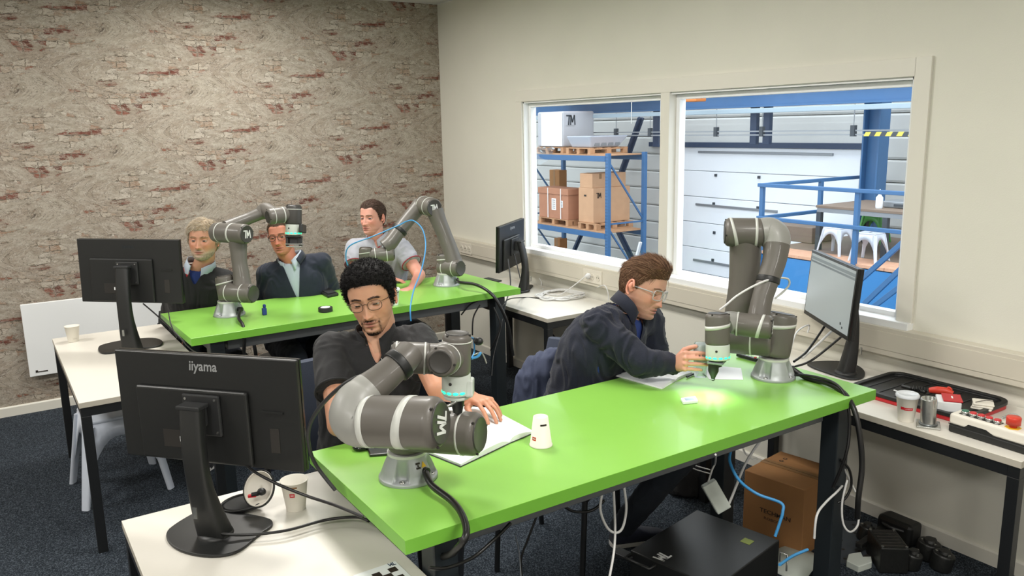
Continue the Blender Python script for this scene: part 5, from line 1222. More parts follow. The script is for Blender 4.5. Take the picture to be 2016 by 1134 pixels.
    def collar(mat, r0, hgt, openg, pts_l, name='collar', tip=.04, dz=0):
        m = MB(); N_ = 44; vs = []; fs = []
        for i in range(N_+1):
            a = openg+(2*math.pi-2*openg)*i/N_; e = math.exp(-((min(a-openg, 2*math.pi-openg-a))/.28)**2)
            dirv = ff*math.cos(a)+rr_*math.sin(a); fw_ = max(0, math.cos(a))
            base = c+dirv*r0-ax*(.012+fw_*.022)+ax*dz; topp = base+ax*hgt*(1-.35*e)-dirv*.004; outr = base+dirv*(.013+.006*e)-ax*(.006+tip*e)
            vs += [base, topp, topp+dirv*.005+ax*.001, outr]
        for i in range(N_):
            for k in range(3): fs.append((i*4+k, (i+1)*4+k, (i+1)*4+k+1, i*4+k+1))
        m.add(vs, fs, 0, True); o = obj(name, m, mat, t); md = o.modifiers.new('s', 'SOLIDIFY'); md.thickness = .003; return o
    if cloth.get('cuff'):
        for k in 'AB':
            sh, el = J['sh'+k], J['el'+k]; c_ = sh.lerp(el, .575); d_ = (el-sh).normalized(); u_ = d_.orthogonal().normalized(); v_ = d_.cross(u_); r_ = .0515+cloth.get('inf', .014)*1.25
            obj('sleeve_cuff', MB().tube([c_+(u_*math.cos(a*.2618)+v_*math.sin(a*.2618))*r_ for a in range(25)], cloth['cuff'][1], 8), cloth['cuff'][0], t)
    for cargs in cloth.get('collars', []): collar(*cargs[0], **cargs[1])
    return t, HM, R, ff, rr_, ax
def surfpt(px, py, off=.002, names=None):
    dg = bpy.context.evaluated_depsgraph_get(); o = CAM.copy(); d = ray(px, py).normalized()
    for _ in range(12):
        h, loc, n, i, ob, m = SC.ray_cast(dg, o, d)
        if not h: return W(px, py, 3)
        if names is None or any(ob.name.startswith(k) for k in names): return loc-d*off
        o = loc+d*.0005
def hand_args(w, d, b, th, curl, **k): return ((w, d, b, th, curl), k)
def vcut(J, w0=.045, top=0, dlen=.20, side=0):
    n, c = J['neck'], J['chest']; ax = (n-c).normalized(); r = J['rt']; f = ax.cross(r)
    def cut(p):
        q = p-n; h = -q.dot(ax); x = q.dot(r)-side*h; return q.dot(f) > .0 and -.03 < h < dlen and abs(x) < w0*(1-h/dlen)+.002
    return cut
# ---------------- 1: man in a black polo, front table
J = {}
J['neck'] = W(741, 668, 2.95); J['chest'] = W(728, 735, 2.98); J['pel'] = V((J['chest'].x-.02, J['chest'].y+.10, .56))
J['shA'] = W(655, 690, 2.93); J['shB'] = W(822, 672, 2.96)
J['elA'] = W(668, 836, 2.70); J['wrA'] = onz(858, 846, .945)
J['elB'] = W(862, 765, 2.80); J['wrB'] = onz(929, 784, .962)
px_ = J['pel']
for k, sx in (('A', -1), ('B', 1)):
    J['hp'+k] = px_+V((sx*.09, -.02, -.01)); J['kn'+k] = px_+V((sx*.13, -.44, 0)); J['kn'+k].z = .54; J['an'+k] = V((px_.x+sx*.15, px_.y-.38, .09))
J['rt'] = (J['shA']-J['shB']).normalized()
J['hands'] = [hand_args(J['wrA'], onz(945, 856, .945)-J['wrA'], (0, 0, 1), (-.2, .9, 0), (.25, .45, .3)), 
              hand_args(J['wrB'], (.05, -1, .12), (0, .12, 1), (-1, 0, 0), ((.55, .35, .15), (.5, .35, .2), (.5, .38, .2), (.55, .4, .2)), spread=.16, tc=.2, s=.98)]
HL_F = [(0, .068), (25, .066), (42, .058), (58, .035), (72, -.012), (82, -.035), (92, .005), (110, -.02), (140, -.06), (180, -.075)]
P = dict(seed=3, hairline=HL_F, hairc='0d0b0b', hair2='171314', style='afro', hthick=.021, nstr=3200, sw=.0013, beard='goatee', beardc='1d1614', brow='1a1210', lid=.25, gaze=(.0, .85, -.42), iris='2a1a12', jaw=.98, nose=1.08, lips='8f4f48', glasses=('frame_gold', .0013, .0235, .0175, 2.6), ruddy=.5, hvar=.5, capk=.95)
def zipline(m, pts, r): m.tube(pts, r, 6, sub=4)
pr1 = person('man with curly black hair and glasses in a black polo writing at the front table', (720.5, 600, 2.83), CV(-.05, -.27, .95), CV(-.17, .95, .25), 1.02, 'cc9a7c', P, J,
    dict(mat='cloth_black', sleeve=.29, cuff=('cloth_black', .0045), inf=.016, wr=.005, vox=.006, cut=vcut(J, .026, dlen=.06), collars=[(('cloth_black', .070, .036, .38, None), dict(tip=.075, dz=.030))]))
t, HM, R, ff, rr_, ax = pr1
pts = [surfpt(746+k*2.2, 690+k*7.5, .001, ('top',)) for k in range(6)]
obj('zip', MB().tube(pts, .0022, 6, sub=3), 'silver', t, label='silver zip at the neck')
for (a_, nm_) in (((621, 752), 'A'), ((872, 745), 'B')): pass
# ---------------- 2: man in a navy fleece reaching for the robot
J = {}
J['neck'] = W(1236, 614, 3.42); J['chest'] = W(1185, 690, 3.46); J['pel'] = V((W(1120, 800, 3.56).x, W(1120, 800, 3.56).y, .55))
J['shA'] = W(1178, 640, 3.30); J['shB'] = W(1275, 632, 3.56)
J['elA'] = W(1262, 714, 3.22); J['wrA'] = W(1329, 716, 3.235)
J['elB'] = W(1292, 705, 3.55); J['wrB'] = J['elB']+V((-.16, .05, -.22))
px_ = J['pel']; J['rt'] = (J['shA']-J['shB']).normalized()
for k, (dx, dy) in (('A', (-.02, -.10)), ('B', (.08, .06))):
    J['hp'+k] = px_+V((dx*.8, dy*.8, -.01)); J['kn'+k] = V((px_.x+.36+dx, px_.y-.22+dy*1.6, .55))
J['anA'] = onz(1225, 1036, .09); J['anB'] = onz(1345, 930, .09); J['foot'] = (.75, -.25, 0)
hd = CV(.28, .20, .93)
J['hands'] = [hand_args(J['wrA'], hd, CV(-.93, .1, .30), CV(.0, 1, -.2), ((1.15, .35, .2), (1.2, .35, .25), (1.2, .38, .25), (1.2, .42, .3)), tc=.5, s=.98, spread=.10),
              hand_args(J['wrB'], (.3, -.9, 0), (0, 0, 1), (-1, 0, 0), (.3, .4, .3))]
J['br'] = 1.06
P = dict(seed=11, hairline=[(0, .064), (30, .062), (48, .052), (60, .040), (72, .018), (80, -.010), (90, .004), (105, -.012), (130, -.05), (180, -.07)], hairc='5d412d', hair2='94735a', style='quiff', nstr=5000, hlen=.032, sw=.00065, lift=.10, sidelen=.22, beard='stubble', beardc='4a3226', brow='4d3526', lid=.32, gaze=(0, .8, -.6), jaw=1.0, nose=1.0, lips='a2605a', glasses=('frame_clear', .0021, .027, .020, 4.5), ruddy=.9, capk=.55)
pr2 = person('man with swept-back brown hair and clear glasses in a navy fleece gripping the robot', (1299, 580, 3.36), CV(.74, -.33, .55), CV(.24, .93, .12), 1.03, 'd2a08a', P, J,
    dict(mat='cloth_navy_dark', inf=.022, wr=.007, shoes='cloth_navy_dark', vox=.0065, cut=vcut(J, .04, dlen=.10), inner='cloth_blue', collars=[(('cloth_navy_dark', .080, .046, .6, None), dict(tip=.02, dz=0.026))]))
# ---------------- 3: grey-haired man, back left
J = {}
J['neck'] = W(394, 528, 4.92); J['chest'] = W(395, 580, 4.97); J['pel'] = V((J['chest'].x, J['chest'].y+.1, .56))
J['shA'] = W(345, 553, 4.95); J['shB'] = W(443, 553, 4.95); J['elA'] = W(336, 622, 5.02); J['elB'] = W(458, 615, 5.02); J['wrA'] = J['elA']+V((.14, .0, -.10)); J['wrB'] = J['elB']+V((-.16, .0, -.10)); J['rt'] = (J['shA']-J['shB']).normalized()
def legs_default(J, dz=.55):
    px_ = J['pel']
    for k, sx in (('A', -1), ('B', 1)): J['hp'+k] = px_+V((sx*.09, -.02, -.01)); J['kn'+k] = V((px_.x+sx*.13, px_.y-.42, dz)); J['an'+k] = V((px_.x+sx*.14, px_.y-.36, .09))
legs_default(J); J['br'] = 1.08
J['hands'] = [hand_args(J['wrA'], (.6, -.6, -.1), (0, 0, 1), (-1, 0, 0), (.3, .4, .3)), hand_args(J['wrB'], (-.9, -.3, 0), (0, 0, 1), (0, -1, 0), (.3, .4, .3))]
P = dict(seed=21, hairline=[(0, .060), (25, .062), (42, .060), (55, .045), (68, .012), (78, -.03), (92, -.01), (110, -.045), (140, -.07), (180, -.08)], hairc='a8967c', hair2='cfc4b2', style='swept', nstr=3600, hlen=.028, sw=.0008, lift=.28, sidelen=.7, hthick=.013, beard='full', beardc='c4b4a2', brow='9c8062', browk=.6, lid=.17, gaze=(0, 1, 0), iris='47525a', jaw=1.12, fat=1.10, nose=1.1, lips='a8625a', ruddy=.9, voxel=.009, hvar=.25, capk=.6)
person('grey-haired bearded man in a black sweater over a pale collared shirt at the back left', (390.8, 474, 4.80), CV(.02, -.08, 1), CV(.01, 1, .08), 1.0, 'c99377', P, J,
    dict(mat='cloth_black', inf=.02, vox=.007, cut=vcut(J, .042, dlen=.075), inner='cloth_blue', collars=[(('shirt_light', .080, .036, .42, None), dict(tip=.075, dz=0.030)), (('red', .0795, .004, .42, None), dict(tip=.02, dz=.012, name='collar_trim'))]))
# ---------------- 4: man in navy cardigan, middle back
J = {}
J['neck'] = W(574, 514, 5.14); J['chest'] = W(582, 566, 5.20); J['pel'] = V((J['chest'].x, J['chest'].y+.1, .56))
J['shA'] = W(527, 540, 5.14); J['shB'] = W(632, 518, 5.2); J['elA'] = W(522, 600, 5.24); J['elB'] = W(655, 580, 5.34); J['wrA'] = J['elA']+V((.15, .0, -.10)); J['wrB'] = J['elB']+V((-.14, .0, -.10)); J['rt'] = (J['shA']-J['shB']).normalized(); legs_default(J); J['br'] = 1.06
J['hands'] = [hand_args(J['wrA'], (.8, -.4, 0), (0, 0, 1), (0, -1, 0), (.3, .4, .3)), hand_args(J['wrB'], (-.8, -.4, 0), (0, 0, 1), (0, -1, 0), (.3, .4, .3))]
P = dict(seed=31, hairline=[(0, .070), (30, .076), (50, .06), (65, .02), (78, -.02), (92, 0), (110, -.04), (140, -.07), (180, -.08)], hairc='54402f', style='short', nstr=1500, hlen=.012, sw=.0009, brow='6b4a35', lid=.18, gaze=(0, 1, -.1), jaw=1.02, nose=1.05, ruddy=1.2, vit=5, glasses=('frame_black', .0017, .024, .0175, 2.8), lips='a2564e', voxel=.009)
person('man in a navy zip cardigan and dark glasses half hidden behind the gripper', (545.5, 467.5, 5.02), CV(-.10, -.10, 1), CV(-.14, 1, .1), .97, 'c8836a', P, J,
    dict(mat='cloth_navy', inf=.02, vox=.007, cut=vcut(J, .050, dlen=.22, side=.03), inner='shirt_light', collars=[(('shirt_light', .076, .030, .35, None), dict(tip=.04, dz=0.028)), (('cloth_navy', .086, .034, .75, None), dict(tip=.01, dz=0.020, name='jacket_collar'))]))
# ---------------- 5: man in grey polo, back right
J = {}
J['neck'] = W(744, 472, 5.62); J['chest'] = W(750, 520, 5.66); J['pel'] = V((J['chest'].x, J['chest'].y+.08, .56))
J['shA'] = W(700, 489, 5.55); J['shB'] = W(789, 487, 5.62); J['elA'] = W(700, 545, 5.42); J['elB'] = W(826, 542, 5.50); J['wrA'] = J['elA']+V((.16, -.05, -.03)); J['wrB'] = J['elB']+V((-.14, -.16, -.05)); J['rt'] = (J['shA']-J['shB']).normalized(); legs_default(J)
J['hands'] = [hand_args(J['wrA'], (.8, -.4, 0), (0, 0, 1), (0, -1, 0), (.3, .4, .3)), hand_args(J['wrB'], (-.8, -.4, 0), (0, 0, 1), (0, -1, 0), (.3, .4, .3))]
P = dict(seed=41, hairline=[(0, .066), (28, .076), (46, .060), (58, .040), (70, .005), (79, -.02), (92, .0), (110, -.03), (140, -.065), (180, -.08)], hairc='46332a', hair2='6b584c', style='short', hthick=.010, nstr=2000, hlen=.018, sw=.001, comb=(-.3, -.8, -.2), brow='5e4232', lid=.18, gaze=(-.3, 1, -.1), iris='47525a', jaw=.98, nose=1.12, ruddy=1.1, lips='a85a52', voxel=.007)
person('man with short brown hair in a pale grey polo at the back right', (719.5, 430, 5.50), CV(-.44, -.10, .9), CV(-.02, 1, .1), .98, 'd29a88', P, J,
    dict(mat='cloth_grey', sleeve=.29, cuff=('cloth_red', .0032), inf=.016, vox=.009, wr=.006, cut=vcut(J, .028, dlen=.08), collars=[(('cloth_grey', .076, .032, .5, None), dict(tip=.045, dz=0.026)), (('cloth_red', .0755, .006, .5, None), dict(tip=.02, dz=0.018, name='collar_trim'))]))
# ================================================================ CHAIRS
def office_chair(label, c, rz, w=.46, seat=.47, col='chair_fabric', bh=.40, jacket=False):
    t = thing('office_chair', label, 'chair', (c[0], c[1], 0), rz)
    obj('seat', MB().loft([((0, 0, seat-.07), (1, 0, 0), (0, 1, 0), w*.46, w*.46, 4), ((0, 0, seat-.04), (1, 0, 0), (0, 1, 0), w*.5, w*.5, 4), ((0, 0, seat-.02), (1, 0, 0), (0, 1, 0), w*.48, w*.48, 4)], 32), col, t, local=True)
    secs = []
    for k in range(9): q = k/8; z = seat+.12+bh*q; secs.append(((0, -w*.5-.03-.06*q, z), (1, 0, 0), (0, 1, -.0), w*.46*(1-.12*q*q), .022+.012*math.sin(q*3.14), 5))
    obj('backrest', MB().loft(secs, 32), col, t, local=True)
    for s in (-1, 1):
        obj('leg', MB().tube([(s*.20, -.24, 0), (s*.20, -.20, seat-.06), (s*.20, -.25, seat+.1), (s*.19, -.27, seat+.25)], .0125, 10, sub=4), 'black_steel', t, local=True)
        obj('leg', MB().tube([(s*.20, .24, 0), (s*.20, .20, seat-.06)], .0125, 10), 'black_steel', t, local=True); obj('side_rail', MB().tube([(s*.20, -.205, seat-.075), (s*.20, .21, seat-.075)], .0125, 10), 'black_steel', t, local=True)
    return t
def at_person(J): return (J['pel'].x, J['pel'].y)
c1x = W(640, 735, 3.12)
office_chair('grey-blue padded office chair under the man in the black polo', (pr1[0].location.x-.06, pr1[0].location.y+.02), math.pi+.1, w=.54)
office_chair('black chair hidden under the man in the navy fleece', (pr2[0].location.x-.04, pr2[0].location.y+.02), 2.1, bh=.34)
def rounded(name, pts_fn, mat, **k): pass
# jacket over the chair of the man on the right
jc = W(1078, 730, 3.72)
def jacket():
    m = MB(); m.loft([((jc.x, jc.y, .42), RT, FW, .17, .06, 2.4), ((jc.x, jc.y, .62), RT, FW, .165, .075, 2.4), ((jc.x+.01, jc.y, .80), RT, FW, .15, .075, 2.4), ((jc.x+.03, jc.y, .88), RT, FW, .11, .06, 2.2), ((jc.x+.05, jc.y, .915), RT, FW, .05, .035, 2)], 30); return m
v_, f_ = remesh(jacket(), .009, 4, None, .009, 4); mm = MB(); mm.v = [V(q) for q in v_]; mm.f = f_; mm.m = [0]*len(f_); mm.s = [True]*len(f_)
M('jacket_blue', '41485f', .85, bump=.3, bs=300)
tag(obj('jacket', mm, 'jacket_blue'), 'slate blue jacket hung over the chair back behind the navy fleece man', 'jacket')
for k, (n, lab) in enumerate((((2), 'black chair under the grey-haired man'), ((3), 'black chair under the man in the navy cardigan'), ((4), 'black chair under the man in the grey polo'))):
    p = [o for o in COL.objects if o.name.startswith('person') and o.parent is None][n]
    office_chair(lab, (p.location.x, p.location.y+.02), math.pi, w=.44, bh=.2, col='plastic_black')
# ================================================================ THINGS ON THE FRONT GREEN TABLE
def cup(name, label, base, h, r0, r1, lid=False, mat='paper_cup', flip=False, rim=True, logo_c=None, group=None, ang=-2.2):
    t = thing(name, label, 'cup', base[:]); b = V(base); z = V((0, 0, 1)); th = .0012
    if flip: pr = [(0, r1), (h, r0), (h, r0-.006), (h-.004, r0-.007), (h-.004, .0005)]; m = MB().lathe(b, z, [(0, r1+.0015), (.003, r1+.002), (.004, r1)]+[(h, r0), (h, r0-.0035), (h-.006, r0-.0045), (h-.006, .0005)], 40)
    else: m = MB().lathe(b, z, [(0, r0), (h, r1), (h+.001, r1+.0018), (h-.0015, r1+.0022), (h+.0005, r1-.001), (.006, r0-th), (.006, .0005)], 40)
    obj('body', m, mat, t)
    if lid: obj('lid', MB().lathe(b+z*(h-.004), z, [(0, r1+.003), (.008, r1+.0035), (.010, r1+.001), (.013, r1-.001), (.013, r1-.006), (.009, r1-.008), (.009, .0005)], 40), 'wrap_white' if mat != 'paper' else 'paper', t)
    if logo_c:
        for (hz_, w_, hh, cmat, da) in logo_c:
            rr = (r1+(r0-r1)*(hz_/h) if flip else r0+(r1-r0)*(hz_/h))+.0006; vs = []; n = 8
            for k in range(n+1):
                a = ang+da+(k/n-.5)*w_/rr
                for s in (-1, 1): r_ = rr+((r0-r1) if flip else (r1-r0))*(s*hh/2/h); vs.append(b+V((math.cos(a)*r_, math.sin(a)*r_, hz_+s*hh/2)))
            obj('print', MB().add(vs, [(2*k, 2*k+2, 2*k+3, 2*k+1) for k in range(n)], 0, True), cmat, t)
    return t
camang = lambda p: math.atan2(-p.y, -p.x)
b = onz(1065, 876, TZ); b.z = TZ+.0006
cup('paper_cup', 'upturned white paper cup in the middle of the front green table', b, .098, .024, .036, flip=True, logo_c=[(.076, .022, .006, 'ink', .35), (.030, .016, .012, 'orange_red', -.75), (.030, .011, .003, 'paper', -.75)], ang=camang(b))
def book(name, label, spine0, spine1, left, right, z, th=.012, mat='paper', curl=.012, cover='ink', flat=False):
    """open notebook: spine line between two points, pages to left and right corners"""
    s0, s1 = V(spine0), V(spine1); t = thing(name, label, 'notebook', ((s0.x+s1.x)/2, (s0.y+s1.y)/2, z))
    for side, (a, b_) in (('left', left), ('right', right)):
        a = V(a); b_ = V(b_); n = 14; vs = []; lo = []
        for i in range(n+1):
            q = i/n; hgt = th*(1-.55*q)*(.35+.65*min(1, q*6)) + curl*math.sin(min(1, q*1.15)*math.pi)*.5; hgt = hgt if q > 0 else .003
            for (p, e) in ((s0, a), (s1, b_)): x = p.lerp(e, q); vs.append(V((x.x, x.y, z+.0022+hgt))); lo.append(V((x.x, x.y, z+.0022)))
        m = MB(); k = len(vs); F_ = [(2*i, 2*i+2, 2*i+3, 2*i+1) for i in range(n)]; m.add(vs+lo, F_+[(x+k, w_+k, y+k, z_+k) for x, y, z_, w_ in [(f[0], f[1], f[2], f[3]) for f in F_]]+[(2*i, 2*i+k, 2*i+2+k, 2*i+2) for i in range(n)]+[(2*i+1, 2*i+3, 2*i+3+k, 2*i+1+k) for i in range(n)]+[(2*n, 2*n+k, 2*n+1+k, 2*n+1)], 0, False)
        obj('page_block', m, mat, t)
    cc = [V(left[0]), V(s0), V(right[0]), V(right[1]), V(s1), V(left[1])]; ctr = sum(cc, V((0, 0, 0)))/6; cc = [ctr+(p-ctr)*1.02 for p in cc]
    obj('cover', poly_slab(ccw(cc), z+.0003, .0017), cover, t); return t
zt = TZ
book('open_notebook', 'open blank notebook beside the front robot under the man\'s hands', onz(1003, 873, zt), onz(868, 812, zt)+V((0, 0, 0)), (onz(907, 919, zt), onz(785, 870, zt)), (onz(1050, 853, zt), onz(962, 806, zt)), zt, .014, cover='plastic_dark')
def flat_box(name, label, cat, corners, z, th, mat, top=None, bevel=.002):
    t = thing(name, label, cat, tuple(sum((V(c) for c in corners), V((0, 0, 0)))/len(corners))[:2]+(z,)); o = obj('body', poly_slab(ccw([V(c) for c in corners]), z+.0004, th), mat, t, bevel=bevel); return t
q = [onz(722, 884, zt), onz(728, 900, zt), onz(778, 896, zt), onz(770, 878, zt)]
ph = flat_box('smartphone', 'black smartphone lying behind the front robot base', 'phone', q, zt, .009, 'plastic_black_gloss', bevel=.002)
cc_ = sum(q, V())/4; obj('glass', poly_slab(ccw([cc_+(p-cc_)*.9 for p in q]), zt+.0095, .0006), 'screen_dot', ph)
mo = onz(717, 882, zt); t = thing('computer_mouse', 'glossy black mouse by the near left edge of the green table', 'mouse', (mo.x, mo.y, zt))
obj('body', MB().ell((mo.x, mo.y, zt+.010), (.042, .030, .0165), rotz(.3), 28, 14), 'plastic_black_gloss', t)
for k in range(6): a = k*1.05; obj('key', MB().ell((mo.x+.022*math.cos(a), mo.y+.016*math.sin(a), zt+.0215), (.007, .0055, .003), None, 12, 8), 'grey_metal', t)
# notebook, papers and small things by the right-hand man
book('closed_notebook', 'open white notebook under the arm of the navy fleece man', onz(1262, 727, zt), onz(1330, 750, zt)+V((0, 0, 0)), (onz(1203, 738, zt), onz(1303, 766, zt)), (onz(1300, 712, zt), onz(1362, 735, zt)), zt, .008, cover='paper', curl=.004)
q = [onz(1385, 731, zt), onz(1396, 747, zt), onz(1463, 748, zt), onz(1459, 725, zt), onz(1425, 722, zt)]
t = thing('note_paper', 'square sheet of white paper behind the robot gripper', 'paper', tuple(onz(1425, 735, zt))); obj('sheet', poly_slab(ccw(q), zt+.0003, .0008), 'paper', t)
q = [onz(1340, 789, zt), onz(1345, 797, zt), onz(1374, 794, zt), onz(1369, 785, zt)]
t = flat_box('white_block', 'small white plastic block in the light under the gripper', 'block', q, zt, .011, 'paper', bevel=.002)
cc_ = sum(q, V())/4; obj('pale_sticker', poly_slab(ccw([cc_+(p-cc_)*.6 for p in q]), zt+.0115, .0006), 'blue_light', t)
a, b_ = onz(1452, 698, zt+.01), onz(1492, 709, zt+.01); t = thing('remote_control', 'slim black remote lying beside the tall robot base', 'remote', (a.x, a.y, zt)); obj('body', MB().bar(a, b_, .022, .014), 'plastic_black', t, bevel=.004)
for k in range(4): p = a.lerp(b_, .15+.16*k); obj('button', MB().cyl(p+V((0, 0, .0071)), p+V((0, 0, .009)), .004, 10), 'logo_white', t)
p = a.lerp(b_, .88); obj('button', MB().cyl(p+V((0, 0, .0071)), p+V((0, 0, .011)), .006, 10), 'orange_red', t, label='red button')
p = onz(1478, 718, zt); t = thing('pen', 'thin black pen lying across the notebook edge', 'pen', tuple(onz(1358, 738, zt))); obj('barrel', MB().cyl(onz(1352, 742, zt+.006), onz(1372, 733, zt+.006), .004, 10), 'plastic_black', t); obj('clip', MB().bar(onz(1366, 735, zt+.0115), onz(1372, 733, zt+.0115), .002, .001), 'silver', t)
b = W(1379, 742, 3.19); t = thing('clear_cover', 'clear plastic cover held in the hand of the navy fleece man', 'cover', b[:]); ax_ = (W(1380, 676, 3.18)-b); L_ = ax_.length
obj('shell', MB().lathe(b, ax_, [(0, .024), (L_*.7, .029), (L_, .027), (L_+.004, .024), (L_+.003, .0005)], 28), 'clear_plastic', t); obj('white_core', MB().rcyl(b+ax_*.45, b+ax_*.97, .0235, .008, 24), 'flange_white', t)
# ================================================================ THINGS ON THE BACK GREEN TABLE
q = [onz(627, 577, zt), onz(645, 587, zt), onz(667, 582, zt), onz(650, 572, zt)]
t = flat_box('wallet', 'black wallet-like case near the far edge of the back green table', 'case', q, zt, .017, 'plastic_black', bevel=.004); cc_ = sum(q, V())/4; obj('top_phone', poly_slab(ccw([cc_+(p-cc_)*.72 for p in q]), zt+.0176, .007), 'plastic_dark', t, bevel=.002)
p = onz(641, 613, zt); t = thing('tape_roll', 'round black tape roll with a white label on the back green table', 'tape', (p.x, p.y, zt)); obj('roll', MB().lathe((p.x, p.y, zt+.0005), (0, 0, 1), [(0, .041), (.024, .041), (.024, .036)], 36), 'plastic_black', t, bevel=.001); obj('label', MB().lathe((p.x, p.y, zt+.0246), (0, 0, 1), [(0, .027), (.0008, .027)], 30), 'paper', t)
p = onz(521, 620, zt); t = thing('blue_figure', 'small dark blue plastic piece standing near the back left robot', 'figure', (p.x, p.y, zt)); obj('block', MB().box((p.x, p.y, zt+.0205), (.024, .022, .04)), 'cloth_blue', t, bevel=.004); obj('knob', MB().box((p.x+.002, p.y, zt+.051), (.016, .018, .02)), 'cloth_blue', t, bevel=.005)
MATS['cloth_blue'].node_tree.nodes['Principled BSDF'].inputs['Base Color'].default_value = lin('243a7c')
p = onz(775, 600, zt); p.z = zt+.0006; cup('paper_cup', 'white lidded cup with red print behind the curly-haired man', p, .092, .028, .038, lid=True, mat='paper', logo_c=[(.042, .03, .014, 'red', .3), (.078, .06, .004, 'ink', .3)], ang=camang(p))
# ================================================================ LEFT DESKS
DZ = .74
p = onz(145, 672, DZ); p.z = DZ+.0006; cup('paper_cup', 'paper cup alone on the far left white desk', p, .092, .028, .039, ang=camang(p), logo_c=[(.02, .02, .006, 'socket', .3)])
p = onz(583, 1001, DZ); p.z = DZ+.0006; cup('paper_cup', 'pale cup with a red mark behind the big monitor', p, .098, .030, .042, ang=camang(p), logo_c=[(.060, .016, .013, 'red', -.25), (.06, .010, .003, 'paper', -.25), (.086, .03, .006, 'tape', -.2)])
# opened clam case with red and black inserts
p = onz(500, 992, DZ); t = thing('clam_case', 'open oval hard case lined in white beside the big monitor base', 'case', (p.x, p.y, DZ))
def shell(c, rx, ry, dp, R, th=.0035):
    n = 40; vs = []; fs = []; prof = [(1.0, 0), (.99, -.35), (.9, -.75), (.7, -.95), (.35, -1.0), (.02, -1.0)]
    for s_ in (0, 1):
        for (k, h) in (prof if s_ == 0 else prof[::-1]):
            for i in range(n):
                a = 2*math.pi*i/n; o = th*s_; vs.append(V(c)+R @ V(((rx-o)*k*math.cos(a), (ry-o)*k*math.sin(a), (dp-o)*h)))
    L_ = len(prof)*2
    for j in range(L_-1):
        for i in range(n): k = (i+1) % n; fs.append((j*n+i, (j+1)*n+i, (j+1)*n+k, j*n+k))
    for i in range(n): k = (i+1) % n; fs.append(((L_-1)*n+i, i, k, (L_-1)*n+k))
    return MB().add(vs, fs, 0, True)
u = V((p.x, p.y, DZ)); Rl = Matrix.Rotation(math.radians(-12), 3, RT) 
c_up = W(509, 962, 2.56); n_ = CV(-.15, .35, .95); e1 = V((n_.y, -n_.x, 0)).normalized(); e1 = -e1 if e1.dot(RT) < 0 else e1; e2 = n_.cross(e1); R_up = Matrix((e1, e2, n_)).transposed()
obj('lid_shell', shell(c_up, .052, .060, .022, R_up), 'plastic_black', t); obj('lid_lining', shell(c_up+n_*.002, .0475, .0555, .018, R_up), 'paper_cup', t)
c_lo = onz(476, 986, DZ+.03); n_lo = V((-.25, -.1, 1)).normalized(); e1 = RT.copy(); e1 = (e1-n_lo*e1.dot(n_lo)).normalized(); R_lo = Matrix((e1, n_lo.cross(e1), n_lo)).transposed(); c_lo.z = DZ+.027
obj('lower_shell', shell(c_lo, .072, .045, .022, R_lo), 'plastic_black', t); obj('lower_lining', MB().ell(c_lo-n_lo*.004, (.064, .038, .004), R_lo, 30, 6), 'plastic_dark', t)
q0 = W(515, 968, 2.525); obj('black_plug', MB().ell(q0, (.014, .012, .013), M3, 16, 10), 'plastic_black', t); obj('black_cable_end', MB().tube([q0, q0+RT*-.012+UP*-.006, q0+RT*-.03+UP*-.010], .0075, 10, sub=3), 'plastic_black', t); obj('red_plug', MB().bar(q0+RT*-.016-UP*.011, q0+RT*-.042-UP*.014, .012, .009), 'red', t, bevel=.002, label='red insert')
# calibration plate with black squares
p = onz(755, 1134, DZ); t = thing('calibration_plate', 'white plate with black squares at the bottom edge of the desk', 'plate', (p.x, p.y, DZ)); ctr = p; a = onz(776, 1108, DZ); b_ = onz(700, 1134, DZ); ex = (a-b_); ex.z = 0; ex.normalize(); ey = V((-ex.y, ex.x, 0)); co = a+ex*.004
S_ = .125
m = MB(); m.prism([(0, 0), (S_, 0), (S_, S_), (0, S_)], (co.x, co.y, DZ+.0005), -ex, -ey if (-ex).cross(-ey).z > 0 else ey, (0, 0, .004))
obj('plate', m, 'paper', t, bevel=.0008)
ux = -ex; uy = -ey if (-ex).cross(-ey).z > 0 else ey
sq = .0235
for i in range(4):
    for j in range(4):
        if (i+j) % 2 == 0: m = MB(); o_ = V((co.x, co.y, DZ+.0046))+ux*(.014+i*sq)+uy*(.026+j*sq); m.prism([(0, 0), (sq, 0), (sq, sq), (0, sq)], o_, ux, uy, (0, 0, .0004)); obj('black_square', m, 'ink', t)
obj('logo', logo(MB(), V((co.x, co.y, DZ+.0046))+ux*.016+uy*.010, ux, uy, .018, .0004), 'blue_dark', t)
# ================================================================ BACK RIGHT DESK
q = [onz(954, 549, DZ), onz(976, 558, DZ), onz(992, 557, DZ), onz(969, 548, DZ)]
q = [onz(952, 550, DZ), onz(978, 557, DZ), onz(988, 554, DZ), onz(962, 548, DZ)]
t = flat_box('smartphone', 'dark phone lying on the back right desk behind the green table corner', 'phone', q, DZ, .009, 'plastic_dark'); cc_ = sum(q, V())/4; obj('glass', poly_slab(ccw([cc_+(x-cc_)*.88 for x in q]), DZ+.0095, .0005), 'screen_dot', t)
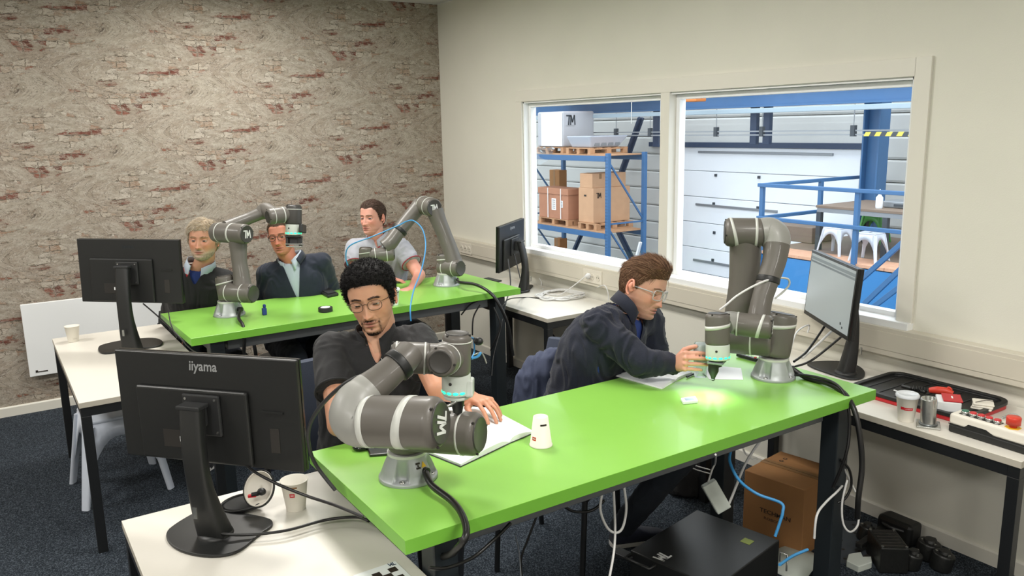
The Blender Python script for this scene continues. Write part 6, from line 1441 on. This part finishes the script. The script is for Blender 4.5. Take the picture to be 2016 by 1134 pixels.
# coil of white cable
m = MB(); pts = []; cc_ = onz(1107, 583, DZ); rnd = random.Random(3)
for k in range(150):
    a = k*.32; rr = 1+.10*math.sin(k*1.7)+.05*math.sin(k*.37); loc = V((math.cos(a)*.17*rr+.02*math.sin(k*.2), math.sin(a)*.145*rr, 0)); pts.append(V((min(cc_.x+loc.x, 3.46), cc_.y+loc.y, DZ+.006+.030*(k/150)*(.6+.4*math.sin(a*1.03+1)))))
tail = [onz(1160, 603, DZ)+V((0, 0, .008)), onz(1190, 607, DZ)+V((0, 0, .006))]
tag(obj('cable_coil', MB().tube(pts, .0042, 6, sub=3), 'cable_white'), 'thick coil of white cable lying on the back right desk', 'cable')
def plug(px, py, label, pts, r=.004, mat='cable_white', yidx=None):
    p = onx(px, py, TX-.014); t = thing('power_plug', label, 'plug', p[:]); obj('plug_body', MB().lathe((TX-.014, p.y, p.z), (-1, 0, 0), [(0, .019), (.018, .019), (.024, .012), (.036, .008)], 20), mat if mat != 'cable_black' else 'plastic_black', t)
    obj('cord', MB().tube([V((TX-.046, p.y, p.z))]+pts, r, 8, sub=6), mat, t); return t
pl_y = s2.y+.062
pp = proj_ = None
plug(1160, 543, 'white plug with cord in the left socket over the back right desk', [V((3.36, pl_y+.10, .80)), V((3.33, pl_y+.18, .752)), V((3.3, pl_y+.3, .748))])
cable('cable', [onx(1175, 566, 3.47), onx(1190, 562, 3.42), onx(1197, 576, 3.42), onx(1198, 592, 3.43)], .004, 'cable_white', 'short white cable arching under the trunking left of the fleece man')
cable('cable', [onx(1062, 548, 3.50), onx(1066, 556, 3.49), onx(1065, 566, 3.47), V((3.40, 4.78, .745))], .004, 'cable_white', 'thin white lead dropping from the trunking to the back right desk')
# ================================================================ RIGHT DESK
def tray():
    P_ = [onz(1728, 790, DZ), onz(1865, 842, DZ), onz(1928, 826, DZ), onz(1990, 803, DZ), onz(1980, 790, DZ), onz(1800, 748, DZ), onz(1776, 745, DZ), onz(1725, 768, DZ)]
    x0, x1 = 3.105, 3.478; y0, y1 = 1.535, 2.06
    t = thing('tray', 'black tray with a red underside lying on the right desk', 'tray', ((x0+x1)/2, (y0+y1)/2, DZ))
    def rr(x0, x1, y0, y1, r, n=7):
        o = []
        for cx, cy, a0 in ((x1-r, y1-r, 0), (x0+r, y1-r, 90), (x0+r, y0+r, 180), (x1-r, y0+r, 270)):
            for k in range(n): a = math.radians(a0+90*k/(n-1)); o.append((cx+r*math.cos(a), cy+r*math.sin(a)))
        return o
    m = MB(); m.prism(rr(x0+.004, x1-.004, y0+.004, y1-.004, .06), (0, 0, DZ+.0005), (1, 0, 0), (0, 1, 0), (0, 0, .018)); obj('red_underside', m, 'red', t, bevel=.004, label='red underside')
    out = rr(x0, x1, y0, y1, .065); inn = rr(x0+.022, x1-.022, y0+.022, y1-.022, .05); n = len(out); vs = [V((x, y, DZ+.019)) for x, y in out]+[V((x, y, DZ+.034)) for x, y in out]+[V((x, y, DZ+.034)) for x, y in inn]+[V((x, y, DZ+.022)) for x, y in inn]; fs = []
    for j in range(3):
        for i in range(n): k = (i+1) % n; fs.append((j*n+i, j*n+k, (j+1)*n+k, (j+1)*n+i))
    fs.append(tuple(range(3*n, 4*n))); fs.append(tuple(range(n-1, -1, -1))); m = MB(); m.add(vs, fs); obj('rim', m, 'plastic_black', t, bevel=.003)
    for k in range(7): y = y0+.05+k*.07; obj('rib', MB().box(((x0+x1)/2, y, DZ+.0235), (x1-x0-.07, .006, .003)), 'plastic_dark', t)
    return t, DZ+.024
tr_, TRZ = tray()
b = onz(1783, 828, DZ); b.z = DZ+.0006
cup('paper_cup', 'tall white lidded cup with a red label on the right desk', b, .105, .029, .041, lid=True, logo_c=[(.058, .032, .011, 'red', .22), (.058, .026, .002, 'paper', .22), (.060, .014, .012, 'red', -.42)], ang=camang(b))
b = onz(1827, 838, DZ); t = thing('metal_cylinder', 'shiny steel tube welded on a square plate in front of the tray', 'workpiece', (b.x, b.y, DZ)); R_ = rotz(.55)
obj('plate', MB().box((b.x, b.y, DZ+.0045), (.085, .085, .008), R_), 'silver', t, bevel=.002); tp = V((b.x-.008, b.y+.002, DZ+.115)); ax_ = (tp-V((b.x, b.y, DZ+.009)))
obj('tube', MB().lathe((b.x, b.y, DZ+.009), ax_, [(0, .030), (.006, .0285), (.103, .0285), (.106, .0275), (.106, .0235), (.07, .0232), (.07, .0005)], 40), 'silver', t); obj('weld_ring', MB().tube([V((b.x, b.y, DZ+.011))+V((math.cos(a*.3307)*.031, math.sin(a*.3307)*.031, 0)) for a in range(20)], .0035, 8), 'alu_dark', t)
# things lying in the tray
def boxR(c, s, rz): return MB().box(c, s, rotz(rz))
p = onz(1873, 791, TRZ+.03); t = thing('red_box', 'red and white card box lying in the black tray', 'box', (p.x, p.y, TRZ)); obj('white_box', boxR((p.x-.005, p.y+.01, TRZ+.0215), (.10, .085, .04), .6), 'paper', t, bevel=.003); obj('red_lid', boxR((p.x+.002, p.y, TRZ+.046), (.095, .07, .006), .6), 'red', t, bevel=.002, label='red lid'); obj('print', MB().box((p.x+.002, p.y, TRZ+.0495), (.028, .006, .001), rotz(.6)), 'paper', t)
p = onz(1935, 798, TRZ+.01); t = thing('white_pads', 'stack of pale padded sheets at the right end of the tray', 'pads', (p.x, p.y, TRZ))
for k in range(3): obj('pad', boxR((p.x, p.y, TRZ+.005+k*.0085), (.085-.006*k, .075, .008), .3+.12*k), 'paper_cup', t, bevel=.003)
obj('wire', MB().tube([(p.x-.04, p.y+.01, TRZ+.029), (p.x, p.y-.01, TRZ+.034), (p.x+.03, p.y-.03, TRZ+.029)], .0015, 6, sub=3), 'ink', t)
p = onz(1845, 770, TRZ+.02); t = thing('red_tool', 'red plastic tool with a coiled black lead in the tray', 'tool', (p.x, p.y, TRZ)); d_ = (onz(1855, 770, TRZ)-onz(1830, 766, TRZ)).normalized()
obj('body', MB().tube([V((p.x, p.y, TRZ+.018))-d_*.03, V((p.x, p.y, TRZ+.024)), V((p.x, p.y, TRZ+.026))+d_*.035, V((p.x, p.y, TRZ+.020))+d_*.06], [.011, .017, .016, .010], 16, sub=4), 'orange_red', t); obj('hook', MB().tube([V((p.x, p.y, TRZ+.034))+d_*.035, V((p.x, p.y, TRZ+.045))+d_*.042, V((p.x, p.y, TRZ+.036))+d_*.055], .004, 8, sub=3), 'orange_red', t)
pc = V((p.x, p.y, TRZ+.016))-d_*.035; e_ = d_.cross(V((0, 0, 1))); pts = [pc-d_*(k*.0012)+(e_*math.cos(k*.7)+V((0, 0, 1))*math.sin(k*.7))*.010 for k in range(56)]; obj('coiled_lead', MB().tube(pts, .0028, 6), 'cable_black', t)
tag(obj('black_wand', MB().cyl(onz(1776, 760, TRZ+.01), onz(1822, 772, TRZ+.01), .008, 12), 'plastic_black'), 'thin black rod lying along the back of the tray', 'rod')
tag(obj('white_strip', MB().bar(onz(1760, 768, TRZ+.003), onz(1778, 775, TRZ+.003), .006, .004), 'paper'), 'thin white strip at the left end of the tray', 'strip')
# control box with buttons
a = onz(1866, 849, DZ); b_ = onz(2016, 896, DZ); d_ = (b_-a).normalized(); e_ = V((-d_.y, d_.x, 0)); e_ = e_ if e_.x > 0 else -e_; Lb = .36
t = thing('control_box', 'white and black push-button control box on the right desk', 'control box', tuple(a+d_*.15))
def cb(u0, u1, v0, v1, z0, z1): m = MB(); o = V((a.x, a.y, 0)); return m.hexa([o+d_*x+e_*y+V((0, 0, z0)) for x, y in ((u0, v0), (u1, v0), (u1, v1), (u0, v1))], [o+d_*x+e_*y+V((0, 0, z1)) for x, y in ((u0, v0), (u1, v0), (u1, v1), (u0, v1))])
obj('lower_shell', cb(0, Lb, 0, .085, DZ+.0005, DZ+.032), 'plastic_black', t, bevel=.006); obj('upper_shell', cb(0, Lb, 0, .085, DZ+.0322, DZ+.075), 'paper_cup', t, bevel=.009, seg=3)
m = MB(); pl_ = [(.06, .004), (.075, .018), (.14, .018), (.17, .004), (.36, .004), (.36, 0), (0.0, 0), (0, .004)]; m.prism(pl_, V((a.x, a.y, DZ+.032))-e_*.0012, d_, (0, 0, 1), e_*.0012); obj('grip_panel', m, 'plastic_black', t)
obj('button_panel', cb(.025, .175, .018, .052, DZ+.0752, DZ+.0775), 'plastic_black', t, bevel=.002)
for k, mt_ in enumerate(('button_green', 'red', 'red', 'red', 'red')):
    c_ = a+d_*(.04+.030*k)+e_*.036; c_.z = DZ+.0776; bt2 = obj('push_button', MB().lathe(c_, (0, 0, 1), [(0, .0145), (.007, .0145), (.0085, .013)], 20), 'silver', t); obj('button_cap', MB().lathe(c_+V((0, 0, .0086)), (0, 0, 1), [(0, .0125), (.004, .012), (.005, .010)], 20), mt_ if k else 'button_green', bt2)
for k in range(5): c_ = a+d_*(.045+.03*k)+e_*.020; c_.z = DZ+.0777; obj('caption', MB().bar(c_-d_*.006, c_+d_*.006, .003, .0004), 'paper', t)
c_ = a+d_*.215+e_*.036; c_.z = DZ+.0752; obj('yellow_plate', MB().lathe(c_, (0, 0, 1), [(0, .027), (.002, .027)], 6), 'yellow', t); obj('stop_button', MB().lathe(c_+V((0, 0, .0022)), (0, 0, 1), [(0, .012), (.010, .012), (.0105, .024), (.036, .0245), (.040, .022), (.040, .001)], 28), 'orange_red', t, label='red mushroom stop button')
tag(obj('clear_sleeve', MB().tube([onz(1975, 822, DZ+.006), onz(1995, 815, DZ+.006), onz(2010, 825, DZ+.006), onz(1990, 832, DZ+.006)], .004, 8, sub=4), 'clear_plastic'), 'loop of clear plastic tube behind the control box', 'tube')
# ================================================================ UNDER THE FRONT TABLE
# brown carton
bx_t = .33
A_ = onz(1585, 965, bx_t); B_ = onz(1466, 925, bx_t); C_ = onz(1531, 886, bx_t); 
eu = (B_-A_); ev = (C_-B_); ev = ev-eu.normalized()*ev.dot(eu.normalized()); D_ = A_+ev; sd_ = [A_, A_+ev, A_+ev+eu, A_+eu]
t = thing('carton', 'brown shipping carton on the floor behind the green table leg', 'carton', tuple((A_+B_)/2)[:2]+(0,)); sd2_ = ccw(sd_)
obj('box', poly_slab(sd2_, .001, bx_t-.001), 'cardboard', t, bevel=.004)
n_f = eu.cross(V((0, 0, 1))).normalized(); n_f = n_f if n_f.dot(ev) < 0 else -n_f; mid = (A_+B_)/2; exf = (A_-B_).normalized()
if exf.cross(V((0, 0, 1))).dot(n_f) < 0: exf = -exf
tb = obj('lettering', text_mb('TECHMAN', (mid.x+n_f.x*.002+exf.x*.015, mid.y+n_f.y*.002+exf.y*.015, .155), exf, (0, 0, 1), .020, bold=.01, cw=1.15), 'ink', t); obj('lettering', text_mb('ROBOT', (mid.x+n_f.x*.002, mid.y+n_f.y*.002, .125), exf, (0, 0, 1), .013, cw=1.3), 'ink', t)
cen = A_+eu*.5+ev*.5; ed = ev.normalized(); un = eu.normalized()
obj('tape', MB().bar((cen-un*(eu.length/2-.0))+V((0, 0, .0012)), (cen+un*(eu.length/2))+V((0, 0, .0012)), .05, .001), 'tape', t); obj('seam', MB().bar((cen-un*(eu.length/2-.001))+V((0, 0, .002)), (cen+un*(eu.length/2-.001))+V((0, 0, .002)), .002, .0006), 'ink', t)
q = A_+eu*.75+ev*.72+V((0, 0, .0012)); obj('print', text_mb('o o', q, -ed, un, .03, bold=.02), 'ink', t)
# black controller
zc = .26; q = [onz(1372, 1003, zc), onz(1535, 1063, zc), onz(1275, 1098, zc)]; eu = q[1]-q[0]; ev = q[2]-q[0]; ev = ev-eu.normalized()*ev.dot(eu.normalized()); ev = ev.normalized()*max(ev.length, .30); q4 = [q[0], q[1], q[1]+ev, q[0]+ev]
t = thing('robot_controller', 'black controller cabinet on the floor under the table with a yellow sticker', 'controller', tuple(sum(q4, V())/4)[:2]+(0,)); obj('cabinet', poly_slab(ccw(q4), .012, zc-.012), 'plastic_black', t, bevel=.004)
c4 = sum(q4, V())/4
obj('feet', poly_slab(ccw([c4+(p-c4)*.8 for p in q4]), 0, .0118), 'hole', t); st_ = onz(1471, 1066, zc); obj('sticker', MB().box((st_.x, st_.y, zc+.0008), (.042, .040, .001), rotz(math.atan2(eu.y, eu.x))), 'sticker_green', t)
fe = (q[0]+ev-(q[1]+ev)).normalized(); lg_ = onz(1304, 1096, zc); un = eu.normalized(); vn = ev.normalized()
obj('logo', logo(MB(), (lg_.x, lg_.y, zc+.0004), vn, V((0, 0, 1)).cross(vn), .055, .0008), 'logo_white', t)
hp = q[0]+ev; obj('handle', MB().tube([hp+vn*.0+V((0, 0, -.02)), hp+vn*.035+V((0, 0, -.02)), hp+vn*.035+un*.12+V((0, 0, -.02)), hp+un*.12+V((0, 0, -.02))], .007, 8), 'plastic_black', t); obj('front_bracket', MB().box(hp-un*.03+V((0, 0, -.03)), (.09, .05, .012), rotz(math.atan2(eu.y, eu.x))), 'plastic_dark', t, bevel=.002)
hk = onz(1535, 1105, .2); obj('wire_handle', MB().tube([hk, hk+V((0, 0, .04)), hk+un*.03+V((0, 0, .04)), hk+un*.03+V((0, 0, -.03))], .0035, 6), 'silver', t)
fb = onz(1255, 1094, .03)
# white power adapter hanging
a, b_ = W(1394, 950, 3.02), W(1425, 1004, 3.02); t = thing('power_adapter', 'pale grey power adapter hanging under the front table edge', 'adapter', tuple(b_)); obj('brick', MB().bar(a, b_, .058, .036, up=FW), 'flange_white', t, bevel=.005); obj('cord', MB().tube([a, W(1402, 925, 3.0), W(1408, 912, 2.99), onz(1409, 895, .86)], .0035, 8, sub=5), 'cable_white', t)
cable('cable', [b_, W(1436, 990, 3.02), W(1462, 925, 2.98), W(1478, 895, 2.95), W(1498, 866, 2.92)], .0048, 'cable_white', 'white cord rising from the hanging adapter past the carton')
cable('cable', [W(1438, 890, 2.95), W(1437, 910, 2.9), W(1455, 945, 2.85), W(1490, 972, 2.8), W(1537, 990, 2.78), W(1541, 1008, 2.77), W(1534, 1032, 2.77), W(1526, 1056, 2.77)], .0055, 'cable_blue', 'blue cable sagging in front of the brown carton')
cable('cable', [W(1535, 1112, 2.6), W(1560, 1095, 2.7), W(1590, 1082, 2.75)], .005, 'cable_blue', 'blue lead plugged beside the black controller')
cable('cable', [W(1462, 875, 3.0), W(1466, 890, 3.0), W(1480, 903, 3.0), W(1492, 903, 3.0)], .003, 'cable_white', 'thin white lead looping above the brown carton')
# white looped cord hanging by the shoe
cable('cable', [W(1185, 972, 2.66), W(1182, 1005, 2.66), W(1195, 1038, 2.66), W(1212, 1049, 2.66), W(1226, 1038, 2.66), W(1233, 1000, 2.66), W(1228, 955, 2.66)], .0045, 'cable_white', 'white cord hanging in a loop below the front table edge')
cable('cable', [W(1208, 965, 2.66), W(1211, 1040, 2.66), W(1208, 1090, 2.62), W(1198, 1145, 2.55)], .0042, 'cable_white', 'white cord dropping straight to the floor from the loop')
cable('cable', [W(1108, 995, 2.7), W(1130, 1007, 2.72), W(1165, 1005, 2.74), W(1190, 985, 2.76)], .005, 'cable_black', 'black cable sagging below the middle of the front table')
cable('cable', [W(1005, 1030, 2.3), W(970, 1065, 2.25), W(930, 1098, 2.2), (W(880, 1118, 2.1)), W(845, 1118, 2.05)], .005, 'cable_black', 'black cable sweeping under the near table corner')
cable('cable', [W(1058, 1012, 2.5), W(1040, 1060, 2.5), W(1026, 1100, 2.5), W(1028, 1140, 2.5)], .0035, 'cable_black', 'thin black cable hanging straight below the table middle')
cable('cable', [W(1015, 1055, 2.4), W(1022, 1090, 2.45), W(1026, 1140, 2.45)], .002, 'grey_metal', 'very thin grey wire beside the hanging black cable')
# pile beside the window wall
M('pile_black', '1a1b1a', .4, bump=.4, bs=60)
fl = lambda px, py, z=0: onz(px, py, z)
p = fl(1745, 1110); t = thing('metal_module', 'black metal module with slots in the pile under the right desk', 'machine part', tuple(p)); R_ = rotz(.9)
obj('block', MB().box((p.x, p.y, .062), (.17, .12, .12), R_), 'pile_black', t, bevel=.006)
for k in range(6): obj('slot', MB().box(V((p.x, p.y, .1225))+R_ @ V((-.065+.026*k, 0, 0)), (.008, .09, .002), R_), 'hole', t)
for k in range(4): obj('screw', MB().cyl(V((p.x, p.y, .1222))+R_ @ V(((-.075, .075)[k % 2], (-.05, .05)[k//2], 0)), V((p.x, p.y, .126))+R_ @ V(((-.075, .075)[k % 2], (-.05, .05)[k//2], 0)), .006, 8), 'silver', t)
p = fl(1790, 1052); t = thing('black_case', 'black angular plastic case leaning on the baseboard', 'case', (min(p.x, 3.40), p.y, 0)); px2 = min(p.x, 3.38); obj('body', MB().box((px2, p.y, .056), (.10, .17, .11), Matrix.Rotation(.05, 3, 'Y')), 'plastic_black', t, bevel=.018); obj('handle', MB().tube([(px2-.05, p.y-.05, .08), (px2-.08, p.y, .09), (px2-.05, p.y+.05, .08)], .007, 8, sub=4), 'plastic_dark', t)
p0, p1 = fl(1690, 1075, .05), fl(1752, 1030, .06); t = thing('black_bar', 'long black bar with a reddish tip lying over the pile', 'bar', tuple(p0)); obj('bar', MB().bar(p0, p1, .03, .02), 'plastic_black', t, bevel=.003); obj('tip', MB().bar(p1, p1+(p1-p0).normalized()*.02, .028, .018), 'red', t, bevel=.002, label='dull red tip')
for k, (px, py, s_, lab) in enumerate(((1822, 1098, .05, 'black round motor part with bright screws in the floor pile'), (1850, 1120, .045, 'black fitting at the right end of the floor pile'), (1790, 1118, .04, 'small black fitting in the middle of the floor pile'), (1700, 1062, .035, 'black block by the table leg in the floor pile'))):
    p = fl(px, py); p.x = min(p.x, 3.42); t = thing('machine_fitting', lab, 'machine part', tuple(p)); obj('body', MB().rcyl((p.x, p.y, .0005), (p.x+.01, p.y-.01, .05+s_*.6), s_, .01, 20), 'pile_black', t); obj('cap', MB().lathe((p.x+.01, p.y-.01, .051+s_*.6), (0, 0, 1), [(0, s_*.6), (.012, s_*.5)], 16), 'plastic_black', t)
    for q in range(3): obj('screw', MB().cyl((p.x+.01+s_*.7*math.cos(q*2.1), p.y-.01+s_*.7*math.sin(q*2.1), .05+s_*.6), (p.x+.01+s_*.7*math.cos(q*2.1), p.y-.01+s_*.7*math.sin(q*2.1), .056+s_*.6), .006, 8), 'silver', t)
p = fl(1690, 1112); t = thing('white_connector', 'white angular plastic piece on the floor beside the table leg', 'plastic part', tuple(p)); m = MB(); m.prism([(-.06, -.04), (.02, -.05), (.06, -.02), (.03, .0), (.06, .03), (.0, .05), (-.06, .02)], (p.x, p.y, .0005), (1, 0, 0), (0, 1, 0), (0, 0, .03)); obj('piece', m, 'flange_white', t, bevel=.003); obj('dark_insert', MB().box((p.x+.045, p.y-.01, .018), (.04, .03, .02)), 'hole', t)
p = fl(1565, 1110); t = thing('white_sheet', 'curved white plastic sheet on the floor between controller and carton', 'sheet', tuple(p)); m = MB(); n = 16; vs = []
for i in range(n+1):
    a_ = i/n; vs += [V((p.x-.14+.28*a_, p.y+.09, .004+.03*math.sin(a_*3.1))), V((p.x-.12+.26*a_, p.y-.13+.03*a_, .004+.05*math.sin(a_*3.1)))]
m.add(vs, [(2*i, 2*i+1, 2*i+3, 2*i+2) for i in range(n)], 0, True); o = obj('sheet', m, 'flange_white', t); md = o.modifiers.new('s', 'SOLIDIFY'); md.thickness = .003
# perforated grey floor plate
p = fl(1668, 1090); t = thing('perforated_plate', 'grey perforated plate lying on the carpet by the wall pile', 'plate', tuple(p)); obj('plate', MB().box((p.x+.12, p.y+.03, .003), (.42, .22, .005), rotz(.7)), 'anthracite', t)
for i in range(5):
    for j in range(3): q = V((p.x+.12, p.y+.03, .0058))+rotz(.7) @ V((-.17+.085*i, -.07+.07*j, 0)); obj('hole', MB().cyl(q, q+V((0, 0, .0006)), .008, 8), 'hole', t)
# dark rucksack under the front table
def bag():
    c = V((2.97, 2.86, 0)); m = MB(); m.loft([((c.x, c.y, .01), RT, V((FW.x, FW.y, 0)), .13, .10, 3), ((c.x, c.y, .15), RT, V((FW.x, FW.y, 0)), .15, .12, 3), ((c.x, c.y, .32), RT, V((FW.x, FW.y, 0)), .13, .10, 2.6), ((c.x, c.y, .40), RT, V((FW.x, FW.y, 0)), .07, .05, 2.2)], 28); return m, c
m, c = bag(); v_, f_ = remesh(m, .011, 5, None, .008, 8); mm = MB(); mm.v = [V(q) for q in v_]; mm.f = f_; mm.m = [0]*len(f_); mm.s = [True]*len(f_)
M('bag_grey', '2b2b2c', .85, bump=.3, bs=200)
t = thing('rucksack', 'dark grey rucksack with white piping on the floor under the front table', 'bag', (c.x, c.y, 0)); obj('body', mm, 'bag_grey', t)
for dz in (0, .03): obj('piping', MB().tube([W(1352, 908+dz*250, 3.9), W(1370, 917+dz*250, 3.88), W(1398, 925+dz*250, 3.9)], .003, 6, sub=4), 'paper', t)
# ================================================================ CABLES OF THE ROBOTS AND MONITORS
def rcable(base, d, pts, r, label, mat='cable_black'):
    p = V(base)+V(d).normalized()*.075+V((0, 0, .035)); return cable('robot_cable', [p]+pts, r, mat, label, sub=8, n=10)
rcable(RA_BASE, (.30, -.95, 0), [W(850, 955, 2.30), W(888, 985, 2.22), W(908, 1010, 2.14), W(918, 1040, 2.07), W(914, 1062, 2.04), W(900, 1080, 2.06), W(885, 1092, 2.12), W(850, 1100, 2.25)], .0098, 'thick black robot cable falling over the near corner of the green table')
rcable(RB_BASE, (.75, -.6, 0), [W(1590, 745, 3.25), W(1630, 755, 3.16), W(1662, 775, 3.08), W(1682, 808, 3.02), W(1693, 860, 3.0), W(1697, 920, 3.0), W(1690, 980, 3.0), W(1688, 1020, 3.02)], .0105, 'thick black cable from the tall robot hanging over the table end')
cable('robot_cable', [W(1560, 738, 3.28), W(1600, 741, 3.2), W(1645, 756, 3.12), W(1668, 790, 3.05), W(1672, 850, 3.04), W(1664, 900, 3.04), W(1640, 960, 3.08)], .006, 'cable_black', 'thinner black cable beside the thick one at the table end')
cable('cable', [W(1655, 905, 3.12), W(1672, 925, 3.13), W(1676, 955, 3.14), W(1665, 980, 3.14), W(1650, 990, 3.14)], .005, 'cable_black', 'black cable curling behind the right green table leg')
cable('cable', [W(1655, 908, 3.15), W(1668, 935, 3.16), W(1684, 968, 3.16)], .004, 'cable_white', 'straight white cord crossing behind the right green table leg')
cable('cable', [W(1663, 951, 3.22), W(1648, 968, 3.08), W(1625, 990, 3.0), W(1608, 1015, 2.92), W(1603, 1060, 2.92)], .0045, 'cable_white', 'white cord slanting in front of the right green table leg')
cable('cable', [W(1668, 945, 3.1), W(1658, 990, 3.1), W(1660, 1030, 3.1), W(1673, 1047, 3.1), W(1688, 1035, 3.1), W(1692, 1005, 3.1)], .004, 'cable_white', 'white cord looping down near the baseboard by the table leg')
rcable(RC_BASE, (.5, -.6, 0), [W(470, 626, 4.42), W(478, 640, 4.34), W(481, 662, 4.30), W(480, 700, 4.32)], .009, 'black cable of the back left robot hanging over the table front')
rcable(RD_BASE, (.75, -.5, 0), [W(905, 556, 5.2), W(935, 560, 5.1), W(962, 574, 5.0), W(980, 595, 4.97), W(1000, 640, 5.0), W(1010, 700, 5.05)], .010, 'black cable of the back right robot running off the table end')
cable('cable', [W(908, 620, 5.1), W(925, 600, 5.1), W(905, 640, 5.1), W(895, 645, 5.1)][0:2]+[W(945, 590, 5.1)], .005, 'cable_black', 'black cable behind the back table leg on the left')
cable('cable', [W(945, 600, 5.1), W(932, 625, 5.1), W(930, 660, 5.1)], .005, 'cable_black', 'black cable dropping left of the back green table leg')
cable('cable', [W(972, 605, 5.0), W(985, 640, 5.0), W(975, 670, 5.02), W(966, 690, 5.05)], .005, 'cable_black', 'black cable crossing right of the back green table leg')
cable('cable', [W(1000, 510, 5.75), W(1005, 560, 5.6), W(995, 600, 5.3), W(985, 650, 5.2), W(972, 700, 5.15), W(968, 740, 5.1)], .0045, 'cable_black', 'black lead falling from the back right monitor behind the table')
cable('cable', [W(1012, 500, 5.8), W(1020, 530, 5.75), W(1024, 548, 5.72)], .004, 'cable_black', 'short black lead on the back of the far right monitor')
cable('cable', [W(985, 610, 5.1), W(1000, 590, 5.2), onz(1030, 586, DZ+.005), onz(1060, 587, DZ+.005), onz(1085, 590, DZ+.005)], .004, 'cable_black', 'black lead lying across the back right desk to the coil')
# blue hoses
cable('air_hose', [W(720, 548, 5.2), W(690, 530, 5.15), W(681, 505, 5.12), W(690, 483, 5.1), W(735, 465, 5.1), W(784, 444, 5.12), W(800, 436, 5.15), W(815, 435, 5.15), W(832, 452, 5.1), W(838, 485, 5.02), W(830, 530, 4.85), W(815, 570, 4.6), W(808, 605, 4.45), W(809, 632, 4.44)], .0042, 'cable_blue', 'blue air hose looping from the back right robot over the table edge')
cable('air_hose', [W(912, 672, 2.26), W(930, 665, 2.3), W(934, 690, 2.32), W(928, 706, 2.28)], .0025, 'cable_blue', 'thin blue hoses at the wrist of the front left robot')
cable('air_hose', [W(927, 706, 2.26), W(940, 702, 2.28), W(946, 695, 2.3)], .004, 'cable_blue', 'short blue hose end sticking out behind the front wrist')
cable('air_hose', [W(930, 700, 2.3), W(948, 695, 2.32), W(958, 715, 2.33)], .0022, 'silver', 'thin braided hose behind the front wrist')
tag(obj('connector', MB().ell(W(942, 672, 2.30), (.014, .012, .010), M3, 12, 8).merge(MB().bar(W(934, 668, 2.29), W(942, 672, 2.3), .01, .01)), 'plastic_black'), 'black cable connector beside the front robot wrist', 'connector')
# white hose clipped on the tall robot
cable('air_hose', [W(1417, 610, 3.15), W(1430, 600, 3.14), W(1450, 583, 3.14), W(1480, 565, 3.14), W(1510, 552, 3.15), W(1535, 547, 3.18), W(1552, 550, 3.22), W(1553, 562, 3.24), W(1540, 576, 3.26), W(1525, 588, 3.27)], .0042, 'cable_white', 'white hose strapped round the forearm of the tall robot')
# black hose on the front robot arm
cable('air_hose', [W(788, 718, 2.16), W(765, 727, 2.13), W(740, 738, 2.1), W(705, 742, 2.1), W(665, 766, 2.12), W(625, 808, 2.2), W(608, 845, 2.25), W(610, 885, 2.3), W(625, 920, 2.32), W(660, 965, 2.3)], .0055, 'plastic_dark', 'dark hose bowing from the front robot arm behind the big monitor')
# monitor cables
cable('cable', [W(468, 880, 2.40), W(490, 920, 2.38), W(540, 950, 2.30), W(600, 975, 2.22), W(660, 995, 2.18), W(715, 1018, 2.16)], .0042, 'cable_black', 'black cable running from the big monitor to the green table')
cable('cable', [onz(395, 1030, DZ+.03), onz(425, 1048, DZ+.03), onz(480, 1053, DZ+.02), onz(560, 1045, DZ+.02), onz(640, 1024, DZ+.02), onz(700, 1018, DZ+.03), onz(726, 1026, DZ+.04)], .0045, 'cable_black', 'black cable lying on the near left desk across the monitor foot')
cable('cable', [W(282, 598, 4.45), W(310, 622, 4.35), W(345, 655, 4.2), W(380, 690, 4.15), W(410, 700, 4.1)], .004, 'cable_black', 'black cable from the far left monitor crossing the green table corner')
cable('cable', [W(332, 616, 4.3), W(337, 640, 4.22), W(348, 665, 4.2)], .003, 'cable_black', 'short black lead hanging on the far left green table corner')
for k, (pts, mat_, lab) in enumerate((([W(1563, 712, 3.7), W(1590, 690, 3.8), W(1625, 640, 3.88)], 'cable_black', 'upper black cable behind the lit screen'), ([W(1565, 722, 3.7), W(1600, 708, 3.8), W(1660, 660, 3.75)], 'cable_black', 'lower black cable behind the lit screen'),
        ([W(1555, 695, 3.75), W(1568, 655, 3.85), W(1592, 640, 3.95), W(1590, 655, 3.97)], 'cable_white', 'white cable arching left of the lit screen'), ([W(1580, 705, 3.75), W(1602, 685, 3.85), W(1645, 645, 3.9)], 'cable_white', 'white cable crossing between the black ones behind the lit screen'))):
    cable('cable', pts, .0055 if k != 2 else .004, mat_, lab)
